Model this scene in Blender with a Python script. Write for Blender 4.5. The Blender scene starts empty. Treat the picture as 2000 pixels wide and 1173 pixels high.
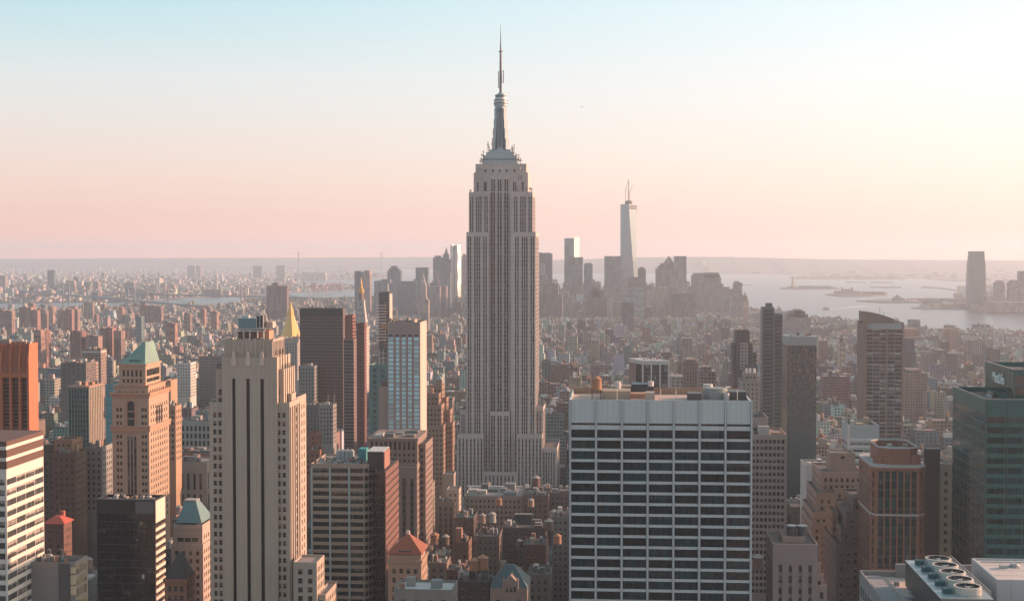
import bpy, math, random
from mathutils import Vector
S = bpy.context.scene
C = S.collection
R = math.radians
# ------------------------------------------------------------------ camera
F, H = 2778.0, 235.0                       # focal length in photograph pixels, eye height
YAW = math.atan((1210 - 1000) / F)         # the street grid runs along +Y; the camera is turned a little off it
PITCH = math.atan(88.5 / F)
cd = bpy.data.cameras.new('camera'); cam = bpy.data.objects.new('camera', cd); C.objects.link(cam); S.camera = cam
cd.sensor_width = 36; cd.lens = F * 36 / 2000; cd.clip_start = 1; cd.clip_end = 120000
cam.location = (0, 0, H); cam.rotation_euler = (math.pi / 2 - PITCH, 0, YAW)
# ------------------------------------------------------------------ sky, sun, exposure
SA, SE = 70, 15                            # sun: compass angle from +Y towards +X, elevation
W = bpy.data.worlds.new('World'); S.world = W; W.use_nodes = True
nt = W.node_tree; N = nt.nodes; L = nt.links; N.clear()
out = N.new('ShaderNodeOutputWorld')
sky = N.new('ShaderNodeTexSky'); sky.sky_type = 'NISHITA'; sky.sun_disc = False
sky.sun_elevation = R(SE); sky.sun_rotation = R(SA); sky.dust_density = 3; sky.ozone_density = 2
b1 = N.new('ShaderNodeBackground'); L.new(sky.outputs[0], b1.inputs[0]); b1.inputs[1].default_value = .05
tc = N.new('ShaderNodeTexCoord'); sx = N.new('ShaderNodeSeparateXYZ'); L.new(tc.outputs['Generated'], sx.inputs[0])
def ramp(stops):
    r = N.new('ShaderNodeValToRGB'); e = r.color_ramp.elements
    for i, (p, c) in enumerate(stops):
        k = e[i] if i < 2 else e.new(p)
        k.position = p; k.color = (*c, 1)
    return r
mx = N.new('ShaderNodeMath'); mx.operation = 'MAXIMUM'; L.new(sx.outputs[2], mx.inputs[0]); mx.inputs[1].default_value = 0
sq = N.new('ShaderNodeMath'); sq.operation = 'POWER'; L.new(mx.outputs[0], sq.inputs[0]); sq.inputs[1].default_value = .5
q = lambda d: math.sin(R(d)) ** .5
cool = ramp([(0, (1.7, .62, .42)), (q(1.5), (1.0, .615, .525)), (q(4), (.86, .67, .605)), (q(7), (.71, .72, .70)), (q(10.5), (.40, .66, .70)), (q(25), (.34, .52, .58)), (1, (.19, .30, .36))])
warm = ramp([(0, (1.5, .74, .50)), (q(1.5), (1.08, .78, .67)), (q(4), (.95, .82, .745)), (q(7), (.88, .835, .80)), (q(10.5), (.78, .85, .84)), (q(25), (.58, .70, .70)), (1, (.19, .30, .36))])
dt = N.new('ShaderNodeVectorMath'); dt.operation = 'DOT_PRODUCT'; L.new(tc.outputs['Generated'], dt.inputs[0])
dt.inputs[1].default_value = (math.sin(R(62)), math.cos(R(62)), 0)
mr = N.new('ShaderNodeMapRange'); mr.interpolation_type = 'SMOOTHSTEP'; L.new(dt.outputs['Value'], mr.inputs[0])
mr.inputs[1].default_value = math.cos(R(90)); mr.inputs[2].default_value = math.cos(R(36))
L.new(sq.outputs[0], cool.inputs[0]); L.new(sq.outputs[0], warm.inputs[0])
mc = N.new('ShaderNodeMix'); mc.data_type = 'RGBA'; L.new(mr.outputs[0], mc.inputs[0]); L.new(cool.outputs[0], mc.inputs[6]); L.new(warm.outputs[0], mc.inputs[7])
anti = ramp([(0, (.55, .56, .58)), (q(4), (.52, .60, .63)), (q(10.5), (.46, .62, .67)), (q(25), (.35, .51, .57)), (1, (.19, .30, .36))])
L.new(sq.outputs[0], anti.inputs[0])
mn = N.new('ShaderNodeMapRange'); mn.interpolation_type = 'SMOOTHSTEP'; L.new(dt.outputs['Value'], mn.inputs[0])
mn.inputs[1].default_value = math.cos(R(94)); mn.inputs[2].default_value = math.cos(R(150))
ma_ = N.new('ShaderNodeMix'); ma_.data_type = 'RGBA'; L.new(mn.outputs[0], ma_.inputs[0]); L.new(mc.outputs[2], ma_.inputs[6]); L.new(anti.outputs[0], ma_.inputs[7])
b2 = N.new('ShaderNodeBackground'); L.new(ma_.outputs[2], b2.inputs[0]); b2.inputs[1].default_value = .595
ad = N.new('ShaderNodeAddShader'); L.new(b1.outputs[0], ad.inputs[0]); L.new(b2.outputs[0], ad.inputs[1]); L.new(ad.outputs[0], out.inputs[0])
sun = bpy.data.lights.new('sun', 'SUN'); so = bpy.data.objects.new('sun', sun); C.objects.link(so)
sun.energy = 5; sun.angle = R(.5); sun.color = (1, .58, .39)
SD = Vector((math.sin(R(SA)) * math.cos(R(SE)), math.cos(R(SA)) * math.cos(R(SE)), math.sin(R(SE))))
so.rotation_euler = (-SD).to_track_quat('-Z', 'Y').to_euler()
S.view_settings.view_transform = 'Standard'; S.view_settings.look = 'None'; S.view_settings.exposure = .62; S.view_settings.gamma = 1
S.cycles.volume_bounces = 3; S.cycles.use_denoising = True; S.cycles.max_bounces = 6; S.cycles.diffuse_bounces = 3
# ------------------------------------------------------------------ sight lines
FW = Vector((-math.sin(YAW) * math.cos(PITCH), math.cos(YAW) * math.cos(PITCH), -math.sin(PITCH)))
RT = Vector((math.cos(YAW), math.sin(YAW), 0)); UP = RT.cross(FW)
def ray(px, py): return FW + RT * ((px - 1000) / F) - UP * ((py - 586.5) / F)
def at(px, py, Y):
    d = ray(px, py); t = Y / d.y
    return Vector((d.x * t, Y, H + d.z * t))
def XP(px, Y): return at(px, 700, Y).x
def ZP(px, py, Y): return at(px, py, Y).z
def gnd(px, py, z=0):
    d = ray(px, py); t = (z - H) / d.z
    return Vector((d.x * t, d.y * t, z))
def proj(p):
    v = Vector(p) - Vector((0, 0, H)); z = max(v.dot(FW), .01)
    return 1000 + F * v.dot(RT) / z, 586.5 - F * v.dot(UP) / z
# ------------------------------------------------------------------ materials
MATS = {}
class G:                                    # a small node-tree writer
    def __init__(s, name):
        s.m = bpy.data.materials.new(name); s.m.use_nodes = True; s.t = s.m.node_tree
        s.p = s.t.nodes['Principled BSDF']
    def n(s, kind, **kw):
        x = s.t.nodes.new('ShaderNode' + kind)
        for k, v in kw.items(): setattr(x, k, v)
        return x
    def put(s, v, sock):
        if isinstance(v, bpy.types.NodeSocket): s.t.links.new(v, sock)
        elif v is not None: sock.default_value = v
    def ma(s, op, a, b=None, c=None):
        x = s.n('Math', operation=op)
        for i, v in enumerate((a, b, c)): s.put(v, x.inputs[i])
        return x.outputs[0]
    def mix(s, f, a, b, bt='MIX'):
        x = s.n('Mix', data_type='RGBA', blend_type=bt)
        s.put(f, x.inputs[0]); s.put((*a, 1) if isinstance(a, tuple) else a, x.inputs[6]); s.put((*b, 1) if isinstance(b, tuple) else b, x.inputs[7])
        return x.outputs[2]
    def noise(s, vec, scale, detail=3):
        x = s.n('TexNoise'); s.put(vec, x.inputs['Vector']); x.inputs['Scale'].default_value = scale; x.inputs['Detail'].default_value = detail
        return x.outputs[0]
    def stain(s, var):                      # weathering: broad patches and streaks that run down the wall
        g = s.n('NewGeometry').outputs['Position']
        mp = s.n('Mapping'); s.put(g, mp.inputs[0]); mp.inputs['Scale'].default_value = (.5, .5, .03)
        a = s.noise(g, .06); b = s.noise(mp.outputs[0], 1, 4); c = s.noise(g, 1.3, 2)
        t = s.ma('ADD', s.ma('ADD', s.ma('MULTIPLY', a, .5), s.ma('MULTIPLY', b, .35)), s.ma('MULTIPLY', c, .3))
        return s.ma('ADD', s.ma('MULTIPLY', s.ma('SUBTRACT', t, .575), var * 3.2), 1)
def wall(rgb, var=.2, rough=.85, metal=0, course=0, seam=0):
    key = ('wall', rgb, var, rough, metal, course, seam)
    if key in MATS: return MATS[key]
    g = G('wall_surface')
    f = g.stain(var)
    pz = g.n('SeparateXYZ'); g.put(g.n('NewGeometry').outputs['Position'], pz.inputs[0])
    if course:                              # joints between courses of stone or panels
        j = g.ma('LESS_THAN', g.ma('FRACT', g.ma('DIVIDE', pz.outputs[2], course)), .12)
        f = g.ma('MULTIPLY', f, g.ma('SUBTRACT', 1, g.ma('MULTIPLY', j, .13)))
    if seam:
        j = g.ma('LESS_THAN', g.ma('FRACT', g.ma('DIVIDE', g.ma('ADD', pz.outputs[0], pz.outputs[1]), seam)), .12)
        f = g.ma('MULTIPLY', f, g.ma('SUBTRACT', 1, g.ma('MULTIPLY', j, .13)))
    v = g.n('VectorMath', operation='SCALE'); v.inputs[0].default_value = rgb; g.put(f, v.inputs['Scale'])
    g.put(v.outputs[0], g.p.inputs['Base Color'])
    g.p.inputs['Roughness'].default_value = rough; g.p.inputs['Metallic'].default_value = metal
    MATS[key] = g.m
    return g.m
def glass(rgb, blind=None, frame=None, rough=.12, amt=.6, fw=.09, rail=True, mull=0, var=.7, spec=.5, metal=0):
    key = ('glass', rgb, blind, frame, rough, amt, fw, rail, mull, var, spec)
    if key in MATS: return MATS[key]
    g = G('window_glass')
    uv = g.n('SeparateXYZ'); g.put(g.n('UVMap').outputs[0], uv.inputs[0]); u, v = uv.outputs[0], uv.outputs[1]
    r = g.ma('FRACT', g.ma('ADD', g.n('ObjectInfo').outputs['Random'], g.ma('MULTIPLY', g.n('NewGeometry').outputs['Random Per Island'], 7.13)))
    r2 = g.ma('FRACT', g.ma('MULTIPLY', r, 37.7)); r3 = g.ma('FRACT', g.ma('MULTIPLY', r, 91.3))
    sc = g.n('VectorMath', operation='SCALE'); sc.inputs[0].default_value = rgb
    g.put(g.ma('ADD', 1 - var / 2, g.ma('MULTIPLY', r, var)), sc.inputs['Scale'])
    col = sc.outputs[0]; rg = rough; mk = 0
    if blind:
        b = g.ma('MULTIPLY', g.ma('LESS_THAN', r2, amt), g.ma('GREATER_THAN', v, g.ma('ADD', .15, g.ma('MULTIPLY', r3, .9))))
        bc = g.n('VectorMath', operation='SCALE'); bc.inputs[0].default_value = blind; g.put(g.ma('ADD', .5, g.ma('MULTIPLY', r3, .7)), bc.inputs['Scale'])
        col = g.mix(b, col, bc.outputs[0])
    if mull:
        fu = g.ma('FRACT', g.ma('MULTIPLY', u, mull)); k = g.ma('LESS_THAN', fu, .1)
        w = g.n('TexWhiteNoise', noise_dimensions='2D'); cb = g.n('CombineXYZ'); g.put(g.ma('FLOOR', g.ma('MULTIPLY', u, mull)), cb.inputs[0]); g.put(r, cb.inputs[1]); g.put(cb.outputs[0], w.inputs[0])
        s2 = g.n('VectorMath', operation='SCALE'); g.put(col, s2.inputs[0]); g.put(g.ma('ADD', .55, g.ma('MULTIPLY', w.outputs[0], .9)), s2.inputs['Scale'])
        col = g.mix(g.ma('MULTIPLY', k, .6), s2.outputs[0], frame or (.03, .03, .03))
    elif frame:
        e = g.ma('MINIMUM', g.ma('MINIMUM', u, g.ma('SUBTRACT', 1, u)), g.ma('MINIMUM', v, g.ma('SUBTRACT', 1, v)))
        k = g.ma('LESS_THAN', e, fw)
        if rail: k = g.ma('MAXIMUM', k, g.ma('LESS_THAN', g.ma('ABSOLUTE', g.ma('SUBTRACT', v, .5)), fw * .5))
        col = g.mix(k, col, frame)
    g.put(col, g.p.inputs['Base Color']); g.put(rg, g.p.inputs['Roughness']); g.p.inputs['IOR'].default_value = 1.3 + spec * .4
    g.p.inputs['Metallic'].default_value = metal
    MATS[key] = g.m
    return g.m
def stripmat(fh, frac, glassc, span, edge, key):
    if key in MATS: return MATS[key]
    g = G('window_strip')
    uv = g.n('SeparateXYZ'); g.put(g.n('UVMap').outputs[0], uv.inputs[0])
    pz = g.n('SeparateXYZ'); g.put(g.n('NewGeometry').outputs['Position'], pz.inputs[0])
    zf = g.ma('DIVIDE', pz.outputs[2], fh); f = g.ma('FRACT', zf)
    w = g.n('TexWhiteNoise', noise_dimensions='3D'); cb = g.n('CombineXYZ')
    g.put(g.ma('FLOOR', zf), cb.inputs[0]); g.put(g.ma('FLOOR', g.ma('MULTIPLY', pz.outputs[0], .4)), cb.inputs[1]); g.put(g.ma('FLOOR', g.ma('MULTIPLY', pz.outputs[1], .4)), cb.inputs[2]); g.put(cb.outputs[0], w.inputs[0])
    is_g = g.ma('LESS_THAN', f, frac)
    lit = g.ma('POWER', w.outputs[0], 5)
    gc = g.mix(lit, glassc, tuple(min(.5, c * 5 + .12) for c in glassc))
    col = g.mix(is_g, span, gc)
    e = g.ma('LESS_THAN', g.ma('MINIMUM', uv.outputs[0], g.ma('SUBTRACT', 1, uv.outputs[0])), .11)
    col = g.mix(e, col, edge)
    g.put(col, g.p.inputs['Base Color']); g.put(g.ma('SUBTRACT', .7, g.ma('MULTIPLY', is_g, .5)), g.p.inputs['Roughness'])
    MATS[key] = g.m
    return g.m
def citymat(far=False):                              # walls of the many ordinary buildings: own tint, rows of windows
    g = G('city_masonry')
    at_ = g.n('Attribute', attribute_name='tint'); s = at_.outputs['Alpha']
    gm = g.n('NewGeometry'); ps = g.n('SeparateXYZ'); g.put(gm.outputs['Position'], ps.inputs[0]); ns = g.n('SeparateXYZ'); g.put(gm.outputs['Normal'], ns.inputs[0])
    ax = g.ma('GREATER_THAN', g.ma('ABSOLUTE', ns.outputs[0]), .6)
    u = g.ma('ADD', g.ma('MULTIPLY', ax, ps.outputs[1]), g.ma('MULTIPLY', g.ma('SUBTRACT', 1, ax), ps.outputs[0]))
    uu = g.ma('ADD', g.ma('DIVIDE', u, g.ma('ADD', 2.3, g.ma('MULTIPLY', s, 2.6))), g.ma('MULTIPLY', s, 17))
    zz = g.ma('DIVIDE', ps.outputs[2], g.ma('ADD', 3.2, g.ma('MULTIPLY', s, .7)))
    fu, fz = g.ma('FRACT', uu), g.ma('FRACT', zz)
    wd = g.ma('ADD', .62, g.ma('MULTIPLY', .3, g.ma('FRACT', g.ma('MULTIPLY', s, 7))))
    win = g.ma('MULTIPLY', g.ma('MULTIPLY', g.ma('GREATER_THAN', fu, .25), g.ma('LESS_THAN', fu, wd)), g.ma('MULTIPLY', g.ma('GREATER_THAN', fz, .28), g.ma('LESS_THAN', fz, .78)))
    win = g.ma('MULTIPLY', win, g.ma('MULTIPLY', g.ma('LESS_THAN', g.ma('ABSOLUTE', ns.outputs[2]), .3), g.ma('LESS_THAN', s, .95)))
    wn = g.n('TexWhiteNoise', noise_dimensions='3D'); cb = g.n('CombineXYZ'); g.put(g.ma('FLOOR', uu), cb.inputs[0]); g.put(g.ma('FLOOR', zz), cb.inputs[1]); g.put(ax, cb.inputs[2]); g.put(cb.outputs[0], wn.inputs[0])
    gl = g.mix(g.ma('POWER', wn.outputs[0], 3), (.012, .016, .02), (.16, .15, .14))
    f = g.stain(.25)
    if far:
        w2 = g.n('TexWhiteNoise', noise_dimensions='3D'); c2 = g.n('CombineXYZ'); g.put(g.ma('FLOOR', g.ma('DIVIDE', u, g.ma('ADD', 6, g.ma('MULTIPLY', s, 7)))), c2.inputs[0]); g.put(g.ma('FLOOR', g.ma('DIVIDE', ps.outputs[2], g.ma('ADD', 5, g.ma('MULTIPLY', g.ma('FRACT', g.ma('MULTIPLY', s, 5)), 40)))), c2.inputs[1]); g.put(ax, c2.inputs[2]); g.put(c2.outputs[0], w2.inputs[0])
        f = g.ma('MULTIPLY', f, g.ma('ADD', .62, g.ma('MULTIPLY', w2.outputs[0], .76)))
    sc = g.n('VectorMath', operation='SCALE'); g.put(at_.outputs['Color'], sc.inputs[0]); g.put(f, sc.inputs['Scale'])
    g.put(g.mix(win, sc.outputs[0], gl), g.p.inputs['Base Color'])
    g.put(g.ma('SUBTRACT', .85, g.ma('MULTIPLY', win, .6)), g.p.inputs['Roughness'])
    return g.m
CITY = citymat(); CITYF = citymat(True)
def plain(rgb, rough=.7, metal=0): return wall(rgb, .12, rough, metal)
# ------------------------------------------------------------------ meshes
class MB:
    def __init__(s): s.v = []; s.f = []; s.m = []; s.t = []; s.uv = False
    def face(s, pts, m, t=None):
        k = len(s.v); s.v += [tuple(p) for p in pts]; s.f.append(tuple(range(k, k + len(pts)))); s.m.append(m); s.t.append(t)
    def box(s, x0, y0, z0, x1, y1, z1, m, t=None, tt=None, skip=''):
        k = len(s.v); s.v += [(x, y, z) for z in (z0, z1) for y in (y0, y1) for x in (x0, x1)]
        for c, f in zip('bnswet', ((0, 2, 3, 1), (0, 1, 5, 4), (2, 6, 7, 3), (1, 3, 7, 5), (0, 4, 6, 2), (4, 5, 7, 6))):
            if c not in skip:
                s.f.append(tuple(k + i for i in f)); s.m.append(m); s.t.append(tt if (tt and c == 't') else t)
    def loft(s, a, za, b, zb, m, t=None, cap=True, bot=False):
        n = len(a); k = len(s.v); s.v += [(p[0], p[1], za) for p in a] + [(p[0], p[1], zb) for p in b]
        for i in range(n):
            j = (i + 1) % n; s.f.append((k + i, k + j, k + n + j, k + n + i)); s.m.append(m); s.t.append(t)
        if cap: s.f.append(tuple(k + n + i for i in range(n))); s.m.append(m); s.t.append(t)
        if bot: s.f.append(tuple(k + i for i in reversed(range(n)))); s.m.append(m); s.t.append(t)
    def cyl(s, x, y, z0, z1, r0, r1, m, n=12, t=None, cap=True):
        c = lambda r: [(x + r * math.cos(2 * math.pi * i / n), y + r * math.sin(2 * math.pi * i / n)) for i in range(n)]
        s.loft(c(r0), z0, c(max(r1, .001)), z1, m, t, cap)
    def beam(s, p, q_, r, m, r2=None):
        p, q_ = Vector(p), Vector(q_); d = (q_ - p).normalized(); a = d.orthogonal().normalized(); b = d.cross(a); r2 = r if r2 is None else r2
        k = len(s.v)
        for c, rr in ((p, r), (q_, r2)):
            for i in range(4):
                th = math.pi / 4 + i * math.pi / 2; s.v.append(tuple(c + a * rr * math.cos(th) + b * rr * math.sin(th)))
        for i in range(4):
            j = (i + 1) % 4; s.f.append((k + i, k + j, k + 4 + j, k + 4 + i)); s.m.append(m); s.t.append(None)
        for f in ((k + 3, k + 2, k + 1, k), (k + 4, k + 5, k + 6, k + 7)): s.f.append(f); s.m.append(m); s.t.append(None)
    def build(s, name, parent=None, loc=None, smooth=False):
        if not s.f: return None
        o0 = Vector(loc) if loc is not None else (parent['_o'] if parent is not None else Vector((0, 0, 0)))
        if parent is not None: o0 = Vector(parent['_o'])
        me = bpy.data.meshes.new(name)
        me.from_pydata([(a - o0[0], b - o0[1], c - o0[2]) for a, b, c in s.v], [], s.f)
        slots = {}
        for m in s.m:
            if m.name not in slots: slots[m.name] = len(slots); me.materials.append(m)
        me.polygons.foreach_set('material_index', [slots[m.name] for m in s.m])
        if any(t is not None for t in s.t):
            a = me.attributes.new('tint', 'FLOAT_COLOR', 'FACE'); fl = []
            for t in s.t: fl += t if t else (.3, .3, .3, 1)
            a.data.foreach_set('color', fl)
        if s.uv:
            l = me.uv_layers.new(); l.data.foreach_set('uv', [0, 0, 1, 0, 1, 1, 0, 1] * len(s.f))
        if smooth: me.shade_smooth()
        o = bpy.data.objects.new(name, me); C.objects.link(o)
        if parent is not None: o.parent = parent
        else: o.location = o0
        return o
def tag(o, label, cat, group=None, kind=None):
    if label: o['label'] = label
    if cat: o['category'] = cat
    if group: o['group'] = group
    if kind: o['kind'] = kind
    return o
def thing(name, label, cat, loc, group=None):
    o = bpy.data.objects.new(name, None); C.objects.link(o); o.location = loc; o.empty_display_size = .1
    o['_o'] = tuple(loc)
    return tag(o, label, cat, group)
HERO = []                                   # (left, right, depth, visible bottom, footprint, pixel anchor, short name)
PANES = {}
def sp(p, w, fh, wh, ms=1., mt=1.5, mb=0, d=.35, g=None, strip=False, sm=None, cols=None, full=False, rows=None, name='window', sill=.5):
    return dict(p=p, w=w, fh=fh, wh=wh, ms=ms, mt=mt, mb=mb, d=d, g=g, strip=strip, sm=sm, cols=cols, full=full, rows=rows, name=name, sill=sill)
class Bld:
    """One building: walls with real openings, recessed panes, roofs with parapets and whatever stands on them."""
    def __init__(s, name, label, cat, short=None, group=None, vb=1173, cap=100, minpx=4.):
        s.name, s.label, s.cat, s.short, s.group, s.vb, s.cap, s.minpx = name, label, cat, short, group, vb, cap, minpx
        s.w = MB(); s.r = MB(); s.panes = []; s.x = {}; s.foot = []; s.pp = []; s.rnd = random.Random(name + (label or str(len(HERO) + len(C.objects))))
    def part(s, name, one=False):
        if one: m = MB(); s.x.setdefault('+' + name, []).append(m); return m
        return s.x.setdefault(name, MB())
    def facade(s, p0, p1, z0, z1, wm, f, cutz=0):
        dx, dy = p1[0] - p0[0], p1[1] - p0[1]; Ln = math.hypot(dx, dy); ux, uy = dx / Ln, dy / Ln; nx, ny = uy, -ux
        P = lambda a, z, d=0: (p0[0] + ux * a - nx * d, p0[1] + uy * a - ny * d, z)
        Q = lambda a, b, c, e, m, d=0: s.w.face((P(a, c, d), P(b, c, d), P(b, e, d), P(a, e, d)), m) if b - a > 1e-4 and e - c > 1e-4 else None
        if not f: Q(0, Ln, z0, z1, wm); return
        if f['cols']: cols = [(a, b) for a, b in f['cols'] if a > 0 and b < Ln]
        else:
            n = max(1, round((Ln - 2 * f['ms']) / f['p'])); pt = (Ln - 2 * f['ms']) / n
            if pt <= .2: Q(0, Ln, z0, z1, wm); return
            ww = min(f['w'] if f['w'] > 1 else f['w'] * pt, pt * .97); cols = [(f['ms'] + pt * (i + .5) - ww / 2, f['ms'] + pt * (i + .5) + ww / 2) for i in range(n)]
        zt = z1 - f['mt']; zb = max(z0 + f['mb'], cutz)
        if f['rows']: rows = [r for r in f['rows'] if r[0] > z0 and r[1] < z1]
        elif f['full']: rows = [(zb + .5, zt)]
        else:
            rows = []; k = 0
            while True:
                b = zt - f['fh'] * (k + 1) + f['sill']; t = b + f['wh']
                if b < zb: break
                rows.append((b, t)); k += 1
            rows.reverse()
        if not rows or not cols: Q(0, Ln, z0, z1, wm); return
        d = f['d']; a0 = 0; gl = f['g'] if isinstance(f['g'], list) else [f['g']]
        for a, b in cols:
            Q(a0, a, z0, z1, wm); a0 = b
            if f['strip']:
                lo, hi = rows[0][0] - .3, rows[-1][1] + .3
                Q(a, b, z0, lo, wm); Q(a, b, hi, z1, wm)
                s.reveal(P, a, b, lo, hi, d, wm)
                zc = lo
                for r0, r1 in rows: Q(a, b, zc, r0, f['sm'] or wm, d); zc = r1
                Q(a, b, zc, hi, f['sm'] or wm, d)
            else:
                zc = z0
                for r0, r1 in rows: Q(a, b, zc, r0, f['sm'] or wm); zc = r1; s.reveal(P, a, b, r0, r1, d, wm)
                Q(a, b, zc, z1, wm)
            for r0, r1 in rows: s.panes.append((P(a, r0, d), (ux, uy), b - a, r1 - r0, s.rnd.choice(gl), f['name']))
        Q(a0, Ln, z0, z1, wm)
    def reveal(s, P, a, b, z0, z1, d, m):
        s.w.face((P(a, z0), P(a, z0, d), P(a, z1, d), P(a, z1)), m); s.w.face((P(b, z0, d), P(b, z0), P(b, z1), P(b, z1, d)), m)
        s.w.face((P(a, z0), P(b, z0), P(b, z0, d), P(a, z0, d)), m); s.w.face((P(a, z1, d), P(b, z1, d), P(b, z1), P(a, z1)), m)
    def poly(s, pts, z0, z1, wm, specs, roof=None, par=1.2, flat=False):
        """pts counter-clockwise from above; specs per edge."""
        n = len(pts); mY = min(p[1] for p in pts)
        for i in range(n):
            f = specs[i] if i < len(specs) else None
            c = ZP(1000, s.vb, pts[i][1]) - 9 if f else 0
            if f and abs(pts[(i + 1) % n][0] - pts[i][0]) < .4 * abs(pts[(i + 1) % n][1] - pts[i][1]): f = dict(f, d=min(f['d'], .07))
            s.facade(pts[i], pts[(i + 1) % n], z0, z1, wm, f, c)
        cx, cy = sum(p[0] for p in pts) / n, sum(p[1] for p in pts) / n; ex = max(math.hypot(p[0] - cx, p[1] - cy) for p in pts)
        k = 1 - .45 / ex * 1.4; ins = [(cx + (p[0] - cx) * k, cy + (p[1] - cy) * k) for p in pts]; rm = roof or ROOF
        rr = s.part('roof', True)
        if par <= 0: rr.face([(*p, z1) for p in pts], rm)
        else:
            for i in range(n):
                j = (i + 1) % n
                s.w.face(((*pts[i], z1), (*pts[j], z1), (*ins[j], z1), (*ins[i], z1)), wm)
                s.w.face(((*ins[j], z1 - par), (*ins[i], z1 - par), (*ins[i], z1), (*ins[j], z1)), wm)
            rr.face([(*p, z1 - par) for p in ins], rm)
        s.foot.append((min(p[0] for p in pts), mY, max(p[0] for p in pts), max(p[1] for p in pts))); s.pp += [proj((*p, z1)) for p in pts]
    def tier(s, xl, xr, yt, Y, D=None, wm=None, N=None, Wf=None, E=None, xs=None, z0=0, roof=None, par=1.2, yb=None):
        X0, X1 = XP(xl, Y), XP(xr, Y); z1 = ZP((xl + xr) / 2, yt, Y)
        if xs is not None: e = xr if xs > xr else xl; D = Y * (abs(1210 - e) / abs(1210 - xs) - 1)
        if yb is not None: z0 = ZP((xl + xr) / 2, yb, Y)
        s.poly([(X0, Y), (X1, Y), (X1, Y + D), (X0, Y + D)], z0, z1, wm, [N, Wf if Wf is not None else N, None, E if E is not None else (Wf if Wf is not None else N)], roof, par)
        s.box = (X0, Y, X1, Y + D, z1)
        return s.box
    def band(s, b, z0, z1, o, m, name='cornice'):
        s.part(name, True).box(b[0] - o, b[1] - o, z0, b[2] + o, b[3] + o, z1, m); return s
    def unit(s, x0, y0, x1, y1, z0, h, m, name='roof_unit'):
        s.part(name, True).box(x0, y0, z0, x1, y1, z0 + h, m)
    def clutter(s, n=6, par=1.2, hmax=4, b=None, mats=None):
        X0, Y0, X1, Y1, z = b or s.box; w, dd = X1 - X0, Y1 - Y0; r = s.rnd; used = []
        for k in range(n * 3):
            a = min(r.uniform(.06, .25) * w, 9); c = min(r.uniform(.12, .3) * dd, 9); x = X0 + 1 + r.random() * max(.1, w - a - 2); y = Y0 + 1 + r.random() * max(.1, dd - c - 2)
            if any(x < u[2] and u[0] < x + a and y < u[3] and u[1] < y + c for u in used): continue
            used.append((x, y, x + a, y + c)); big = len(used) == 1
            s.unit(x, y, x + a, y + c, z - par, par + r.uniform(.5, hmax) * (1 if not big else 1.3), r.choice(mats or UNITS), 'bulkhead' if big else 'roof_unit')
            if len(used) >= n: break
    def done(s):
        xs = [p[0] for p in s.pp]; ys = [p[1] for p in s.pp]
        fx0, fy0, fx1, fy1 = min(f[0] for f in s.foot), min(f[1] for f in s.foot), max(f[2] for f in s.foot), max(f[3] for f in s.foot)
        E = thing(s.name, s.label, s.cat, ((fx0 + fx1) / 2, (fy0 + fy1) / 2, 0), s.group); s.obj = E
        HERO.append((min(xs), max(xs), fy0, s.vb, s.foot, ((min(xs) + max(xs)) / 2, min(ys)), s.short, max(ys)))
        s.w.build('wall', E)
        for k, m in s.x.items():
            if k[0] == '+':
                for i in m: i.build(k[1:], E)
            else: m.build(k, E)
        rk = []
        for o, u, w, h, m, nm in s.panes:
            c = (o[0] + u[0] * w / 2, o[1] + u[1] * w / 2, o[2] + h / 2); px, py = proj(c); k = F / max(1, c[1])
            face = (-c[0]) * u[1] + (-c[1]) * (-u[0]); a = w * h * k * k * abs(face) / math.hypot(c[0], c[1])
            vis = face > 0 and -5 < px < 2005 and -5 < py < min(s.vb, 1178)
            rk.append((not vis, -a if vis else 0, (o, u, w, h, m, nm), a))
        rk.sort(key=lambda t: t[:2]); rest = {}; ob = E['_o']
        for i, (hid, _, (o, u, w, h, m, nm), a) in enumerate(rk):
            if i < s.cap and not hid and a > s.minpx:
                key = (round(w, 2), round(h, 2), round(u[0], 2), round(u[1], 2), m.name, nm)
                if key not in PANES:
                    b = MB(); b.uv = True; b.face(((0, 0, 0), (u[0] * w, u[1] * w, 0), (u[0] * w, u[1] * w, h), (0, 0, h)), m); x = b.build(nm); PANES[key] = x.data
                else: x = bpy.data.objects.new(nm, PANES[key]); C.objects.link(x)
                x.parent = E; x.location = (o[0] - ob[0], o[1] - ob[1], o[2] - ob[2])
            else:
                b = rest.setdefault(nm, MB()); b.uv = True
                b.face((o, (o[0] + u[0] * w, o[1] + u[1] * w, o[2]), (o[0] + u[0] * w, o[1] + u[1] * w, o[2] + h), (o[0], o[1], o[2] + h)), m)
        for nm, b in rest.items(): tag(b.build(nm, E), None, None, None, 'stuff')
        return E
ROOF = wall((.11, .093, .085), .5); ROOFD = wall((.085, .08, .08), .4); ROOFP = wall((.27, .225, .205), .4)
STEEL = plain((.35, .36, .36), .5, .3); DARKM = plain((.05, .055, .06), .5); WHITE = plain((.52, .49, .45), .6); TEAL = plain((.07, .19, .20), .6); BUFF = wall((.36, .27, .20))
UNITS = [plain((.20, .20, .195)), plain((.40, .37, .34)), plain((.14, .13, .125)), BUFF, plain((.28, .15, .10)), plain((.17, .12, .10)), plain((.26, .23, .21)), plain((.10, .12, .12))]
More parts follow.
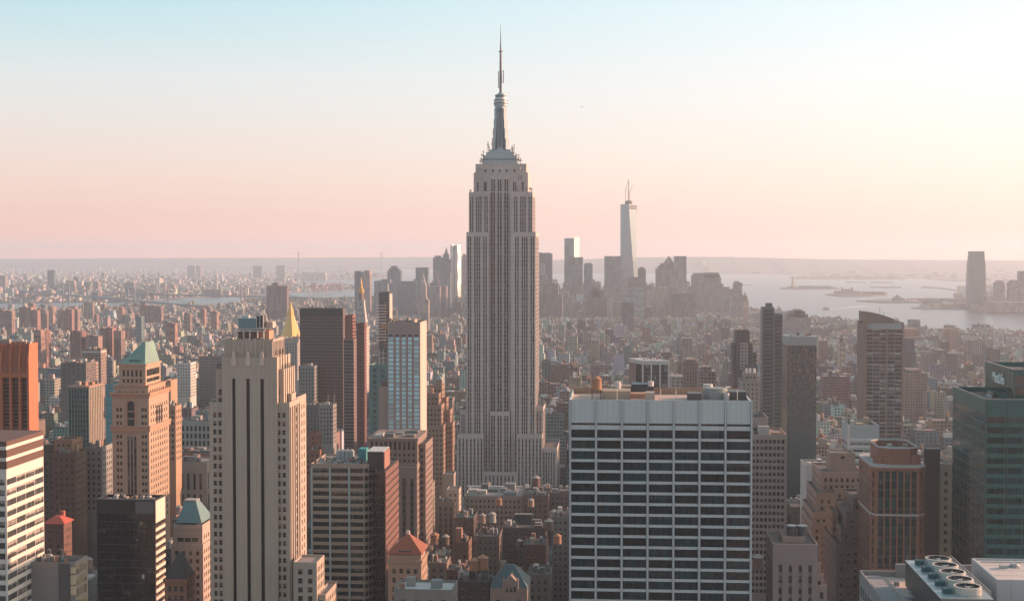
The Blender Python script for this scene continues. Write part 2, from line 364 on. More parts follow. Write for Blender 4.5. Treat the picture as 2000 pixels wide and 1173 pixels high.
# ------------------------------------------------------------------ the tall spired tower
LIME = wall((.49, .41, .37), .2, .85, 0, 3.75)
ES = stripmat(3.75, .6, (.010, .013, .015), (.19, .145, .135), (.27, .25, .235), 'es')
def spired_tower():
    Y = 1270; X = lambda px, y=Y: XP(px, y); Z = lambda py, y=Y: ZP(978, py, y)
    B = Bld('skyscraper', 'tallest grey limestone skyscraper with stepped shoulders and a needle antenna', 'skyscraper', 'tall needle topped tower', vb=952, cap=100, minpx=6)
    def cols(xl, groups, y):
        x0 = X(xl, y); return [(X(a, y) - x0, X(b, y) - x0) for a, b in groups]
    def wing(xl, xr, yt, y, D, groups, mt=4, z0=0, mb=0):
        N = sp(3, 1.5, 3.75, 2, mt=mt, mb=mb, d=.5, g=ES, cols=cols(xl, groups, y), full=True, name='window_strip')
        side = sp(4.3, .8, 3.75, 2, ms=2.2, mt=mt, mb=mb, d=.5, g=ES, full=True, name='window_strip')
        B.tier(xl, xr, yt, y, D, LIME, N if groups else False, side if groups else False, z0=z0, par=.9)
    GL = [(913.6, 916.4), (917.8, 920.6), (926.2, 929.2), (930.6, 933.6), (935, 938), (943.6, 946.4), (948, 950.8)]
    GR = [(1956 - b, 1956 - a) for a, b in GL][::-1]; GR = [(a + .6, b + .6) for a, b in GR]
    GC = [(958.6, 962.2), (963.4, 967), (971.4, 975), (976.4, 980), (984.6, 988.2), (989.4, 993)]
    sh = lambda g, k, c=978.5: [(c + (a - c) * k, c + (b - c) * k) for a, b in g]
    wing(911, 954.5, 453, Y, 52, GL); wing(998, 1046, 453, Y, 52, GR)
    wing(916, 956, 375, Y + 1.5, 43, sh(GL, .93)); wing(997, 1040, 375, Y + 1.5, 43, sh(GR, .93))
    # recessed middle bays and the taller block behind them
    wing(949, 1003, 374, Y + 7, 38, GC, mt=1)
    wing(957, 995.5, 803, Y - 2, 12, GC)
    wing(893, 944, 847, Y - 6, 60, [(x, x + 3.2) for x in (896, 903, 910, 918, 925, 932, 938.5)])
    wing(1009, 1059, 847, Y - 6, 60, [(x, x + 3.2) for x in (1012, 1019, 1026, 1033, 1040, 1047, 1053.5)])
    wing(944, 1009, 921, Y - 6.4, 10, [(x, x + 3.2) for x in (947, 955, 962, 970, 977, 985, 992, 1000)], mt=3)
    wing(898, 912, 800, Y + 4, 46, [(901, 903), (905, 907)]); wing(1045, 1061, 794, Y + 4, 46, [(1049, 1051.5), (1054, 1056.5)])
    wing(868, 894, 878, Y - 3, 64, [(x, x + 2.6) for x in (871, 877, 883, 888.6)]); wing(1058, 1088, 874, Y - 3, 64, [(x, x + 2.6) for x in (1061, 1066, 1071, 1076, 1081)])
    # crown: two set-back blocks with dark openings, three pale arched heads over the middle bays
    y = Y + 9
    wing(925.5, 1031, 337, y, 32, [], mt=1); B.panes += []
    wing(929, 1028, 320, y + 1.2, 29, [], mt=1)
    D2 = glass((.03, .032, .035), rail=False)
    o = lambda a, b, t, u, nm='window': B.panes.append(((X(a, y), y - .06, Z(u, y)), (1, 0), X(b, y) - X(a, y), Z(t, y) - Z(u, y), D2, nm))
    for a, b in ((932, 935.5), (945, 951), (1002, 1008), (1019, 1022.5)): o(a, b, 355, 373)
    for a in (935, 941, 1012, 1017): o(a, a + 1.6, 342, 352)
    for a in (927.5, 931, 935, 941, 1005, 1011, 1016, 1023): B.part('corner_rib', True).box(X(a, y), y - .35, Z(374, y), X(a + 1.2, y), y - .003, Z(339, y), LIME)
    for a in (946.5, 961, 974, 987.5, 1003): B.panes.append(((X(a, y + 1.2), y + 1.14, Z(336, y)), (1, 0), 1.7, 2.4, D2, 'window'))
    PALE = wall((.55, .47, .40))
    for c in (963.5, 976, 989):
        m = B.part('arched_window', True); x0, x1 = X(c - 4, y), X(c + 4, y); xm = (x0 + x1) / 2; zt, zs, zl = Z(343, y), Z(350, y), Z(374, y)
        m.face([(x0, y - .5, zs), (x1, y - .5, zs), (x1 - .5, y - .5, (zs + zt) / 2 + .8), (xm, y - .5, zt), (x0 + .5, y - .5, (zs + zt) / 2 + .8)], PALE)
        m.box(x0 + .3, y - .4, zl, xm - .25, y + .2, zs, D2); m.box(xm + .25, y - .4, zl, x1 - .3, y + .2, zs, D2); m.box(xm - .25, y - .5, zl, xm + .25, y + .2, zs, PALE)
    # mooring mast: grey green metal, stepped base, winged shaft, ringed drum and cone
    MET = plain((.34, .40, .42), .45, .2); METD = plain((.14, .17, .18), .4, .2); MW = plain((.50, .53, .53), .5, .2)
    cx, cy = X(978, Y + 24), Y + 24; k = cy / F
    zz = lambda py: ZP(978, py, cy)
    m = B.part('mast_base')
    sqr = lambda h, dpt=None: [(cx - h * k, cy - (dpt or h) * k), (cx + h * k, cy - (dpt or h) * k), (cx + h * k, cy + (dpt or h) * k), (cx - h * k, cy + (dpt or h) * k)]
    for h0, h1, za, zb_, mm in ((34.5, 34.5, 322, 313.5, MET), (36.5, 36.5, 313.5, 311.5, METD), (33, 32.5, 311.5, 306, MET), (33.6, 33.6, 306, 305, MW), (27.5, 26.5, 305, 299.5, MET), (28, 28, 299.5, 298.7, MW), (22, 20, 298.7, 293.5, MET), (20.6, 20.6, 293.5, 292.6, MW)): m.loft(sqr(h0, h0 * .62), zz(za), sqr(h1, h1 * .62), zz(zb_), mm)
    m = B.part('louver_band')
    for i in range(24): m.box(cx + (-34 + i * 2.85) * k, cy - 22.1 * k, zz(321), cx + (-32.7 + i * 2.85) * k, cy - 21.4 * k, zz(314), MW)
    m = B.part('mast')
    oc = lambda r: [(cx + r * k * math.cos(R(22.5 + 45 * i)), cy + r * k * math.sin(R(22.5 + 45 * i))) for i in range(8)]
    m.loft(oc(13), zz(293), oc(11.2), zz(208), MET)
    m = B.part('mast_wing')
    for a in range(4):
        th = R(45 + 90 * a)
        for h, w0, t0, w1 in ((17.5, 0, 293, 0), (15, 0, 270, 0), (13.2, 0, 250, 0), (12, 0, 232, 0)):
            c, s_ = math.cos(th), math.sin(th); e = 3.4 * k
            pts = [(cx + c * r * k - s_ * e * g, cy + s_ * r * k + c * e * g) for r, g in ((0, -1), (h * 1.12, -1), (h * 1.12, 1), (0, 1))]
            m.loft(pts, zz(293), pts, zz({17.5: 272, 15: 252, 13.2: 234, 12: 212}[h]), MET)
    m = B.part('mast_window')
    for x0 in (-3.4, .4): m.box(cx + x0 * k, cy - 13.3 * k, zz(288), cx + (x0 + 3) * k, cy - 11 * k, zz(212), METD)
    m = B.part('mast_drum')
    for r0, z0_, r1, z1_, mm in ((13, 208, 13, 203, MET), (14.2, 203, 14.2, 201.2, METD), (12.4, 201.2, 12.4, 197, MW), (14, 197, 14, 195.6, METD), (11.6, 195.6, 11, 191, MW), (10.5, 191, 10.5, 187, METD), (11.6, 187, 11.6, 185.6, MET), (9, 185.6, 2.4, 180, MET)):
        m.cyl(cx, cy, zz(z0_), zz(z1_), r0 * k, r1 * k, mm, 20)
    m = B.part('antenna'); AN = plain((.16, .15, .15), .6, .2); ANL = plain((.40, .33, .30), .6)
    for r0, a, r1, b in ((2.7, 181, 2.5, 150), (2.3, 150, 2.0, 120), (1.9, 120, 1.6, 101), (1.5, 101, 1.3, 84), (.95, 84, .7, 66), (.5, 66, .22, 47)): m.cyl(cx, cy, zz(a), zz(b), r0 * k, r1 * k, AN, 8)
    for p in (160, 152, 145, 138, 131, 124, 118, 112, 107): m.cyl(cx, cy, zz(p + .6), zz(p - .6), 3.1 * k, 3.1 * k, ANL, 8)
    m.cyl(cx, cy, zz(101.5), zz(100), 4.4 * k, 4.4 * k, AN, 10)
    m = B.part('antenna_panel')
    for a, b, dx in ((138, 162, 5.6), (140, 172, -4.3)):
        m.box(cx + (dx - .8) * k, cy - k, zz(b), cx + (dx + .8) * k, cy + k, zz(a), ANL)
        for j in (a + 1, (a + b) / 2, b - 1): m.box(cx + min(0, dx) * k, cy - .3 * k, zz(j + .4), cx + max(0, dx) * k, cy + .3 * k, zz(j - .4), ANL)
    m = B.part('rooftop_aerial'); r = random.Random(4)
    for x, yb, yt in ((941, 318, 300), (944, 312, 294), (953, 303, 277), (955, 300, 283), (1001, 305, 287), (1004, 300, 282), (1008, 312, 300), (1013, 318, 302), (1017, 320, 309), (938, 320, 309), (962, 290, 270), (964, 272, 250), (1000, 298, 284), (1028, 372, 364), (1035, 376, 366), (1038, 376, 368), (919, 376, 370), (1010, 374, 362), (1016, 374, 365)):
        p = at(x, yb, cy - 12 + r.uniform(-6, 6)); m.beam(p, p + Vector((0, 0, (yb - yt) * k)), .28, AN)
        for j in range(3): z = p.z + (yb - yt) * k * r.uniform(.3, .95); m.box(p.x - r.uniform(.5, 1.2), p.y - .2, z, p.x + r.uniform(.5, 1.2), p.y + .2, z + .5, ANL)
    for x in (938, 1015):
        p = at(x, 333, Y + 9); d = B.part('satellite_dish', True); d.cyl(p.x, p.y - .6, p.z, p.z + 2.6, .3, 1.6, WHITE, 10)
    B.done()
spired_tower()
# ------------------------------------------------------------------ near towers
def pyramid(B, b, yb, yt, Y, top=.12, m=None, o=0, name='pyramid_roof'):
    """hipped roof over box b between photograph heights yb and yt"""
    x0, y0, x1, y1 = b[0] - o, b[1] - o, b[2] + o, b[3] + o; cx, cy = (x0 + x1) / 2, (y0 + y1) / 2
    s = lambda t: [(cx + (x - cx) * t, cy + (y - cy) * t) for x, y in ((x0, y0), (x1, y0), (x1, y1), (x0, y1))]
    px = proj(((x0 + x1) / 2, y0, 0))[0]; z0, z1 = ZP(px, yb, Y), ZP(px, yt, Y)
    B.part(name, True).loft(s(1), z0, s(top), z1, m, bot=True); return cx, cy, z1
def white_grid_tower():
    Y = 540; B = Bld('office_tower', 'wide white stone office tower gridded with long dark ribbon windows', 'office tower', 'wide white grid tower', cap=112)
    TR = wall((.50, .52, .51), .07, .6, 0, 0, 2.1); x0 = XP(1112, Y); X1 = XP(1468, Y)
    cw = [(1116 + 50.7 * i, 1116 + 50.7 * i + 46) for i in range(7)]
    gd = [glass((.003, .026, .032), (.02, .06, .065), (.005, .012, .014), .08, .25, mull=12, var=1.0), glass((.002, .020, .027), (.02, .045, .05), (.004, .01, .012), .06, .2, mull=12, var=1.2)]
    z1 = ZP(1290, 781, Y); px = Y / F; rows = []
    for i in range(28): rows.append((z1 - (855.5 + 21.2 * i - 781) * px, z1 - (839.5 + 21.2 * i - 781) * px))
    rows.reverse(); rows.append((z1 - (831 - 781) * px, z1 - (826.5 - 781) * px))
    cols = [(XP(a, Y) - x0, XP(b, Y) - x0) for a, b in cw]
    N = sp(9, 8, 4, 3, d=.45, g=gd, cols=cols, rows=rows, name='ribbon_window')
    b = B.tier(1112, 1468, 781, Y, 37, TR, N, sp(9.2, .9, 4.1, 3.1, mt=12, g=gd, name='ribbon_window'), par=1.2, roof=wall((.52, .36, .29), .2))
    GR = plain((.30, .32, .32), .6)
    for a in [1114] + [c[1] + 2.3 for c in cw]:
        m = B.part('pier', True)
        for dx in (-.42, .26): m.box(XP(a, Y) + dx, Y - .42, 0, XP(a, Y) + dx + .16, Y - .003, z1 - .2, GR)
        m.box(XP(a, Y) - .24, Y - .55, 0, XP(a, Y) + .24, Y - .003, z1 - .1, TR)
    BR = wall((.42, .24, .16), .15); zd = z1 - 1.2; yy = Y + 37
    def u(xa, xb, yd0, yd1, h, m, nm): B.unit(XP(xa, Y + yd0), Y + yd0, XP(xb, Y + yd0), Y + yd1, zd, h, m, nm)
    B.part('roof_wall').box(b[0] + .7, yy - 1.0, zd + .01, b[2] - .7, yy - .7, z1 + 1.3, BR)
    for i in range(30): B.part('wall_stud').box(b[0] + 1 + i * 2.25, yy - 1.2, zd + .01, b[0] + 1.2 + i * 2.25, yy - 1.003, z1 + 1.2, wall((.26, .20, .17)))
    u(1176, 1232, 14, 26, 3.2, BUFF, 'penthouse'); u(1232, 1262, 18, 28, 1.8, BR, 'penthouse'); u(1262, 1279, 10, 17, 3.0, wall((.34, .30, .26)), 'stair_bulkhead')
    u(1232, 1276, 27, 31, 3.9, DARKM, 'roof_unit'); u(1344, 1371, 8, 17, 3.0, DARKM, 'roof_unit'); u(1425, 1458, 14, 24, 3.2, DARKM, 'roof_unit'); u(1198, 1233, 27, 33, 4.0, BUFF, 'roof_unit')
    m = B.part('duct', True); c = at(1200, 760, Y + 30); m.beam((XP(1234, Y + 29), Y + 29, zd + 4.6), (XP(1275, Y + 29), Y + 29, zd + 4.6), .8, STEEL)
    m = B.part('vent_drum', True); m.cyl(XP(1271, Y + 28), Y + 28, zd + 3.9, zd + 5.9, 1.2, 1.2, WHITE, 12)
    m = B.part('vent_drum', True); m.cyl(XP(1207, Y + 25), Y + 25, zd + 3.2, zd + 6.0, 1.2, 1.2, WHITE, 10)
    m = B.part('cooling_drum', True); x, y = XP(1398, Y + 20), Y + 20
    GS_ = plain((.24, .25, .235)); m.cyl(x, y, zd, zd + 3.4, 5.4, 5.0, GS_, 24); m.cyl(x, y, zd + 3.4, zd + 4.2, 4.4, 4.4, plain((.24, .26, .25)), 24)
    m = B.part('vent_drum', True); m.cyl(XP(1383, Y + 24), Y + 24, zd, zd + 5.2, 1.9, 1.9, WHITE, 14)
    m = B.part('vent_drum', True); m.cyl(XP(1419, Y + 13), Y + 13, zd, zd + 2.9, 1.2, 1.2, STEEL, 12)
    for a in (1205, 1290, 1320, 1440):
        m = B.part('roof_post', True); p = at(a, 775, Y + 12); m.beam((p.x, p.y, zd), (p.x, p.y, zd + 4.2), .12, WHITE)
    B.zd = zd; B.done(); return B
WG = white_grid_tower()
SASH = glass((.02, .024, .026), (.24, .17, .12), (.20, .16, .13), .15, .55)
SASHO = glass((.03, .028, .026), (.38, .17, .08), (.16, .13, .11), .15, .6)
DK = glass((.014, .02, .022), (.10, .09, .08), None, .1, .3)
def limestone_tower():
    Y = 580; B = Bld('office_tower', 'tall limestone deco tower with three dark vertical slots and a steel framed roof tank', 'office tower', 'limestone deco tower', cap=100, minpx=5)
    LS = wall((.42, .335, .27), .14, .85, 0, 1.2, 1.9); BK = glass((.008, .010, .012), None, None, .25, rail=False, var=.4)
    X0 = XP(433, Y); cs = [(XP(a, Y) - X0, XP(b, Y) - X0) for a, b in ((453, 459.5), (480.5, 487.5), (508, 515))]
    N = sp(3, 2, 3.6, 2, mt=9, d=.9, g=BK, cols=cs, full=True, name='window_slot')
    W2 = sp(4.6, 1.5, 3.6, 2.1, ms=2, mt=3, g=SASH)
    b = B.tier(433, 541, 697, Y, 24, LS, N, sp(4.5, 1.5, 3.6, 9, ms=3, mt=3, g=DK), xs=None, par=.6)
    for a in (456, 484, 511.5):                 # pale finials over the slots
        m = B.part('finial', True); x = XP(a, Y - .4); z = lambda p: ZP(a, p, Y - .4); PL = wall((.55, .42, .34))
        m.box(x - 1.0, Y - .45, z(714), x + 1.0, Y + .02, z(699), PL); m.box(x - .7, Y - .5, z(699), x + .7, Y + .8, z(692), PL); m.loft([(x - .7, Y - .5), (x + .7, Y - .5), (x + .7, Y + .8), (x - .7, Y + .8)], z(692), [(x - .1, Y), (x + .1, Y), (x + .1, Y + .2), (x - .1, Y + .2)], z(684), PL)
    c = B.tier(437, 533, 663, Y + 1.5, 20, LS, None, None, par=1.5, roof=ROOFD)
    FL = wall((.48, .40, .34))
    for i in range(12): x = XP(441 + i * 8.2, Y + 1.2); B.part('crown_rib', True).box(x - .16, Y + 1.15, ZP(485, 696, Y), x + .16, Y + 1.497, ZP(485, 667, Y), FL)
    for i in range(8): B.part('crown_rib', True).box(c[2] + .003, c[1] + 1 + i * 2.4, ZP(485, 696, Y), c[2] + .4, c[1] + 1.5 + i * 2.4, ZP(485, 667, Y), FL)
    m = B.part('frieze'); r = random.Random(3)
    for i in range(40): x = c[2] - (c[2] - c[0]) * r.random(); y = c[3] - 19 * r.random(); m.box(x, c[1] + .05, c[4], x + .5, c[1] + .4, c[4] + r.uniform(.2, .7), FL); m.box(c[2] - .35, y, c[4], c[2] - .05, y + .5, c[4] + r.uniform(.2, .8), FL)
    # wings that step out on both sides
    B.tier(421, 554, 720, Y + 3, 20.5, LS, sp(9, 2.3, 3.6, 2.6, cols=[(1.2, 3.2), (25.1, 27.2)], mt=8, d=.4, g=SASHO), sp(3.4, 1.2, 3.6, 8, ms=1.2, mt=3, g=DK), par=.8)
    x0 = XP(408, Y + 1.2); pq = lambda a: XP(a, Y + 1.2) - x0
    pr = [(pq(a), pq(a + 6.4)) for a in (415.5, 425.5, 540.5, 550.5)]
    w = B.tier(408, 565, 785, Y + 1.2, 18.6, LS, sp(5, 2, 3.57, 2.15, cols=pr, mt=3.4, d=.35, g=[SASH, SASH, SASHO]), sp(3.1, 1.15, 3.57, 2.15, ms=1.6, mt=2.4, g=SASH), par=.8)
    B.tier(412, 571, 779, Y + 12, 26, LS, W2, W2, par=.8)
    t = B.tier(562, 569, 768, Y + 9, 8, LS, None, None, par=.4)
    # slender lit pilasters on the west flank
    for j in range(5): B.part('pilaster', True).box(w[2] + .003, w[1] + .6 + j * 4.1, 0, w[2] + .5, w[1] + 1.5 + j * 4.1, w[4] - 2, LS)
    # steel frame, teal louvred tank house and white ducts
    zr = c[4] - 1.5; yc = Y + 8; mm = lambda a: XP(a, yc); zz = lambda p: ZP(490, p, yc)
    fr = B.part('roof_frame')
    for a in (464, 469, 481, 493, 508, 520):
        for y in (yc - 4, yc + 6): fr.beam((mm(a), y, zr), (mm(a), y, zz(640)), .3, WHITE)
    for p in (641, 645): fr.box(mm(461), yc - 4.4, zz(p) - .25, mm(523), yc - 3.9, zz(p) + .25, WHITE); fr.box(mm(461), yc + 5.9, zz(p) - .25, mm(523), yc + 6.4, zz(p) + .25, WHITE)
    fr.box(mm(461), yc - 4.4, zz(642), mm(523), yc + 6.4, zz(641.4), STEEL)
    B.part('penthouse', True).box(mm(466), yc - 3, zr, mm(507), yc + 6, zz(647), wall((.17, .115, .10)))
    B.part('penthouse', True).box(mm(508), yc - 2, zr, mm(528), yc + 6, zz(645), wall((.46, .26, .17)))
    TE = plain((.12, .26, .28), .5); m = B.part('louvre_house', True); m.box(mm(470), yc - 3, zz(641), mm(504), yc + 4, zz(621), TE)
    for i in range(12): x = mm(470 + i * 2.85); m.box(x, yc - 3.25, zz(640), x + .14, yc - 3.003, zz(622), STEEL)
    m = B.part('fan_bay', True); m.box(mm(504.5), yc - 3, zz(638), mm(518), yc + 4, zz(616), DARKM)
    for a in (504.5, 511, 517.4): m.box(mm(a), yc - 3.4, zz(640), mm(a + 1.2), yc - 3.003, zz(614), WHITE)
    m.box(mm(503), yc - 3.4, zz(616), mm(519), yc - 2.6, zz(613.5), WHITE)
    m = B.part('duct', True); m.beam((mm(513), yc + 2, zz(616)), (mm(514.5), yc + 2, zz(604)), .5, WHITE, .2); m.beam((mm(516), yc + 2, zz(612)), (mm(522), yc + 3, zz(640)), .35, WHITE)
    m = B.part('roof_unit', True); m.box(mm(474), yc - 1, zz(621), mm(487), yc + 2, zz(615), WHITE)
    m = B.part('roof_unit', True); m.box(mm(519), yc, zz(640), mm(533), yc + 5, zz(628), plain((.55, .40, .33)))
    # low annex at the foot
    B.tier(571, 617, 1097, Y - 6, 22, LS, sp(3.4, 2.0, 3.7, 2.3, ms=.8, mt=2, g=SASH), sp(3.2, 1.6, 3.7, 2.3, g=SASH), xs=632, roof=ROOFP, par=.8)
    B.tier(617, 634, 1160, Y - 4, 24, LS, sp(3.4, 1.6, 3.7, 2.3, g=SASH), roof=ROOFP, par=.8)
    B.done()
limestone_tower()
def banded_tower():
    Y = 720; B = Bld('office_tower', 'tan banded office block with dark ribbon windows and a curved corner', 'office tower', 'tan banded curved block', vb=1173)
    TN = wall((.33, .255, .20), .1); MU = plain((.30, .42, .42), .5)
    gd = [glass((.016, .024, .024), (.12, .15, .14), (.04, .05, .05), .1, .4, mull=9), glass((.012, .018, .018), (.20, .15, .11), (.04, .05, .05), .1, .25, mull=9)]
    x0 = XP(606, Y); px = Y / F; z1 = ZP(660, 905, Y); rows = [(z1 - (914 + 15.35 * i + 8.8 - 905) * px, z1 - (914 + 15.35 * i - 905) * px) for i in range(24)][::-1]
    N = sp(9, 8, 4, 2.4, rows=rows, cols=[(XP(a, Y) - x0, XP(b, Y) - x0) for a, b in ((610, 641.5), (645.5, 679), (683, 709))], g=gd, name='ribbon_window', d=.4)
    P = [(XP(606, Y), Y), (XP(711, Y), Y)]
    for a, d in ((718, 1.6), (724, 4.4), (728, 8), (730.5, 13)): P.append((XP(a, Y) + .0, Y + d))
    P += [(P[-1][0], Y + 36), (P[0][0], Y + 36)]
    cv = sp(9, .97, 4, 2.4, ms=.05, rows=rows, g=gd, name='ribbon_window', d=.4)
    B.poly(P, 0, z1, TN, [N, cv, cv, cv, cv, None, None, sp(9, .9, 4, 2.4, rows=rows, g=gd, name='ribbon_window')], ROOFP, 1.0)
    for a in (607.5, 643.5, 681): B.part('mullion', True).box(XP(a, Y) - .42, Y - .3, 0, XP(a, Y) + .42, Y - .003, z1 - 2.2, MU)
    B.box = (P[0][0], Y, P[1][0], Y + 36, z1)
    for i in range(4):
        x = XP(656 + i * 8.5, Y + 24); m = B.part('cooling_unit', True); m.box(x, Y + 24, z1 - 1, x + 2.0, Y + 28, z1 + 3.2, STEEL); m.cyl(x + 1, Y + 26, z1 + 3.2, z1 + 3.9, .8, .8, WHITE, 10)
    B.unit(XP(699, Y + 18), Y + 18, XP(714, Y + 18), Y + 26, z1 - 1, 6.2, plain((.04, .24, .25)), 'louvre_house')
    r = random.Random(8)
    for i in range(22): x = XP(r.uniform(612, 705), Y + 8); y = Y + r.uniform(4, 20); B.unit(x, y, x + r.uniform(.6, 2.6), y + r.uniform(.6, 2.4), z1 - 1, r.uniform(1.1, 2.2), r.choice(UNITS))
    B.done()
    B = Bld('office_tower', 'dark brown glass slab with a sunlit brick flank beside the tan banded block', 'office tower', 'dark brown glass slab', vb=1173)
    BB = wall((.040, .030, .028), .2, .4); y2 = Y - 4
    g2 = glass((.012, .010, .010), (.13, .055, .03), (.03, .025, .022), .1, .12, mull=3)
    b = B.tier(731.5, 751, 918, y2, 44, BB, sp(2.4, .92, 3.9, 3.3, ms=.15, mt=2, g=g2, d=.15), sp(3, .7, 3.9, 1.6, ms=.4, mt=1, d=.3, g=glass((.05, .035, .03), None, None, .3)), par=.8, z0=0, xs=None)
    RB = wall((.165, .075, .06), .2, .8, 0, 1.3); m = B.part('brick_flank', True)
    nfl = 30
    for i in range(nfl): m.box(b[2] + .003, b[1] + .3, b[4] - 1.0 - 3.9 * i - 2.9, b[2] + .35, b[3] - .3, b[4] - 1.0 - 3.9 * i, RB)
    p = B.part('penthouse', True); p.box(XP(717, y2 + 6), y2 + 6, b[4] - 1, XP(748, y2 + 6), y2 + 24, ZP(732, 882, y2 + 6), wall((.030, .022, .022), .1, .5))
    B.part('coping', True).box(XP(717, y2 + 6) - .2, y2 + 5.8, ZP(732, 882, y2 + 6), XP(748, y2 + 6) + .2, y2 + 24.2, ZP(732, 880.6, y2 + 6), WHITE)
    B.part('penthouse', True).box(XP(748, y2 + 6) + .003, y2 + 6.3, b[4] - 1, XP(748, y2 + 6) + .6, y2 + 23.7, ZP(732, 883, y2 + 6), wall((.30, .14, .11)))  # lit right face of the penthouse, painted as a paler sheet
    B.done()
banded_tower()
def cyan_tower():
    Y = 900; B = Bld('apartment_tower', 'slim brown tower with rows of pale cyan windows and a sunlit west flank', 'apartment tower', 'cyan windowed tower', vb=846, cap=115, minpx=3)
    BW = wall((.33, .25, .225), .08); CY = glass((.44, .70, .76), (.62, .76, .78), (.5, .66, .68), .2, .5, fw=.05, rail=False, var=.35)
    x0 = XP(757, Y); px = Y / F; z1 = ZP(790, 629, Y)
    cols = [(XP(a, Y) - x0, XP(b, Y) - x0) for a, b in ((758.5, 768.5), (773, 780), (784.6, 792.4), (797, 804.2), (808.6, 818.6))]
    rows = [(z1 - (658.5 + 8.27 * i + 6.4 - 629) * px, z1 - (658.5 + 8.27 * i - 629) * px) for i in range(23)][::-1]
    b = B.tier(757, 820, 629, Y, None, BW, sp(4, 3, 3, 2, cols=cols, rows=rows, g=CY, d=.25), False, xs=832.5, par=1, roof=ROOFD)
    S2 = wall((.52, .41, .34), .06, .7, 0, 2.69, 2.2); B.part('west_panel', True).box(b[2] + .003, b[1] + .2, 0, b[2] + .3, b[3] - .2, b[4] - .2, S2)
    for a in (759, 772, 784.5, 797, 810): B.part('vent_slot', True).box(XP(a, Y), Y - .1, z1 - 28.5 * px, XP(a + 7.5, Y), Y - .003, z1 - 24.5 * px, DARKM)
    for a in (768.5 + 1.6, 780 + 1.6, 792.4 + 1.6, 804.2 + 1.6): B.part('pier', True).box(XP(a, Y), Y - .2, 0, XP(a + 1.4, Y), Y - .003, z1 - 1, BW)
    r = random.Random(5)
    for i in range(7): a = r.uniform(760, 812); B.unit(XP(a, Y + 8), Y + r.uniform(4, 12), XP(a + 5, Y + 8), Y + r.uniform(13, 20), z1 - 1, r.uniform(1.5, 3.2), r.choice(UNITS))
    B.part('wing').box(XP(740, Y + 4), Y + 4, 0, XP(757, Y + 4) + .1, Y + 20, ZP(748, 755, Y + 4), wall((.34, .25, .22), .1))
    B.unit(XP(744, Y + 5), Y + 6, XP(756, Y + 5), Y + 12, ZP(748, 755, Y + 4), 3.4, wall((.20, .13, .11)), 'bulkhead')
    B.part('sign_board', True).box(XP(744, Y - .4), Y + 1.5, ZP(750, 643, Y), XP(757, Y), Y + 3, ZP(750, 632, Y), wall((.42, .25, .16)))
    B.done()
    Y = 840; B = Bld('office_building', 'brown masonry block with tall dark piers below the cyan windowed tower', 'office building', 'brown pier fronted block', vb=1062)
    BM = wall((.24, .165, .135), .15, .85, 0, 1.1); PG = [glass((.018, .018, .02), (.20, .13, .10), None, .15, .3), glass((.03, .025, .022), (.16, .10, .08), None, .15, .5)]
    b = B.tier(718, 815, 856, Y, None, BM, sp(2.75, 1.5, 9, 6.6, ms=1.0, mt=2.2, mb=0, d=.6, g=PG, rows=[(ZP(766, 878, Y), ZP(766, 862, Y)), (ZP(766, 890.5, Y), ZP(766, 885, Y)), (ZP(766, 902, Y), ZP(766, 896, Y)), (ZP(766, 914, Y), ZP(766, 908, Y))] [::-1]), sp(4.2, 1.6, 3.9, 2.4, ms=1.5, mt=3, g=PG), xs=833, roof=ROOFD, par=1.1)
    B.band(b, b[4] - 1.0, b[4] + .25, .5, BM); B.clutter(8, 1.1, 2.5)
    b = B.tier(763, 814, 905, Y - 5, 20, BM, sp(4.1, 2.2, 40, 28, ms=.8, mt=9, strip=True, d=.7, full=True, g=stripmat(3.9, .6, (.015, .016, .018), (.07, .055, .05), (.10, .08, .07), 'bmp'), name='window_strip'), sp(3.6, 1.6, 3.9, 2.4, ms=1.5, mt=3, g=PG), roof=ROOFD)
    B.band(b, b[4] - 2.4, b[4] - 1.6, .3, wall((.33, .25, .21)))
    b = B.tier(815.5, 831, 866, Y + 6, 34, BM, sp(3, 1.5, 3.9, 2.3, g=PG), sp(3.6, 1.6, 3.9, 2.4, ms=1.5, mt=3, g=PG), xs=845, par=.8)
    B.done()
cyan_tower()
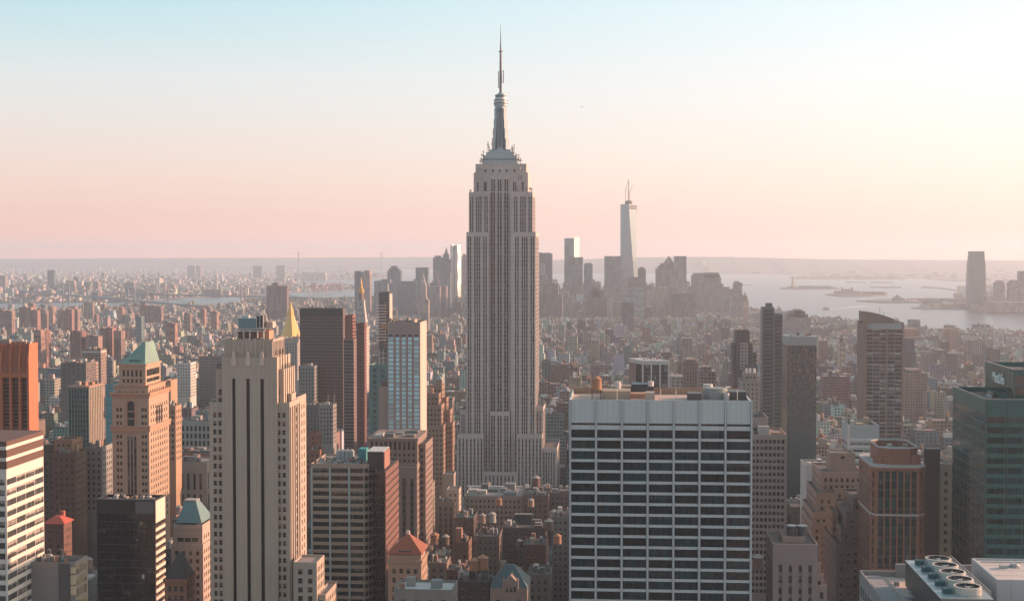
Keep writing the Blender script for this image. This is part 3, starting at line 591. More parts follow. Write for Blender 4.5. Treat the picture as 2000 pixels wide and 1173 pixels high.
def copper_roof_tower():
    Y = 800; B = Bld('office_tower', 'ornate tan tower with arched windows under a green copper pyramid roof', 'office tower', 'copper pyramid tower', vb=1010)
    TB = wall((.40, .275, .195), .16, .85, 0, 1.4); OR = wall((.40, .23, .15), .25); COP = wall((.17, .265, .22), .45, .6)
    px = Y / F; zz = lambda p: ZP(255, p, Y); X = lambda a: XP(a, Y)
    body = B.tier(218, 290, 768, Y, None, TB, sp(3.6, 2, 3.9, 2.1, cols=[(X(a) - X(218), X(a + 4.8) - X(218)) for a in (226, 232.5, 275, 281)], mt=7, d=.4, g=SASH), sp(4.2, 1.6, 3.9, 2.3, ms=2, mt=6, g=SASH), xs=330, par=1)
    B.band(body, zz(771), zz(766.5), 1.1, OR); B.band(body, zz(776), zz(772), .5, OR, 'frieze'); B.band(body, zz(842), zz(833), .8, OR, 'frieze'); B.band(body, zz(833), zz(831), 1.3, TB)
    # central dark bays: tall arched window above, three slots below
    m = B.part('arched_window', True); x0, x1 = X(248.5), X(262); xm = (x0 + x1) / 2; rr = (x1 - x0) / 2; za = zz(790); GD = glass((.012, .018, .020), None, (.05, .05, .05), .12, mull=3)
    m.face([(x0, Y - .12, zz(832)), (x1, Y - .12, zz(832))] + [(xm + rr * math.cos(t * math.pi / 10), Y - .12, za + rr * math.sin(t * math.pi / 10)) for t in range(11)], GD)
    f = B.part('arch_surround', True)
    for t in range(12):
        a, c = t * math.pi / 12, (t + 1) * math.pi / 12
        f.beam((xm + (rr + .5) * math.cos(a), Y - .2, za + (rr + .5) * math.sin(a)), (xm + (rr + .5) * math.cos(c), Y - .2, za + (rr + .5) * math.sin(c)), .55, OR)
    for sgn in (-1, 1): f.box(xm + sgn * (rr + .5) - .4, Y - .5, zz(832), xm + sgn * (rr + .5) + .4, Y - .003, za, OR)
    for p in (803, 817): B.part('transom', True).box(x0, Y - .3, zz(p) - .25, x1, Y - .13, zz(p) + .25, TB)
    for a in (247.5, 254, 260.5):
        B.panes.append(((X(a), Y - .06, zz(1035)), (1, 0), X(a + 4.6) - X(a), zz(852) - zz(1035), stripmat(3.9, .62, (.012, .015, .016), (.06, .05, .045), (.10, .08, .06), 'cp'), 'window_strip'))
    for a in (252.2, 258.8): B.part('pier', True).box(X(a), Y - .5, 0, X(a + 1.6), Y - .003, zz(846), TB)
    for j in range(3): B.part('west_arch', True).box(body[2] + .003, body[1] + 13 + j * 4.3, zz(835), body[2] + .12, body[1] + 15.2 + j * 4.3, zz(797), GD)
    b = B.tier(223, 289, 754, Y + 2, 31, TB, sp(3.5, 1.9, 4, 2.2, ms=1.4, mt=1.6, mb=1, g=SASH), sp(2.6, 1.2, 4, 2.2, ms=1.2, mt=1.6, g=SASH), par=.7)
    B.band(b, zz(756), zz(753), .5, OR)
    b = B.tier(232, 284, 713, Y + 4, 27, TB, sp(2.75, 1.35, 7, 3.8, ms=1.6, mt=3.6, mb=0, rows=[(zz(748), zz(741)), (zz(736), zz(723))], g=DK), sp(2.5, 1.0, 7, 3.8, ms=2, mt=3.6, rows=[(zz(748), zz(741)), (zz(736), zz(723))], g=DK), par=.4)
    B.band(b, zz(714.5), zz(711.5), .6, TB)
    r = random.Random(2)
    for i in range(9): B.part('urn', True).cyl(body[2] + .3, body[1] + 2 + i * 4, zz(766), zz(760), .5, .25, OR, 6)
    # copper roof: steep pyramid cut off short, with dark dormers along its foot
    x0, y0, x1, y1 = b[0] + .4, b[1] + .4, b[2] - .4, b[3] - .4; m = B.part('copper_roof', True)
    m.loft([(x0, y0), (x1, y0), (x1, y1), (x0, y1)], zz(712), [(X(262), y0 + 11), (X(267), y0 + 11), (X(270), y1 - 3), (X(265), y1 - 3)], zz(671), COP)
    for i in range(5): B.part('dormer', True).box(X(246 + i * 4.7), y0 + .5 + .6, zz(710), X(249 + i * 4.7), y0 + 4, zz(703.5), plain((.05, .13, .11)))
    for i in range(6): B.part('dormer', True).box(x1 - 3.2, y0 + 3 + i * 3.6, zz(711), x1 - 1.0, y0 + 4.8 + i * 3.6, zz(706), COP)
    B.done()
copper_roof_tower()
def left_group():
    Y = 760; B = Bld('office_tower', 'orange brown ribbed slab with recessed dark window bays and a flared top', 'office tower', 'orange ribbed slab', vb=832)
    OB = wall((.46, .15, .08), .12); px = Y / F; GB = glass((.035, .025, .022), (.12, .08, .06), None, .2, .4)
    b = B.tier(-40, 58, 670, Y, None, OB, None, None, xs=74.5, par=1.5); zz = lambda p: ZP(30, p, Y)
    for a, c in ((-28, -15), (-10.5, 2.5), (7.5, 20.5), (25.5, 38.5), (43.5, 55.5)):
        x0, x1 = XP(a, Y), XP(c, Y)
        for k in range(13): B.panes.append(((x0, Y - .05, zz(741 + 7.2 * k + 4.6)), (1, 0), x1 - x0, 4.6 * px, GB, 'window'))
        B.part('bay_back', True).box(x0 - .2, Y - .03, 0, x1 + .2, Y - .004, zz(736), wall((.20, .10, .075)))
        m = B.part('flared_panel', True); m.face([(x0 - 1.2, Y - 2.2, zz(728)), (x1 + 1.2, Y - 2.2, zz(728)), (x1 - .6, Y - .05, zz(672)), (x0 + .6, Y - .05, zz(672))], wall((.32, .11, .065)))
        B.part('lintel', True).box(x0 - 1.2, Y - 2.2, zz(736), x1 + 1.2, Y - .03, zz(728.1), OB)
    for a in (-15, 3, 21, 39, 55.7):
        m = B.part('rib', True); m.box(XP(a, Y), Y - 2.6, 0, XP(a + 4, Y), Y - .003, zz(700), OB); m.loft([(XP(a, Y), Y - 2.6), (XP(a + 4, Y), Y - 2.6), (XP(a + 4, Y), Y - .003), (XP(a, Y), Y - .003)], zz(700), [(XP(a + 1, Y), Y - .7), (XP(a + 3, Y), Y - .7), (XP(a + 3, Y), Y - .003), (XP(a + 1, Y), Y - .003)], zz(671), OB)
    B.clutter(6, 1.5, 2.5); B.done()
    # striped slab whose long west face catches the sun
    Y = 480; B = Bld('office_tower', 'white and brown striped office slab with its long sunlit face turned right', 'office tower', 'white striped slab')
    WS = wall((.62, .55, .48), .08); BRN = wall((.12, .066, .052), .15)
    gs = glass((.06, .06, .062), (.42, .36, .31), (.30, .26, .23), .15, .7, mull=9)
    ye = Y + 32; px = Y / F; z1 = ZP(10, 862, Y); rows = [(z1 - (12 + 21.5 * i) * px - 2.15, z1 - (12 + 21.5 * i) * px) for i in range(3, 22)][::-1]
    x1 = XP(10, Y); P = [(x1 - 40, Y), (x1, Y), (x1, ye), (x1 - 40, ye)]
    B.poly(P, 0, z1, WS, [sp(3, .8, 4, 2, rows=rows, g=gs, ms=.4, name='ribbon_window'), sp(8.0, .995, 4, 2, rows=rows, g=gs, ms=.15, d=.2, name='ribbon_window')], ROOFP, 1.4)
    B.box = (x1 - 40, Y, x1, ye, z1)
    for i, (a, c) in enumerate(((0, 10), (17, 33), (40, 56))): B.part('brown_band', True).box(x1 - 40.1, Y - .2, z1 - c * px + .1, x1 + .2, ye - .1, z1 - a * px + (.05 if i == 0 else 0), BRN)
    B.clutter(3, 1.4, 3, (x1 - 38, Y + 3, x1 - 8, ye - 3, z1)); B.done()
    # dark slab with banded sunlit flank
    Y = 620; B = Bld('office_tower', 'near black glass slab with a cream striped sunlit flank', 'office tower', 'black glass slab', minpx=3)
    BK = wall((.017, .014, .016), .1, .4); gk = glass((.012, .012, .014), (.07, .055, .05), (.022, .02, .021), .12, .12, mull=3, var=.5); px = Y / F
    z1 = ZP(245, 975, Y)
    b = B.tier(186, 300, 975, Y, None, BK, sp(3.6, .97, 3.46, 3.1, ms=.3, mt=6.5, g=gk, d=.12, sill=.2), sp(4.2, .98, 3.46, 1.85, ms=.5, mt=11, d=.25, g=glass((.09, .06, .05), (.3, .2, .15), (.2, .14, .11), .2, .4, mull=6), name='ribbon_window'), xs=320, par=1.3, roof=ROOFP)
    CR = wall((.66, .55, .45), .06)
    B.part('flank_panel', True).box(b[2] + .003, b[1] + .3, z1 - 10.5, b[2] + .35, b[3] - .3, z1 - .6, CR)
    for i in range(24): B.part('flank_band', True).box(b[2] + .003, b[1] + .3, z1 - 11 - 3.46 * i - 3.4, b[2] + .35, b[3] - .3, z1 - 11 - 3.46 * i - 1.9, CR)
    B.part('upper_panel', True).box(XP(262, Y), Y - .12, z1 - 28 * px, XP(298, Y), Y - .003, z1 - 3 * px, wall((.15, .125, .12), .1))
    for a, t, w, h in ((274, 1120, 5, 9), (270, 1018, 7, 6), (263, 1052, 4, 3)): B.panes.append(((XP(a, Y), Y - .05, ZP(a, t + h, Y)), (1, 0), w * px, h * px, plain((.42, .46, .46)) if a == 274 else plain((.24, .15, .10)), 'window'))  # a few lit windows, their light painted as paler panes
    B.part('coping', True).box(b[0] - .1, b[1] - .1, z1 + .003, b[0] + (b[2] - b[0]), b[1] + .35, z1 + .3, plain((.20, .16, .15)))
    for i in range(9): B.unit(b[0] + 3 + i * 2.4, b[1] + 5 + (i * 7 % 5), b[0] + 4.6 + i * 2.4, b[1] + 8 + (i * 7 % 5), z1 - 1.3, 1.0 + (i * 3 % 4) * .35, UNITS[i % 6])
    B.done()
    # grey panelled block at the bottom
    Y = 500; B = Bld('office_building', 'grey panelled block with a glazed sunlit flank and cluttered roof', 'office building', 'grey panelled block')
    GP = wall((.235, .21, .20), .06, .7, 0, 0, 1.1); GDk = wall((.10, .09, .09), .06, .7, 0, 0, .6)
    b = B.tier(-30, 143, 1096, Y, None, GP, None, sp(3.2, .9, 4.2, 3.6, ms=.6, mt=1.2, g=glass((.20, .16, .11), (.42, .32, .2), (.5, .38, .25), .2, .8, fw=.05, rail=False), d=.15, name='glazed_panel'), xs=168, par=1.5, roof=ROOFD)
    z1 = b[4]
    for a, c in ((10, 36), (110, 133)): B.part('dark_panel', True).box(XP(a, Y), Y - .15, 0, XP(c, Y), Y - .003, z1 - .4, GDk)
    for a, t, u in ((134, 1107, 1118), (134, 1122, 1140), (134, 1143, 1160)): B.part('bay', True).box(XP(a, Y - .5), Y - .7, ZP(138, u, Y), XP(143, Y), Y - .003, ZP(138, t, Y), wall((.55, .43, .28)))
    r = random.Random(12)
    for i in range(26):
        x = b[0] + 5 + r.random() * 24; y = b[1] + 2 + r.random() * 8
        B.unit(x, y, x + r.uniform(.5, 1.8), y + r.uniform(.5, 1.6), z1 - 1.5, r.uniform(1.5, 2.7), r.choice(UNITS + [plain((.05, .17, .22)), plain((.35, .18, .12))]))
    for a in (99, 123): m = B.part('roof_lamp', True); p = at(a, 1096, Y + 7); m.beam((p.x, p.y, z1 - 1.5), (p.x, p.y, ZP(a, 1073, Y + 7)), .12, WHITE); m.box(p.x - 1.1, p.y - .1, ZP(a, 1073, Y + 7), p.x, p.y + .1, ZP(a, 1073, Y + 7) + .22, WHITE)
    B.done()
    # teal pyramid
    Y = 650; B = Bld('office_tower', 'pale pink stone tower with a truncated teal pyramid roof', 'office tower', 'teal pyramid tower')
    PK = wall((.44, .33, .28), .1); gg = glass((.025, .03, .032), (.25, .18, .15), (.12, .10, .09), .15, .4)
    zz = lambda p: ZP(372, p, Y)
    b = B.tier(331, 394, 1062, Y, None, PK, sp(3.2, 1.6, 3.7, 2.0, ms=1, mt=2, g=gg), sp(3.2, 1.4, 3.7, 2, g=gg), xs=411, par=.6)
    b = B.tier(335, 393, 1024, Y + 2, 20, PK, sp(4, .93, 3.6, 2.0, ms=2, mt=5, g=gg), sp(3.2, 1.4, 3.7, 2, ms=2, mt=4, g=gg), par=.3)
    x0, y0, x1, y1, _ = b; cx, cy = XP(373, Y + 12), (y0 + y1) / 2; m = B.part('pyramid_roof', True); TLR = wall((.13, .22, .22), .12, .6); h = 2.7
    m.loft([(x0 + 1.4, y0 + 1), (x1 - .6, y0 + 1), (x1 - .6, y1 - 1), (x0 + 1.4, y1 - 1)], zz(1023), [(cx - h, cy - h), (cx + h, cy - h), (cx + h, cy + h), (cx - h, cy + h)], zz(985), TLR)
    m = B.part('roof_cap', True); m.box(cx - h - .3, cy - h - .3, zz(985), cx + h + .3, cy + h + .3, zz(982.5), plain((.34, .30, .27)))
    for a in (0, 1): B.part('railing', True).box(x0 + .6, y0 - .2, zz(1026 + 12 * a + 6), x1 - .6, y0 - .05, zz(1026 + 12 * a + 3.5), wall((.5, .38, .32)))
    B.done()
    Y = 600; B = Bld('office_building', 'brick building with a dark hipped roof beside the black glass slab', 'office building', 'dark hipped roof building')
    BRK = wall((.27, .14, .09), .2, .85, 0, .9)
    b = B.tier(318, 361, 1130, Y, None, BRK, sp(3, 1.4, 4, 2.4, ms=.8, mt=2, g=SASH), sp(3, 1.4, 4, 2.4, g=SASH), xs=379, par=.3)
    B.band(b, b[4] - 1.4, b[4] + .1, .6, BRK); pyramid(B, b, 1129, 1084, Y, .16, wall((.07, .065, .06), .2), -.3, 'hipped_roof')
    for i in range(6): B.part('crenel', True).cyl(b[2] + .2, b[1] + 1 + i * 2.6, b[4], b[4] + 1.6, .35, .15, BRK, 6)
    B.done()
    Y = 650; B = Bld('apartment_building', 'small dark brick building under a bright red hipped roof', 'apartment building', 'red hipped roof house')
    b = B.tier(84, 121, 1023, Y, 10, wall((.15, .07, .055), .2), sp(3, 1.3, 3.4, 1.8, g=SASH), par=.2)
    pyramid(B, b, 1022, 1010, Y, .25, wall((.42, .085, .055), .2), 1, 'hipped_roof')
    m = B.part('chimney', True); c = at(122, 1010, Y + 8); m.box(c.x - 1, c.y - 1, b[4], c.x + 1, c.y + 1, b[4] + 5, wall((.36, .11, .07))); B.done()
    # green glass block with pale lit grid flank
    Y = 950; B = Bld('office_tower', 'dark green glass block with thin pale mullions and a cluttered roof rim', 'office tower', 'green mullioned block', vb=862)
    DG = wall((.07, .10, .085), .1, .5); gg = glass((.025, .055, .05), (.10, .12, .10), None, .12, .4)
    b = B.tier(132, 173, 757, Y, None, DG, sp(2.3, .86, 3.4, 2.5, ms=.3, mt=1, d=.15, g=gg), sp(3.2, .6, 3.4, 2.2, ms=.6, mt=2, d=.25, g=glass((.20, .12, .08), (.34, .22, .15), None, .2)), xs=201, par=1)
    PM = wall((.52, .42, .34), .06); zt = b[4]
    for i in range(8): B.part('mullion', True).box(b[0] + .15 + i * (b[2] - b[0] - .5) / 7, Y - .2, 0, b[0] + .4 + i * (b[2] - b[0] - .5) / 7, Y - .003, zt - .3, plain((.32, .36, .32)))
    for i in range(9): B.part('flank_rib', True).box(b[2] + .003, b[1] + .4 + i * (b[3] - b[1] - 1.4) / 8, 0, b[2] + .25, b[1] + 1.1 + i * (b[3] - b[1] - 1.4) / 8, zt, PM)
    m = B.part('roof_rim', True); m.box(b[0] - .3, b[1] - .3, zt + .003, b[2] + .3, b[3] + .3, zt + 1.1, wall((.36, .20, .15))); B.clutter(9, 0, 3.2, (b[0], b[1], b[2], b[3], zt + 1.1)); B.done()
left_group()
def right_group():
    # green glass tower with the sign
    Y = 600; B = Bld('office_tower', 'dark green glass tower with lettering on its raised top block', 'office tower', 'green glass tower with lettering', minpx=6)
    GW = wall((.006, .105, .098), .15, .35); g1 = glass((.003, .042, .042), (.012, .09, .08), (.012, .10, .088), .08, .3, mull=5, var=1.0); g2 = glass((.022, .085, .085), (.05, .09, .08), (.03, .07, .066), .05, .3, mull=5, var=.6, spec=.9)
    X0 = XP(1926, Y); P = [(X0, Y), (X0 + 60, Y), (X0 + 60, Y + 58), (X0, Y + 58)]; z1 = ZP(1926, 780, Y); px = Y / F
    f1 = sp(7.5, .94, 4.2, 2.5, ms=.6, mt=6, d=.2, g=g1, name='ribbon_window'); f2 = sp(7.2, .98, 4.2, 3.6, ms=.4, mt=6, d=.08, g=g2, name='ribbon_window')
    B.poly(P, 0, z1, GW, [f1, f1, None, f2], ROOFD, 2.2)
    m = B.part('coping', True); CP = plain((.30, .27, .25)); m.box(X0 - .25, Y - .25, z1 + .003, X0 + .5, Y + 58, z1 + .45, CP); m.box(X0 + .5, Y - .25, z1 + .003, X0 + 60, Y + .5, z1 + .45, CP)
    for i in range(7): B.part('mullion', True).box(X0 + .2 + i * 8.6, Y - .3, 0, X0 + .5 + i * 8.6, Y - .003, z1 - .3, plain((.04, .10, .09), .4))
    x0 = XP(1980, Y + 8); z2 = ZP(1980, 722, Y + 8); g3 = glass((.02, .06, .055), None, (.03, .09, .08), .1, mull=4)
    B.poly([(x0, Y + 8), (x0 + 46, Y + 8), (x0 + 46, Y + 54), (x0, Y + 54)], z1 - 3, z2, GW, [sp(5, .96, 5, 4.2, ms=.5, mt=2, d=.12, g=g3, name='glass_panel'), None, None, sp(6, .97, 5.5, 5, ms=.5, mt=1.2, d=.1, g=g3, name='glass_panel')], ROOFD, 2)
    m = B.part('coping', True); m.box(x0 - .2, Y + 7.8, z2 + .003, x0 + .5, Y + 54, z2 + .4, CP); m.box(x0 + .5, Y + 7.8, z2 + .003, x0 + 46, Y + 8.5, z2 + .4, CP)
    for i in range(9): B.unit(x0 + 3 + i * 4.4, Y + 12 + (i * 5 % 9), x0 + 5.8 + i * 4.4, Y + 16 + (i * 5 % 9), z2 - 2, 1.6 + (i % 3), plain((.22, .12, .09)))
    B.box = (X0 + 4, Y + 4, x0 - 2, Y + 50, z1)
    for i in range(5): B.unit(X0 + 2.5 + i * 2.1, Y + 8 + i * 7, X0 + 4.2 + i * 2.1, Y + 12 + i * 7, z1 - 2.2, 1.6 + i % 2, UNITS[i])
    E = B.done()
    tx = bpy.data.curves.new('sign_letters', 'FONT'); tx.body = 'MetLife'; tx.size = 6.2; tx.extrude = .2; tx.offset = .1; tx.align_x = 'CENTER'; tx.align_y = 'CENTER'
    tx.materials.append(plain((.72, .76, .74), .5)); tmp = bpy.data.objects.new('sign_letters', tx); C.objects.link(tmp); bpy.context.view_layer.update(); me = bpy.data.meshes.new_from_object(tmp.evaluated_get(bpy.context.evaluated_depsgraph_get())); bpy.data.objects.remove(tmp); o = bpy.data.objects.new('sign_letters', me); C.objects.link(o); o.parent = E
    o.rotation_euler = (math.pi / 2, 0, -math.pi / 2); o.location = Vector((x0 - .25, Y + 31, z2 - 5.6)) - Vector(E['_o'])
    # octagonal brown tower
    Y = 620; B = Bld('office_tower', 'reddish brown octagonal tower with teal window bays and a drum top', 'office tower', 'brown octagonal tower', cap=100, minpx=6)
    OT = wall((.25, .115, .08), .14, .8, 0, 1.8); PL = wall((.40, .36, .335), .08); gt = [glass((.010, .055, .055), (.05, .09, .085), (.03, .035, .033), .1, .3, mull=3), glass((.018, .05, .052), (.12, .10, .08), (.03, .035, .033), .1, .4, mull=3)]
    xa, xb, xc, xd = XP(1705, Y), XP(1727, Y), XP(1795, Y), XP(1811, Y); c = 3; zt = ZP(1757, 910, Y); px = Y / F
    P = [(xb - 3, Y), (xd - c, Y), (xd, Y + c), (xd, Y + 34), (xd - c, Y + 39), (xa + c, Y + 39), (xa, Y + 34), (xa, Y + c + 1)]
    fr = sp(3.4, 2.2, 4.1, 2.9, ms=.9, mt=2.2, g=gt, d=.5, strip=True, sm=wall((.035, .05, .05), .1, .4)); B.poly(P, 0, zt, OT, [sp(3.0, .74, 4.1, 3.2, ms=.6, mt=2.0, g=gt, d=.55, strip=True, sm=wall((.03, .05, .05), .1, .4)), sp(3, .5, 4.1, 2.9, g=gt), fr, None, None, None, fr, sp(3.1, .5, 4.1, 2.9, mt=2, g=gt)], ROOFD, 1)
    cen = lambda o, z0, z1, m, nm='cornice': (lambda cx, cy: B.part(nm, True).loft([(cx + (p[0] - cx) * o, cy + (p[1] - cy) * o) for p in P], z0, [(cx + (p[0] - cx) * o, cy + (p[1] - cy) * o) for p in P], z1, m, bot=True))(sum(p[0] for p in P) / 8, sum(p[1] for p in P) / 8)
    cen(1.02, zt - .7, zt + .15, PL); zc = ZP(1757, 1005, Y); cen(1.012, zc - .5, zc + .4, PL)
    for k in (3.3, 6.6): cen(1.006, zt - 19 - k * 8, zt - 18 - k * 8, OT, 'band')
    y2 = Y + 4; x0, x1 = XP(1720, y2), XP(1797, y2); z2 = ZP(1757, 876, y2); D = 28
    Q = [(x0 + 4, y2), (x1 - 4, y2), (x1, y2 + 4), (x1, y2 + D - 4), (x1 - 4, y2 + D), (x0 + 4, y2 + D), (x0, y2 + D - 4), (x0, y2 + 4)]
    B.poly(Q, zt - 1, z2, OT, [], ROOFP, 2.4)
    m = B.part('coping', True); cx, cy = (x0 + x1) / 2, y2 + D / 2
    for i in range(8): a, b_ = Q[i], Q[(i + 1) % 8]; m.beam((*a, z2 + .25), (*b_, z2 + .25), .5, PL)
    for i in range(7): B.part('bracket', True).box(x0 + 4 + i * 2.0, y2 - .25, z2 - 3.4, x0 + 5.2 + i * 2.0, y2 - .003, z2 - 2.4, OT)
    for i in range(4): B.unit(x0 + 3 + i * 3.4, y2 + 7 + (i % 2) * 9, x0 + 5 + i * 3.4, y2 + 10 + (i % 2) * 9, z2 - 2.4, 2.2, UNITS[i])
    m = B.part('shoulder', True); m.cyl(xd - 4, Y + 7, zt, zt + 4, 3, 3, OT, 8); m = B.part('shoulder', True); m.cyl(xa + 5, Y + 9, zt, zt + 3, 3, 3, OT, 8)
    B.done()
    # white ribbed block with grey blank top
    Y = 850; B = Bld('office_building', 'pale grey office block with thin white window bands and a blank top', 'office building', 'white banded block', vb=945)
    GY = wall((.34, .37, .37), .06); g = glass((.03, .035, .035), (.3, .27, .23), (.2, .2, .19), .15, .5, mull=10)
    b = B.tier(1658, 1718, 830, Y, None, GY, sp(9, .96, 4.0, 1.9, ms=.8, mt=9, g=g, name='ribbon_window'), sp(9, .96, 4.0, 1.9, ms=.8, mt=9, g=g, name='ribbon_window'), xs=1645, par=1.2)
    m = B.part('end_frame', True); m.box(b[0] - .5, b[1] - .4, 0, b[0] + 1.0, b[1] - .003, b[4] + .4, WHITE)
    for k in range(22): B.part('white_band', True).box(b[0] + .3, b[1] - .22, b[4] - 9 - 4.0 * k - .25, b[2] - .2, b[1] - .003, b[4] - 9 - 4.0 * k + 1.25, plain((.52, .52, .50)))
    B.clutter(4); B.done()
    # beige setback block
    Y = 740; B = Bld('office_building', 'buff masonry building stepping back to a plain square top box', 'office building', 'buff stepped building', vb=1130)
    BU = wall((.30, .215, .175), .16); g = glass((.022, .024, .026), (.22, .16, .12), None, .15, .5)
    f = sp(3.0, 1.35, 3.8, 2.0, ms=1, mt=2, g=g, d=.3)
    B.tier(1623, 1672, 884, Y + 14, 14, BU, sp(20, 2, 3, 1.4, mt=3, g=g, rows=[(ZP(1648, 903, Y), ZP(1648, 897, Y))]), E=False, par=.6)
    B.tier(1605, 1688, 921, Y + 8, 34, BU, f); B.tier(1597, 1632, 962, Y + 2, 40, BU, f); B.tier(1632, 1690, 952, Y + 5, 36, BU, f); B.tier(1590, 1622, 1000, Y - 2, 42, BU, f); B.tier(1588, 1692, 1020, Y - 4, 44, BU, f)
    B.done()
    Y = 660; B = Bld('loft_building', 'dark brown brick tower with stepped ledges between buff and octagonal towers', 'office building', 'dark brown stepped tower', vb=1173)
    DB = wall((.15, .115, .10), .2, .85, 0, 1.1); g = glass((.02, .022, .024), (.30, .28, .25), None, .15, .6); f = sp(3.3, 1.2, 3.7, 1.9, ms=.8, mt=2, g=g, d=.3)
    B.tier(1684, 1706, 948, Y + 10, 12, wall((.19, .17, .16)), None, par=.4); b = B.tier(1668, 1712, 972, Y + 4, 28, DB, f)
    B.tier(1655, 1711, 998, Y, 36, DB, f); B.tier(1645, 1711, 1030, Y - 3, 40, DB, f); B.tier(1636, 1711, 1062, Y - 6, 44, DB, f); B.tier(1628, 1640, 1000, Y + 14, 18, wall((.25, .15, .11)), f); B.done()
    # pale stepped building in front
    Y = 545; B = Bld('office_building', 'pale mauve stone building with flat pilasters and two roof fans', 'office building', 'pale pilastered building', minpx=5)
    PM = wall((.25, .195, .175), .12); g = glass((.02, .03, .03), (.18, .15, .12), None, .15, .4)
    b = B.tier(1512, 1600, 1062, Y, 26, PM, sp(4.0, 1.3, 4.2, 2.6, ms=1, mt=7, g=g, d=.5, strip=True, sm=wall((.20, .165, .15))), sp(3.5, 1.2, 4.2, 2.6, g=g, mt=3), par=1)
    for j in range(3): B.tier(1590 + 4 * j, 1606 + 6 * j, 1098 + 22 * j, Y + 3 - j, 22, PM, sp(3.4, 1.2, 4.2, 2.6, g=g, ms=.5), par=.5)
    t = B.tier(1531, 1575, 1047, Y + 8, 12, wall((.31, .21, .17)), None, par=.5)
    for a in (1538, 1559): m = B.part('cooling_fan', True); p = at(a + 8, 1040, Y + 13); m.cyl(p.x, p.y, t[4] - .4, t[4] + 3.2, 1.9, 1.9, DARKM, 14); m.cyl(p.x, p.y, t[4] + 3.2, t[4] + 3.5, 2.0, 2.0, STEEL, 14)
    B.band(b, b[4] - 6.6, b[4] - 6.2, .15, PM)
    B.done()
    # beige grid slab beside the white grid tower
    Y = 690; B = Bld('office_tower', 'mauve beige gridded slab with a lower stepped front beside the white grid tower', 'office tower', 'beige gridded slab', vb=1120, minpx=5)
    BE = wall((.30, .235, .205), .1); g = glass((.02, .022, .024), (.22, .19, .17), (.12, .10, .09), .15, .35, mull=3)
    f = sp(2.05, .72, 3.15, 1.7, ms=.9, mt=1.6, g=g, d=.3)
    b = B.tier(1440, 1538, 848, Y, 30, BE, f, par=1.0, roof=ROOFP); B.clutter(6); t = B.tier(1440, 1501, 815, Y + 12, 24, BE, sp(8, .9, 4.0, 1.8, ms=.6, mt=3, g=g)); B.clutter(4, b=(XP(1470, Y), Y + 14, XP(1500, Y), Y + 30, t[4]))
    B.done()
    Y = 900; B = Bld('loft_building', 'low white walled building with round roof hatches below the mottled reflective tower', 'loft building', 'low white walled building', vb=940); b = B.tier(1575, 1622, 908, Y, 26, wall((.44, .42, .40)), None, par=.8)
    for i in range(3): B.part('roof_hatch', True).cyl(b[0] + 3 + i * 4.5, Y + 10, b[4] - .8, b[4] + .6, 1.5, 1.3, WHITE, 12)
    B.done()
    Y = 640; B = Bld('loft_building', 'narrow tan building squeezed between octagonal and green glass towers', 'office building', 'narrow tan building', vb=1110)
    f = sp(3.2, 1.7, 3.9, 2.1, ms=.6, mt=2.5, g=SASH); B.tier(1838, 1862, 905, Y + 30, 26, wall((.30, .26, .235)), f, par=.8)
    B.tier(1812, 1838, 985, Y + 34, 20, wall((.25, .17, .13)), f, par=.8); B.part('corner_pier').box(XP(1835, Y), Y + 29, 0, XP(1838, Y + 29), Y + 31, ZP(1836, 893, Y), DARKM); B.done()
    # rooftop with row of fans, white box
    Y = 288; B = Bld('office_building', 'flat pinkish roof with a low gravel parapet carrying the fan unit', 'office building', 'pink flat roof'); RW = wall((.24, .22, .215), .08)
    xr0, xr1 = XP(1685, 330), XP(1900, 330); zr = ZP(1730, 1117, 330)
    g = glass((.02, .03, .035), (.12, .12, .11), (.25, .24, .23), .12, .3); f = sp(3, 2.2, 4, 2.4, g=g, mt=2.2)
    B.vb = 1200; B.poly([(xr0, 250), (xr1 + 24, 250), (xr1 + 24, 332), (xr0, 332)], 0, zr, RW, [f, f, None, f], wall((.56, .40, .33), .3), 1.3)  # pink of the sunlight put into the deck's even colour
    B.part('parapet_walk', True).box(xr0 + .5, 250.6, zr - 1.28, xr0 + 4.5, 331, zr - .9, wall((.26, .24, .235), .2))
    for i in range(30): B.part('walk_rail', True).box(xr0 + 4.6, 252 + i * 2.6, zr - 1.28, xr0 + 4.75, 252.2 + i * 2.6, zr - .2, STEEL)
    for i, (dx, y, w, d, h) in enumerate(((6.2, 322, .9, 1.6, .9), (7.6, 314, 1.4, 1.0, .7), (6.4, 305, .8, .8, 1.5), (8.4, 298, 1.6, 2.0, 1.1), (6.8, 290, 1, 1, .6))): B.unit(xr0 + dx, y, xr0 + dx + w, y + d, zr - 1.3, h, UNITS[i])
    for i in range(3): B.part('pipe_run', True).beam((xr0 + 5.4 + i * .5, 252, zr - 1.05), (xr0 + 5.4 + i * .5, 328, zr - 1.05), .1, STEEL)
    B.part('tar_patch', True).box(xr0 + 6, 308, zr - 1.298, xr0 + 12, 312, zr - 1.29, wall((.2, .16, .15), .3))
    B.part('roof_wall', True).box(xr0 + 8, 330.6, zr - 1.25, xr1 + 20, 331.5, zr + 1.8, RW)
    B.done()
    rp = random.Random(6); B2 = None
    U = thing('cooling_tower', 'long teal rooftop cooling unit raised on legs with a row of five fans', 'cooling unit', (XP(1850, 300), 305, zr - 1.3)); HERO.append((1772, 1928, 286, 1173, [], (1850, 1094), 'five fan cooling unit', 1160))
    xa, ya0, ya1 = XP(1772, 321), 286, 321; xb = XP(1863, 321); zt = ZP(1772, 1095, 321); TB = plain((.10, .15, .155), .45, .2); TT = plain((.28, .32, .33), .4, .2); DKG = plain((.035, .055, .055), .5)
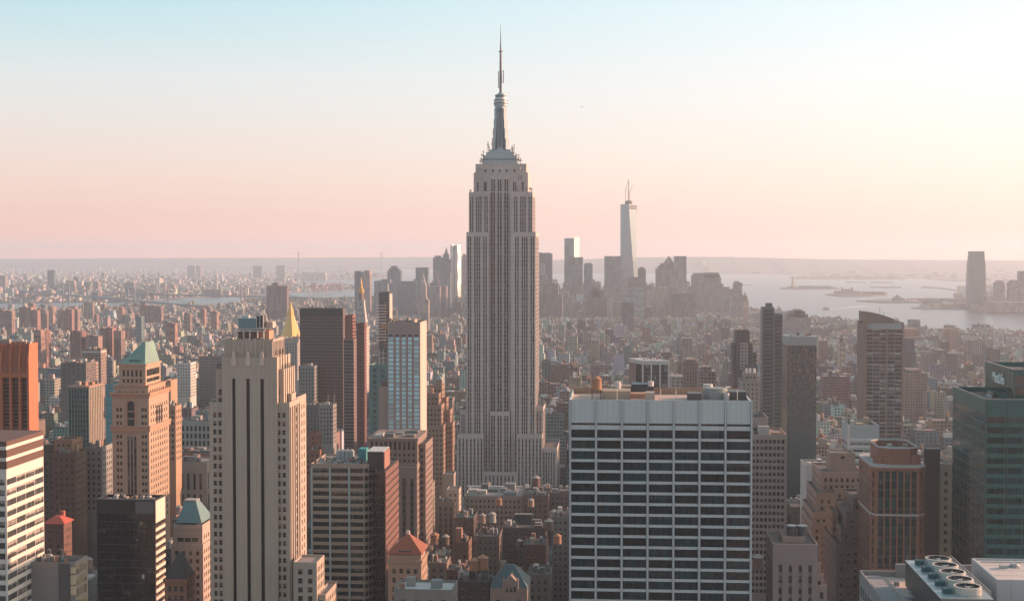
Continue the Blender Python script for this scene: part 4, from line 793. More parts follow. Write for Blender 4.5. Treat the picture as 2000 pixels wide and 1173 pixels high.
    m = MB(); m.box(xa, ya0, zt - 5.5, xb, ya1, zt, DKG, skip='nt'); m.box(xa, ya0 - .02, zt - 5.5, xb, ya0, zt, TB, skip='t'); m.box(xa - .1, ya0 - .1, zt + .002, xb + .1, ya1 + .1, zt + .2, TT); m.build('casing', U)
    for i in range(5):
        y = ya0 + 4.5 + i * 6.6; x = (xa + xb) / 2 + 1.2; r = 2.75
        m = MB(); m.cyl(x, y, zt + .2, zt + 1.7, r, r, plain((.46, .43, .38), .5), 28, cap=False); m.cyl(x, y, zt + 1.7, zt + 1.72, r, r - .35, plain((.55, .50, .44)), 28, cap=False); m.cyl(x, y, zt + .4, zt + 1.7, r - .35, r - .35, DARKM, 28, cap=False); m.cyl(x, y, zt + .22, zt + .5, r - .3, r - .3, plain((.02, .02, .02)), 28); o = m.build('fan_ring', U, smooth=False)
        m = MB()
        for k in range(8): a = k * math.pi / 4 + i * .3; m.beam((x, y, zt + 1.2), (x + (r - .4) * math.cos(a), y + (r - .4) * math.sin(a), zt + 1.3), .22, plain((.14, .12, .10)))
        m.cyl(x, y, zt + .9, zt + 1.5, .5, .5, STEEL, 10); m.build('fan_blades', U)
        m = MB(); m.box(x - 4.9, y - .9, zt + .2, x - 3.1, y + .9, zt + 1.2, plain((.025, .085, .09))); m.build('motor', U)
    m = MB()
    for i in range(18): m.box(xb - .35, ya0 + .5 + i * 2, zt + .2, xb - .25, ya0 + .6 + i * 2, zt + 1.5, STEEL)
    for z in (.85, 1.45): m.box(xb - .35, ya0 + .3, zt + z, xb - .25, ya1, zt + z + .08, STEEL)
    for i in range(6): m.box(xa + .3 + i * 1.9, ya1 - .4, zt + .2, xa + .4 + i * 1.9, ya1 - .3, zt + 1.5, STEEL)
    m.build('guard_rail', U)
    for x in (xa + .6, xb - .8):
        for y in (ya0 + 1, ya0 + 12, ya0 + 23, ya1 - 1.5): m = MB(); m.box(x, y, zr - 1.3, x + .5, y + .5, zt - 5.5, STEEL); m.build('leg', U)
    m = MB(); m.box(xb - .1, ya0 - .5, zr - 1.25, xb + 14, ya0 + 10, zr - .1, ROOFD); m.build('plinth', U)
    Y = 300; B = Bld('office_building', 'plain grey box with a pale pink flat roof in the bottom corner', 'office building', 'grey box corner roof')
    X0 = XP(1951, Y); zb = ZP(1951, 1131, Y); GB = wall((.42, .43, .43), .06, .7, 0, 0, 3); B.poly([(X0, Y), (X0 + 30, Y), (X0 + 30, Y + 21), (X0, Y + 21)], 0, zb, GB, [], wall((.55, .46, .42), .12), .35)
    B.part('vent_fan', True).cyl(XP(1985, Y + 14), Y + 14, zb - .35, zb + .5, .8, .8, STEEL, 12); p = (XP(1985, Y + 14), Y + 14)
    for i in range(1, 4): B.part('roof_seam', True).box(X0 + .4, Y + .4 + i * 5, zb - .345, X0 + 29.6, Y + .5 + i * 5, zb - .31, plain((.40, .34, .31)))
    B.part('pipe_run', True).beam((X0 + 1.2, Y + 18, zb - .15), (X0 + 28, Y + 18, zb - .15), .12, STEEL); B.part('hatch', True).box(X0 + 4, Y + 12, zb - .35, X0 + 5.4, Y + 13.4, zb + .35, STEEL)
    for k in range(4): a = k * math.pi / 2 + .4; B.part('vent_arm', True).beam((p[0], p[1], zb + .4), (p[0] + 1.6 * math.cos(a), p[1] + 1.6 * math.sin(a), zb - .3), .14, STEEL)
    B.part('flank_door', True).box(X0 - .1, Y + 4, zb - 9, X0 - .003, Y + 7, zb - 6, plain((.25, .29, .29))); B.done()
right_group()
def mid_right():
    Y = 1500; B = Bld('apartment_tower', 'slender dark glass tower with pale floor lines and a notched top', 'apartment tower', 'slender dark glass tower', vb=832, cap=90, minpx=4)
    DG = wall((.11, .14, .145), .1, .5); g = glass((.008, .030, .036), (.06, .09, .09), None, .12, .4); f = sp(11, .95, 4.2, 3.4, ms=.5, mt=1.5, d=.3, g=g, name='ribbon_window'); e = sp(5, .8, 4.2, 2.4, ms=.5, mt=1.5, g=glass((.16, .12, .10), (.3, .23, .18), None, .3), name='ribbon_window')
    B.tier(1489, 1512, 600, Y, 22, DG, f, E=e); b = B.tier(1512, 1528, 613, Y + 1, 20, DG, f, E=False); B.tier(1496, 1508, 592, Y + 6, 12, DG, None, par=.5); B.done()
    Y = 1300; B = Bld('apartment_tower', 'broad glass tower with pale floor lines and a brown swooping crest', 'apartment tower', 'swoop crested tower', vb=850, cap=100, minpx=5)
    BR = wall((.24, .165, .14), .1); WL = wall((.27, .255, .245), .05); gg = [glass((.022, .028, .03), (.25, .24, .22), (.09, .09, .085), .12, .35, mull=4), glass((.04, .05, .052), (.45, .46, .44), (.09, .09, .085), .12, .6, mull=4)]
    b = B.tier(1688, 1764, 629, Y, 30, WL, sp(7.0, .95, 3.5, 2.85, ms=1.2, mt=6.5, d=.4, g=gg, name='ribbon_window'), None, E=sp(6, .4, 3.5, 2, mt=6, g=glass((.10, .07, .06), None, None)), par=.8, roof=ROOFD)
    B.part('side_pier', True).box(b[0] - 1.4, Y - .4, 0, b[0] + 2.0, Y + 30.2, b[4] + .1, BR); B.part('side_pier', True).box(b[2] - 1.3, Y - .4, 0, b[2] + .3, Y + 30.2, b[4] + .1, BR)
    mid = XP(1731, Y); B.part('side_pier', True).box(mid - .5, Y - .35, 0, mid + .5, Y - .003, b[4] - 6, BR)
    B.part('top_band', True).box(b[0] + 4.5, Y - .3, b[4] - 6, b[2] - 1.5, Y - .003, b[4] - .9, wall((.33, .33, .33), .05))
    m = B.part('crest', True); n = 8; top = []
    for i in range(n + 1):
        t = i / n; top.append((b[0] - 1.4 + t * (XP(1746, Y) - b[0] + 1.4), ZP(1700, 608 + 15 * t ** 1.7, Y)))
    for i in range(n):
        (xa, za), (xb, zb) = top[i], top[i + 1]; k = len(m.v); m.v += [(xa, Y - .38, b[4] - 1), (xb, Y - .38, b[4] - 1), (xb, Y - .38, zb), (xa, Y - .38, za), (xa, Y + 22, b[4] - 1), (xb, Y + 22, b[4] - 1), (xb, Y + 22, zb), (xa, Y + 22, za)]
        for f in ((0, 1, 2, 3), (5, 4, 7, 6), (3, 2, 6, 7), (4, 0, 3, 7), (1, 5, 6, 2)): m.f.append(tuple(k + j for j in f)); m.m.append(BR); m.t.append(None)
    for a in (1721, 1728): B.part('aerial', True).beam((XP(a, Y), Y + 8, b[4]), (XP(a, Y), Y + 8, b[4] + (14 if a == 1721 else 9)), .18, DARKM)
    B.done()
    Y = 1250; B = Bld('office_tower', 'glass tower with mottled copper reflections and a blank grey top band', 'office tower', 'mottled reflective tower', vb=895)
    g = G('mottled_glass'); pz = g.n('NewGeometry').outputs['Position']; mp = g.n('Mapping'); g.put(pz, mp.inputs[0]); mp.inputs['Scale'].default_value = (1.7, 1.7, .6); v = g.n('TexVoronoi'); g.put(mp.outputs[0], v.inputs['Vector']); v.inputs['Scale'].default_value = 1
    cr = g.n('ValToRGB'); g.put(v.outputs['Color'], cr.inputs[0]); cr.color_ramp.elements[0].color = (.012, .05, .058, 1); cr.color_ramp.elements[1].color = (.36, .21, .145, 1); cr.color_ramp.elements[0].position = .42; cr.color_ramp.elements[1].position = .95  # copper reflections painted into the glass colour
    sz = g.n('SeparateXYZ'); g.put(pz, sz.inputs[0]); k = g.n('MapRange'); g.put(sz.outputs[2], k.inputs[0]); k.inputs[1].default_value = 70; k.inputs[2].default_value = 135; g.put(g.mix(k.outputs[0], (.016, .06, .07), cr.outputs[0]), g.p.inputs['Base Color']); g.p.inputs['Roughness'].default_value = .2
    b = B.tier(1537, 1595, 674, Y, 38, g.m, None, par=1, roof=ROOFD); GT = wall((.30, .30, .30), .05)
    z = lambda p: ZP(1560, p, Y); m = B.part('top_band', True); m.box(b[0] - .2, b[1] - .2, z(674), b[2] + .2, b[3] + .2, z(657), GT)
    for i in range(13): B.part('mullion', True).box(b[0] + i * (b[2] - b[0]) / 13, Y - .18, 0, b[0] + .22 + i * (b[2] - b[0]) / 13, Y - .003, z(674), plain((.07, .08, .085), .4))
    for i in range(6): B.unit(b[0] + 3 + i * 3.5, Y + 4 + i % 3 * 5, b[0] + 5.4 + i * 3.5, Y + 8 + i % 3 * 5, z(657), 1 + i % 3, UNITS[i])
    m = B.part('roof_rail', True)
    for i in range(8): m.box(b[0] + 14 + i * 1.6, Y + 1, z(657), b[0] + 14.15 + i * 1.6, Y + 1.15, z(650), STEEL)
    m.box(b[0] + 14, Y + 1.2, z(651), b[0] + 25.5, Y + 1.35, z(650), STEEL)
    B.done()
    Y = 1350; B = Bld('office_building', 'dark office block with white vertical piers and thick white roof edge turned at an angle', 'office building', 'white piered dark block', vb=765, minpx=4)
    A, Bb, Cc = (XP(1229, Y + 34), Y + 34), (XP(1255, Y), Y), (XP(1307, Y + 1), Y + 1); Dd = (Cc[0] + A[0] - Bb[0], Cc[1] + A[1] - Bb[1]); zt = ZP(1280, 712, Y); zr = ZP(1280, 704, Y)
    g = glass((.02, .024, .026), (.08, .075, .07), (.04, .045, .045), .12, .2, mull=3); P = [A, Bb, Cc, Dd]
    BB = wall((.20, .145, .125), .1); DKW = wall((.05, .055, .06), .1, .4)
    B.poly(P, 0, zt, DKW, [None, sp(8.2, .84, 40, 40, ms=.6, mt=.6, full=True, g=stripmat(3.8, .7, (.02, .024, .026), (.075, .075, .075), (.05, .05, .05), 'wp'), name='window_strip'), None, None], ROOFP, .5)
    m = B.part('brick_side', True); m.loft([(A[0] - .2, A[1] - .2), (Bb[0] - 6, Bb[1] + 6.5), (Bb[0] - 5.8, Bb[1] + 7), (A[0], A[1])], 0, [(A[0] - .2, A[1] - .2), (Bb[0] - 6, Bb[1] + 6.5), (Bb[0] - 5.8, Bb[1] + 7), (A[0], A[1])], zt, BB)
    cx, cy = sum(p[0] for p in P) / 4, sum(p[1] for p in P) / 4; ex = [(cx + (p[0] - cx) * 1.03, cy + (p[1] - cy) * 1.03) for p in P]
    m = B.part('roof_slab', True); m.loft(ex, zt, ex, zr, wall((.46, .45, .43), .08), bot=True)
    for t in (0, .32, .65, .97): m = B.part('white_pier', True); x = Bb[0] + (Cc[0] - Bb[0]) * t; m.box(x - .4, Y - .9, 0, x + .9, Y - .003, zt - .003, plain((.56, .54, .51)))
    for i in range(7): B.unit(Bb[0] + 1 + i * 3, Y + 10 + i % 3 * 6, Bb[0] + 3 + i * 3, Y + 14 + i % 3 * 6, zr, 1 + i % 3 * .7, UNITS[i % 6])
    B.done()
    Y = 1480; B = Bld('office_tower', 'dark brown tower with a pale ladder of windows below its plain cap', 'office tower', 'pale ladder tower', vb=770)
    DT = wall((.105, .085, .08), .12); f = sp(3.5, 1.5, 3.7, 2, g=DK, ms=1)
    B.tier(1437, 1464, 646, Y, 24, DT, None); B.tier(1431, 1470, 672, Y + 1, 26, DT, f); b = B.tier(1464, 1478, 690, Y + 2, 22, DT, f); B.tier(1455, 1480, 712, Y - 6, 20, wall((.08, .09, .095)), sp(12, .9, 3.7, 2.2, g=DK, ms=.5, name='ribbon_window'))
    m = B.part('pale_ladder', True); x0, x1 = XP(1446, Y), XP(1460, Y); za, zb = ZP(1450, 722, Y), ZP(1450, 669, Y); PW = wall((.42, .36, .32))
    for t in (0, .45, .9): x = x0 + (x1 - x0) * t; m.box(x, Y - .4, za, x + .9, Y - .003, zb, PW)
    for k in range(9): m.box(x0, Y - .3, za + (zb - za) * k / 8.4, x1, Y - .006, za + (zb - za) * k / 8.4 + 1.2, PW)
    B.done()
    Y = 1080; B = Bld('apartment_tower', 'stout stone tower of rounded corners with shiny roof vents', 'apartment tower', 'shiny vented stone tower', vb=815)
    SG = wall((.30, .25, .22)); f = sp(2.9, 1.3, 3.4, 1.8, g=SASH)
    B.tier(1447, 1485, 742, Y, 22, SG, f); b = B.tier(1453, 1480, 728, Y + 3, 16, SG, f); SH = plain((.7, .66, .6), .3, .4)
    for a in (1458, 1465, 1473): B.part('roof_vent', True).cyl(XP(a, Y + 8), Y + 8, b[4] - 1, ZP(a, 719, Y + 8), 1.1, 1.0, SH, 10)
    B.done()
mid_right()
def centre_group():
    # low buildings in the canyon below the spired tower
    def loft(xl, xr, yt, Y, D, col, label, short, f=None, vb=1173, xs=None, cl=5, roof=None, name='loft_building', cat='loft building', extra=None):
        B = Bld(name, label, cat, short, 'masonry buildings packed across the middle of the city', vb=vb, cap=60, minpx=7)
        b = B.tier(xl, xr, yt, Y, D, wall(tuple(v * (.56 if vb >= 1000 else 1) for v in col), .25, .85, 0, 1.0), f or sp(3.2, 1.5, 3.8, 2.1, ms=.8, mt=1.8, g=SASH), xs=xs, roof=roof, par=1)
        if cl: B.clutter(cl, 1, 3)
        if extra: extra(B, b)
        B.done(); return b
    Y = 610; B = Bld('office_building', 'stone building crowned by a steep orange tiled pyramid roof', 'office building', 'orange pyramid roof')
    OS = wall((.36, .235, .17), .15); g = SASH; px = Y / F
    b = B.tier(757, 822, 1094, Y, None, OS, sp(3.5, 1.6, 4.0, 2.2, ms=1, mt=2.2, g=g), sp(3.2, 1.3, 4, 2.2, g=g), xs=834, par=.4)
    b2 = B.tier(757.5, 821.5, 1083, Y + .6, 13, OS, sp(1.75, 1.1, 5, 1.9, ms=.8, mt=.7, g=g), None, par=.2)
    OR = wall((.27, .088, .05), .2); cx, cy, zt = pyramid(B, (b[0], b[1] + .6, b[2], b[3], 0), 1082, 1051, Y, .10, OR, .5, 'tiled_roof')
    B.part('roof_cap', True).cyl(cx, cy, zt, zt + 1.6, 1.0, .8, wall((.5, .42, .36)), 8); m = B.part('dormer_strip', True); m.box(XP(777, Y), b[1] + 1.2, ZP(790, 1080, Y), XP(802, Y), b[1] + 3, ZP(790, 1075.5, Y), DARKM)
    B.band(b, b[4] - .9, b[4] + .1, .5, OS); B.done()
    Y = 640; B = Bld('school_building', 'gabled stone building with a steep blue green slate roof and twin pinnacles', 'building', 'slate gabled building')
    GS = wall((.28, .20, .165), .15); SL = wall((.045, .085, .09), .2, .6)
    b = B.tier(957, 1030, 1148, Y, 24, GS, sp(4.2, 1.8, 5.5, 3.0, ms=1.2, mt=3.2, g=SASH), par=0)
    m = B.part('slate_roof', True); x0, x1, z0 = b[0] - .2, b[2] + .2, b[4]; zt = ZP(990, 1101, Y + 12); m.loft([(x0, Y + .3), (x1, Y + .3), (x1, Y + 24), (x0, Y + 24)], z0, [(x0 + 6.2, Y + 11), (x1 - 7, Y + 11), (x1 - 7, Y + 13), (x0 + 6.2, Y + 13)], zt, SL, bot=True)
    m = B.part('gable', True); xa, xb, xm = XP(986, Y), XP(1010, Y), XP(998, Y); k = len(m.v); zg, ze = ZP(998, 1122, Y), ZP(998, 1136, Y)
    m.v += [(xa, Y - .6, z0 - 6), (xb, Y - .6, z0 - 6), (xb, Y - .6, ze), (xm, Y - .6, zg), (xa, Y - .6, ze), (xa, Y + 7, z0 - 6), (xb, Y + 7, z0 - 6), (xb, Y + 7, ze), (xm, Y + 7, zg), (xa, Y + 7, ze)]
    for f in ((0, 1, 2, 3, 4), (6, 5, 9, 8, 7), (4, 3, 8, 9), (3, 2, 7, 8), (0, 4, 9, 5), (2, 1, 6, 7)): m.f.append(tuple(k + i for i in f)); m.m.append(GS); m.t.append(None)
    for a in (988, 995.5, 1003): B.panes.append(((XP(a, Y), Y - .66, ZP(a, 1155, Y)), (1, 0), 1.2, 2.6, SASH, 'window'))
    for a in (984, 1011): m = B.part('pinnacle', True); m.cyl(XP(a, Y), Y - .2, z0 - 4, ZP(a, 1132, Y), .6, .5, GS, 8); m.cyl(XP(a, Y), Y - .2, ZP(a, 1132, Y), ZP(a, 1125, Y), .6, .05, GS, 8)
    m = B.part('chimney', True); c = at(983, 1110, Y + 14); m.box(c.x - 1.2, c.y, z0, c.x + 1.2, c.y + 2, zt + 1, GS); B.done()
    Y = 1020; B = Bld('loft_building', 'tan loft building with long pale roof parapet before the tallest tower', 'loft building', 'pale parapet loft', 'masonry buildings packed across the middle of the city', vb=1060, cap=60)
    b = B.tier(906, 1020, 968, Y, 46, wall((.30, .24, .205), .15), sp(3.0, 1.6, 4, 2.2, g=SASH), par=1.2, roof=ROOFP)
    B.part('pale_parapet', True).box(XP(912, Y + 44), Y + 43, b[4], XP(1020, Y + 44), Y + 45.5, ZP(960, 952, Y + 44), wall((.42, .43, .42), .1)); B.clutter(7, 1.2, 4); B.done()
    loft(1020, 1072, 966, 1000, 30, (.27, .20, .165), 'tan loft building with a peaked pale roof and a tall water tank', 'peaked pale roof loft', vb=1060, xs=None)
    loft(852, 888, 978, 960, 22, (.40, .32, .26), 'pale stone building with dark vertical bays and a small stepped tower', 'pale stepped loft', sp(3.4, 1.9, 3.9, 2.4, ms=1, mt=3, strip=True, d=.5, sm=wall((.16, .13, .12)), g=SASH), vb=1070, cl=4,
         extra=lambda B, b: (B.tier(872, 896, 955, 963, 14, wall((.44, .35, .285)), sp(3.4, 1.4, 3.9, 2, g=SASH), par=.5), B.tier(864, 886, 925, 990, 14, wall((.34, .25, .20)), None, par=.5)))
    loft(888, 925, 1010, 930, 24, (.17, .12, .105), 'dark brick loft with green roof deck before the pale stepped loft', 'dark brick loft', roof=wall((.07, .13, .125)), vb=1100)
    b = loft(980, 1065, 1030, 900, 26, (.20, .145, .125), 'brown loft building topped by a big black billboard frame', 'black billboard loft', vb=1110)
    Bb = thing('billboard', 'large black billboard seen from behind on a loft roof', 'billboard', (XP(1022, 905), 905, b[4] - 1)); m = MB(); m.box(XP(1006, 905), 905, b[4] + 1, XP(1039, 905), 906, ZP(1022, 1004, 905), DARKM); m.build('board', Bb)
    for a in (1009, 1022, 1036): m = MB(); m.box(XP(a, 905) - .2, 905.2, b[4] - 1, XP(a, 905) + .2, 905.8, b[4] + 1, STEEL); m.build('post', Bb)
    m = MB(); m.box(XP(1005, 905), 904.8, ZP(1022, 1004, 905), XP(1040, 905), 906.2, ZP(1022, 1002.6, 905), WHITE); m.build('frame', Bb)
    loft(1022, 1066, 1063, 790, 24, (.20, .10, .075), 'red brick loft with a tall blank side wall and fire escapes', 'red brick loft', vb=1173)
    loft(930, 975, 1046, 850, 26, (.23, .17, .14), 'brown loft building carrying two conical water tanks', 'two tank loft', vb=1120)
    loft(888, 915, 1058, 740, 16, (.27, .14, .095), 'narrow orange brick block with a tall square chimney stack', 'orange brick block', vb=1173, xs=None, extra=lambda B, b: B.part('chimney', True).box(XP(889, 742), 742, b[4] - 1, XP(901, 742), 747, ZP(895, 1054, 742) + 6, wall((.30, .15, .10))))
    loft(836, 872, 1098, 720, 18, (.36, .26, .21), 'low buff block with a flat white roof beside the orange pyramid', 'low buff block', vb=1173, roof=ROOFP)
    loft(872, 912, 1112, 690, 20, (.24, .12, .08), 'small orange brick building with stair bulkhead', 'small orange building', vb=1173)
    loft(768, 884, 1150, 520, 16, (.42, .36, .31), 'wide pale block with a flat white roof at the bottom edge', 'wide pale block', sp(5, 1.6, 4, 2.2, g=SASH, mt=2.5), roof=wall((.6, .55, .5)), cl=3)
    loft(893, 955, 1135, 650, 22, (.10, .085, .08), 'dark flat roofed block with red brick cube and round tanks', 'dark flat block', roof=ROOFD)
    loft(1030, 1075, 1120, 700, 22, (.30, .235, .20), 'grey stone block with a pink parapet beside the white grid tower', 'grey stone block')
    loft(1078, 1112, 1008, 880, 26, (.30, .27, .25), 'narrow white walled block next to the white grid tower', 'narrow white block', vb=1173)
    loft(1074, 1130, 962, 1010, 26, (.27, .19, .155), 'tan loft with arched top windows and roof tanks by the grid tower', 'arched tan loft', vb=1010)
    # stepped deco block behind
    Y = 1120; B = Bld('office_building', 'brown deco building climbing in sunlit steps to a small pointed turret', 'office building', 'stepped deco building', vb=930, cap=80)
    DB = wall((.27, .165, .12), .15); f = sp(3.2, 1.6, 3.8, 1.8, ms=.8, mt=2, g=SASH)
    for i, (a, c, t, dy, D) in enumerate(((832, 857, 768, 8, 20), (838, 863, 752, 22, 18), (830, 862, 790, 2, 20), (862, 872, 776, 24, 14), (864, 879, 800, 16, 16), (866, 884, 825, 10, 16), (826, 866, 830, -4, 26))): B.tier(a, c, t, Y + dy, D, DB, f, par=.5)
    x, y = XP(857, Y + 26), Y + 28; m = B.part('turret', True); m.box(x - 2.5, y - 2.5, ZP(857, 756, Y + 26), x + 2.5, y + 2.5, ZP(857, 741, Y + 26), DB); m.loft([(x - 2.5, y - 2.5), (x + 2.5, y - 2.5), (x + 2.5, y + 2.5), (x - 2.5, y + 2.5)], ZP(857, 741, Y + 26), [(x - .1, y - .1), (x + .1, y - .1), (x + .1, y + .1), (x - .1, y + .1)], ZP(857, 731, Y + 26), plain((.30, .34, .33)))
    m = B.part('turret', True); x = XP(841, Y + 10); m.box(x - 1.6, Y + 12, ZP(841, 770, Y + 10), x + 1.6, Y + 15, ZP(841, 758, Y + 10), wall((.42, .22, .15))); B.done()
    # teal netted block beside the cyan tower
    Y = 960; B = Bld('apartment_building', 'building wrapped in teal netting beside the cyan windowed tower', 'apartment building', 'teal netted building', vb=862)
    b = B.tier(721, 758, 712, Y, 24, wall((.13, .22, .21), .45), sp(5, 2.4, 4, 2.6, g=glass((.06, .10, .10), (.16, .20, .18), None, .3), d=.2)); m = B.part('steel_frame', True)
    for a in (740, 747, 757): m.box(XP(a, Y), Y + 1, b[4], XP(a, Y) + .35, Y + 1.4, ZP(a, 682, Y), STEEL)
    for t in (690, 700): m.box(XP(740, Y), Y + 1.05, ZP(745, t, Y), XP(758, Y), Y + 1.3, ZP(745, t, Y) + .35, STEEL)
    B.done()
    # left of centre, behind the limestone tower
    loft(586, 624, 878, 940, None, (.25, .115, .085), 'red brick apartment block with a sunlit flank behind the banded block', 'red brick apartment block', vb=905, xs=632, extra=lambda B, b: B.tier(601, 619, 845, 950, 14, wall((.26, .115, .085)), sp(3, 1.4, 3.4, 1.8, g=SASH)), name='apartment_building', cat='apartment building')
    loft(622, 650, 790, 1280, None, (.25, .22, .20), 'grey office block with a bright flank and two roof masts', 'grey masted block', vb=850, xs=657, extra=lambda B, b: [B.part('roof_mast', True).beam((XP(a, 1285), 1286, b[4]), (XP(a, 1285), 1286, b[4] + 9), .15, WHITE) for a in (640, 652)] and None)
    loft(583, 614, 714, 1480, None, (.24, .225, .21), 'grey stone office block with a thin sunlit edge before gold pyramid', 'grey stone office block', vb=790, xs=622)
    loft(590, 626, 790, 1320, 20, (.15, .14, .13), 'dark banded low block between two pale flanked blocks', 'dark banded low block', vb=850)
    loft(100, 146, 884, 830, None, (.25, .155, .11), 'brown apartment house with an orange sunlit crown and flank', 'orange crowned apartment house', vb=1000, xs=168, extra=lambda B, b: B.tier(104, 140, 858, 838, 16, wall((.30, .17, .11)), sp(3, 1.3, 3.4, 1.8, g=SASH)), name='apartment_building', cat='apartment building')
    loft(80, 106, 868, 850, 24, (.20, .155, .13), 'shaded brown block with roof penthouses behind striped slab', 'shaded brown block', vb=1000)
    loft(163, 198, 872, 860, None, (.25, .24, .23), 'grey stone office block with a pale flank left of copper tower', 'pale flanked grey block', vb=985, xs=219)
    b = loft(330, 402, 902, 930, 26, (.34, .28, .235), 'pale classical building with tall columns below its parapet', 'pale columned building', sp(4.2, 1.7, 14, 11, ms=2, mt=5, g=DK, d=.8), vb=990, roof=ROOFP)
    loft(326, 418, 884, 1000, 30, (.25, .13, .10), 'red brown brick block with arched eaves behind the columned building', 'red brown eaved block', vb=905)
    loft(334, 412, 822, 1130, 24, (.30, .28, .26), 'pale arcaded block with a long flat roof right of copper tower', 'pale arcaded block', sp(3.5, 1.8, 6, 4, mt=2.5, g=DK), vb=880)
    loft(323, 342, 792, 900, None, (.38, .24, .16), 'tan stepped block with sunlit flank touching copper tower', 'tan stepped flank block', vb=880, xs=354, extra=lambda B, b: B.tier(322, 333, 742, 905, 14, wall((.38, .24, .16)), None))
    loft(205, 220, 750, 1150, 40, (.12, .25, .27), 'teal glass block between green mullioned block and copper tower', 'teal glass block', sp(20, .95, 4, 2.2, ms=.3, g=glass((.08, .26, .29), (.2, .4, .4), None, .15)), vb=830, cl=2)
    loft(388, 436, 695, 1900, 30, (.24, .18, .16), 'broad brown block left of the limestone deco crown', 'broad brown block', vb=790, cl=4)
    loft(345, 372, 708, 1750, 24, (.50, .46, .42), 'white apartment block with square windows', 'white apartment block', vb=770, cl=3)
    loft(118, 168, 708, 1500, 30, (.16, .12, .105), 'pair of dark brown apartment slabs with pale vertical bands', 'dark brown apartment slabs', sp(5, 2.2, 40, 30, full=True, strip=True, g=stripmat(3, .6, (.03, .03, .03), (.16, .13, .12), (.2, .17, .15), 'ap')), vb=750, name='apartment_tower', cat='apartment tower')
    loft(160, 197, 682, 1700, None, (.25, .18, .155), 'tall apartment block with a white cornice and lit flank', 'white corniced apartment block', vb=750, xs=208, name='apartment_tower', cat='apartment tower', extra=lambda B, b: B.band(b, b[4] - 4, b[4] - 2.4, .4, plain((.6, .52, .46))))
    loft(173, 183, 707, 1560, 14, (.34, .25, .21), 'slim tan slab in front of the corniced apartment block', 'slim tan slab', vb=750, cl=2, name='apartment_tower', cat='apartment tower')
centre_group()
def mid_left():
    Y = 1500; B = Bld('office_tower', 'broad dark brown slab tower with fine grid and flat top', 'office tower', 'broad dark brown slab', vb=830, cap=60, minpx=4)
    DB = wall((.115, .075, .062), .12, .6); g = glass((.03, .022, .02), (.16, .08, .05), None, .15, .2)
    b = B.tier(586, 670, 602, Y, None, DB, sp(2.6, 1.6, 3.5, 1.7, ms=.6, mt=9, d=.25, g=g), sp(3, 1.6, 3.5, 1.7, mt=9, g=g), xs=674, par=.8, roof=ROOFD); B.part('top_band', True).box(b[0] - .15, Y - .25, b[4] - 8.6, b[2] + .15, Y - .003, b[4], wall((.055, .05, .05))); B.clutter(6, .8, 2); B.done()
    Y = 1380; B = Bld('apartment_tower', 'thin red brown tower with grey glazed front and glowing flank', 'apartment tower', 'thin red flanked tower', vb=868, cap=60)
    RB = wall((.24, .095, .075), .1); g = glass((.04, .045, .045), (.16, .15, .14), None, .15, .4)
    B.tier(674, 689, 615, Y + 4, None, RB, None, sp(4, 1, 3.3, 1.5, g=DK), xs=695, par=.5); b = B.tier(671, 691, 662, Y - 2, None, wall((.20, .13, .115)), sp(10, .95, 3.3, 2.1, ms=.3, mt=1, g=g, name='ribbon_window'), sp(3.2, 1.4, 3.3, 1.7, g=g), xs=696.5); B.done()
    Y = 1440; B = Bld('apartment_tower', 'thin maroon blank fronted tower just right of its red flanked twin', 'apartment tower', 'thin maroon tower', vb=868, cap=60); b = B.tier(697, 712, 631, Y, None, wall((.17, .065, .055), .1), sp(7, 1.0, 3.4, 1.2, g=SASH, ms=2), sp(3, 1.2, 3.4, 1.6, g=SASH), xs=716, par=.5); B.done()
    # clock tower with lantern
    Y = 2050; B = Bld('clock_tower', 'slender pale campanile tower with steep roof and gilded lantern', 'tower', 'campanile with gilded lantern', vb=880, cap=60, minpx=2)
    WS = wall((.44, .38, .35), .08); GO = wall((.60, .33, .10), .15, .35, .6); z = lambda p: ZP(704, p, Y); X = lambda a: XP(a, Y)
    b = B.tier(690, 716, 640, Y, 24, WS, sp(5.2, 2, 4.4, 2.4, ms=1.5, mt=4, g=DK), sp(5, 2, 4.4, 2.4, g=DK), par=.5); b2 = B.tier(692, 714, 625, Y + 1.5, 21, WS, sp(4, 2.2, 9, 7, ms=1, mt=1.5, g=DK), par=.3); B.band(b, z(641), z(638), 1, WS)
    cx, cy = (b[0] + b[2]) / 2, Y + 12; s = lambda w: [(cx - w, cy - w), (cx + w, cy - w), (cx + w, cy + w), (cx - w, cy + w)]
    B.part('steep_roof', True).loft(s(7.6), z(625), s(4.6), z(590), WS, bot=True)
    for i, (p, n) in enumerate(((618, 3), (607, 2), (597, 1))):
        for j in range(n): B.part('roof_window', True).box(cx - 1 + (j - (n - 1) / 2) * 4, cy - 7.2 + i * 1.0, z(p), cx + .6 + (j - (n - 1) / 2) * 4, cy - 5.5 + i * 1.0, z(p - 3.4), DARKM)
    m = B.part('belvedere', True); m.box(cx - 5, cy - 5, z(590), cx + 5, cy + 5, z(586), WS); m.cyl(cx, cy, z(586), z(572), 3.4, 3.2, wall((.30, .20, .16)), 8)
    m = B.part('gilded_lantern', True); m.cyl(cx, cy, z(572), z(566), 4.0, 3.8, GO, 10); m.cyl(cx, cy, z(566), z(560), 3.8, 1.6, GO, 10); m.cyl(cx, cy, z(560), z(554), 1.5, 1.3, GO, 8); m.cyl(cx, cy, z(554), z(541), 1.2, .1, GO, 8); B.done()
    # gold pyramid
    Y = 1850; B = Bld('office_tower', 'pale stone tower under a tall gleaming gold pyramid roof', 'office tower', 'gold pyramid tower', vb=715, cap=70, minpx=2)
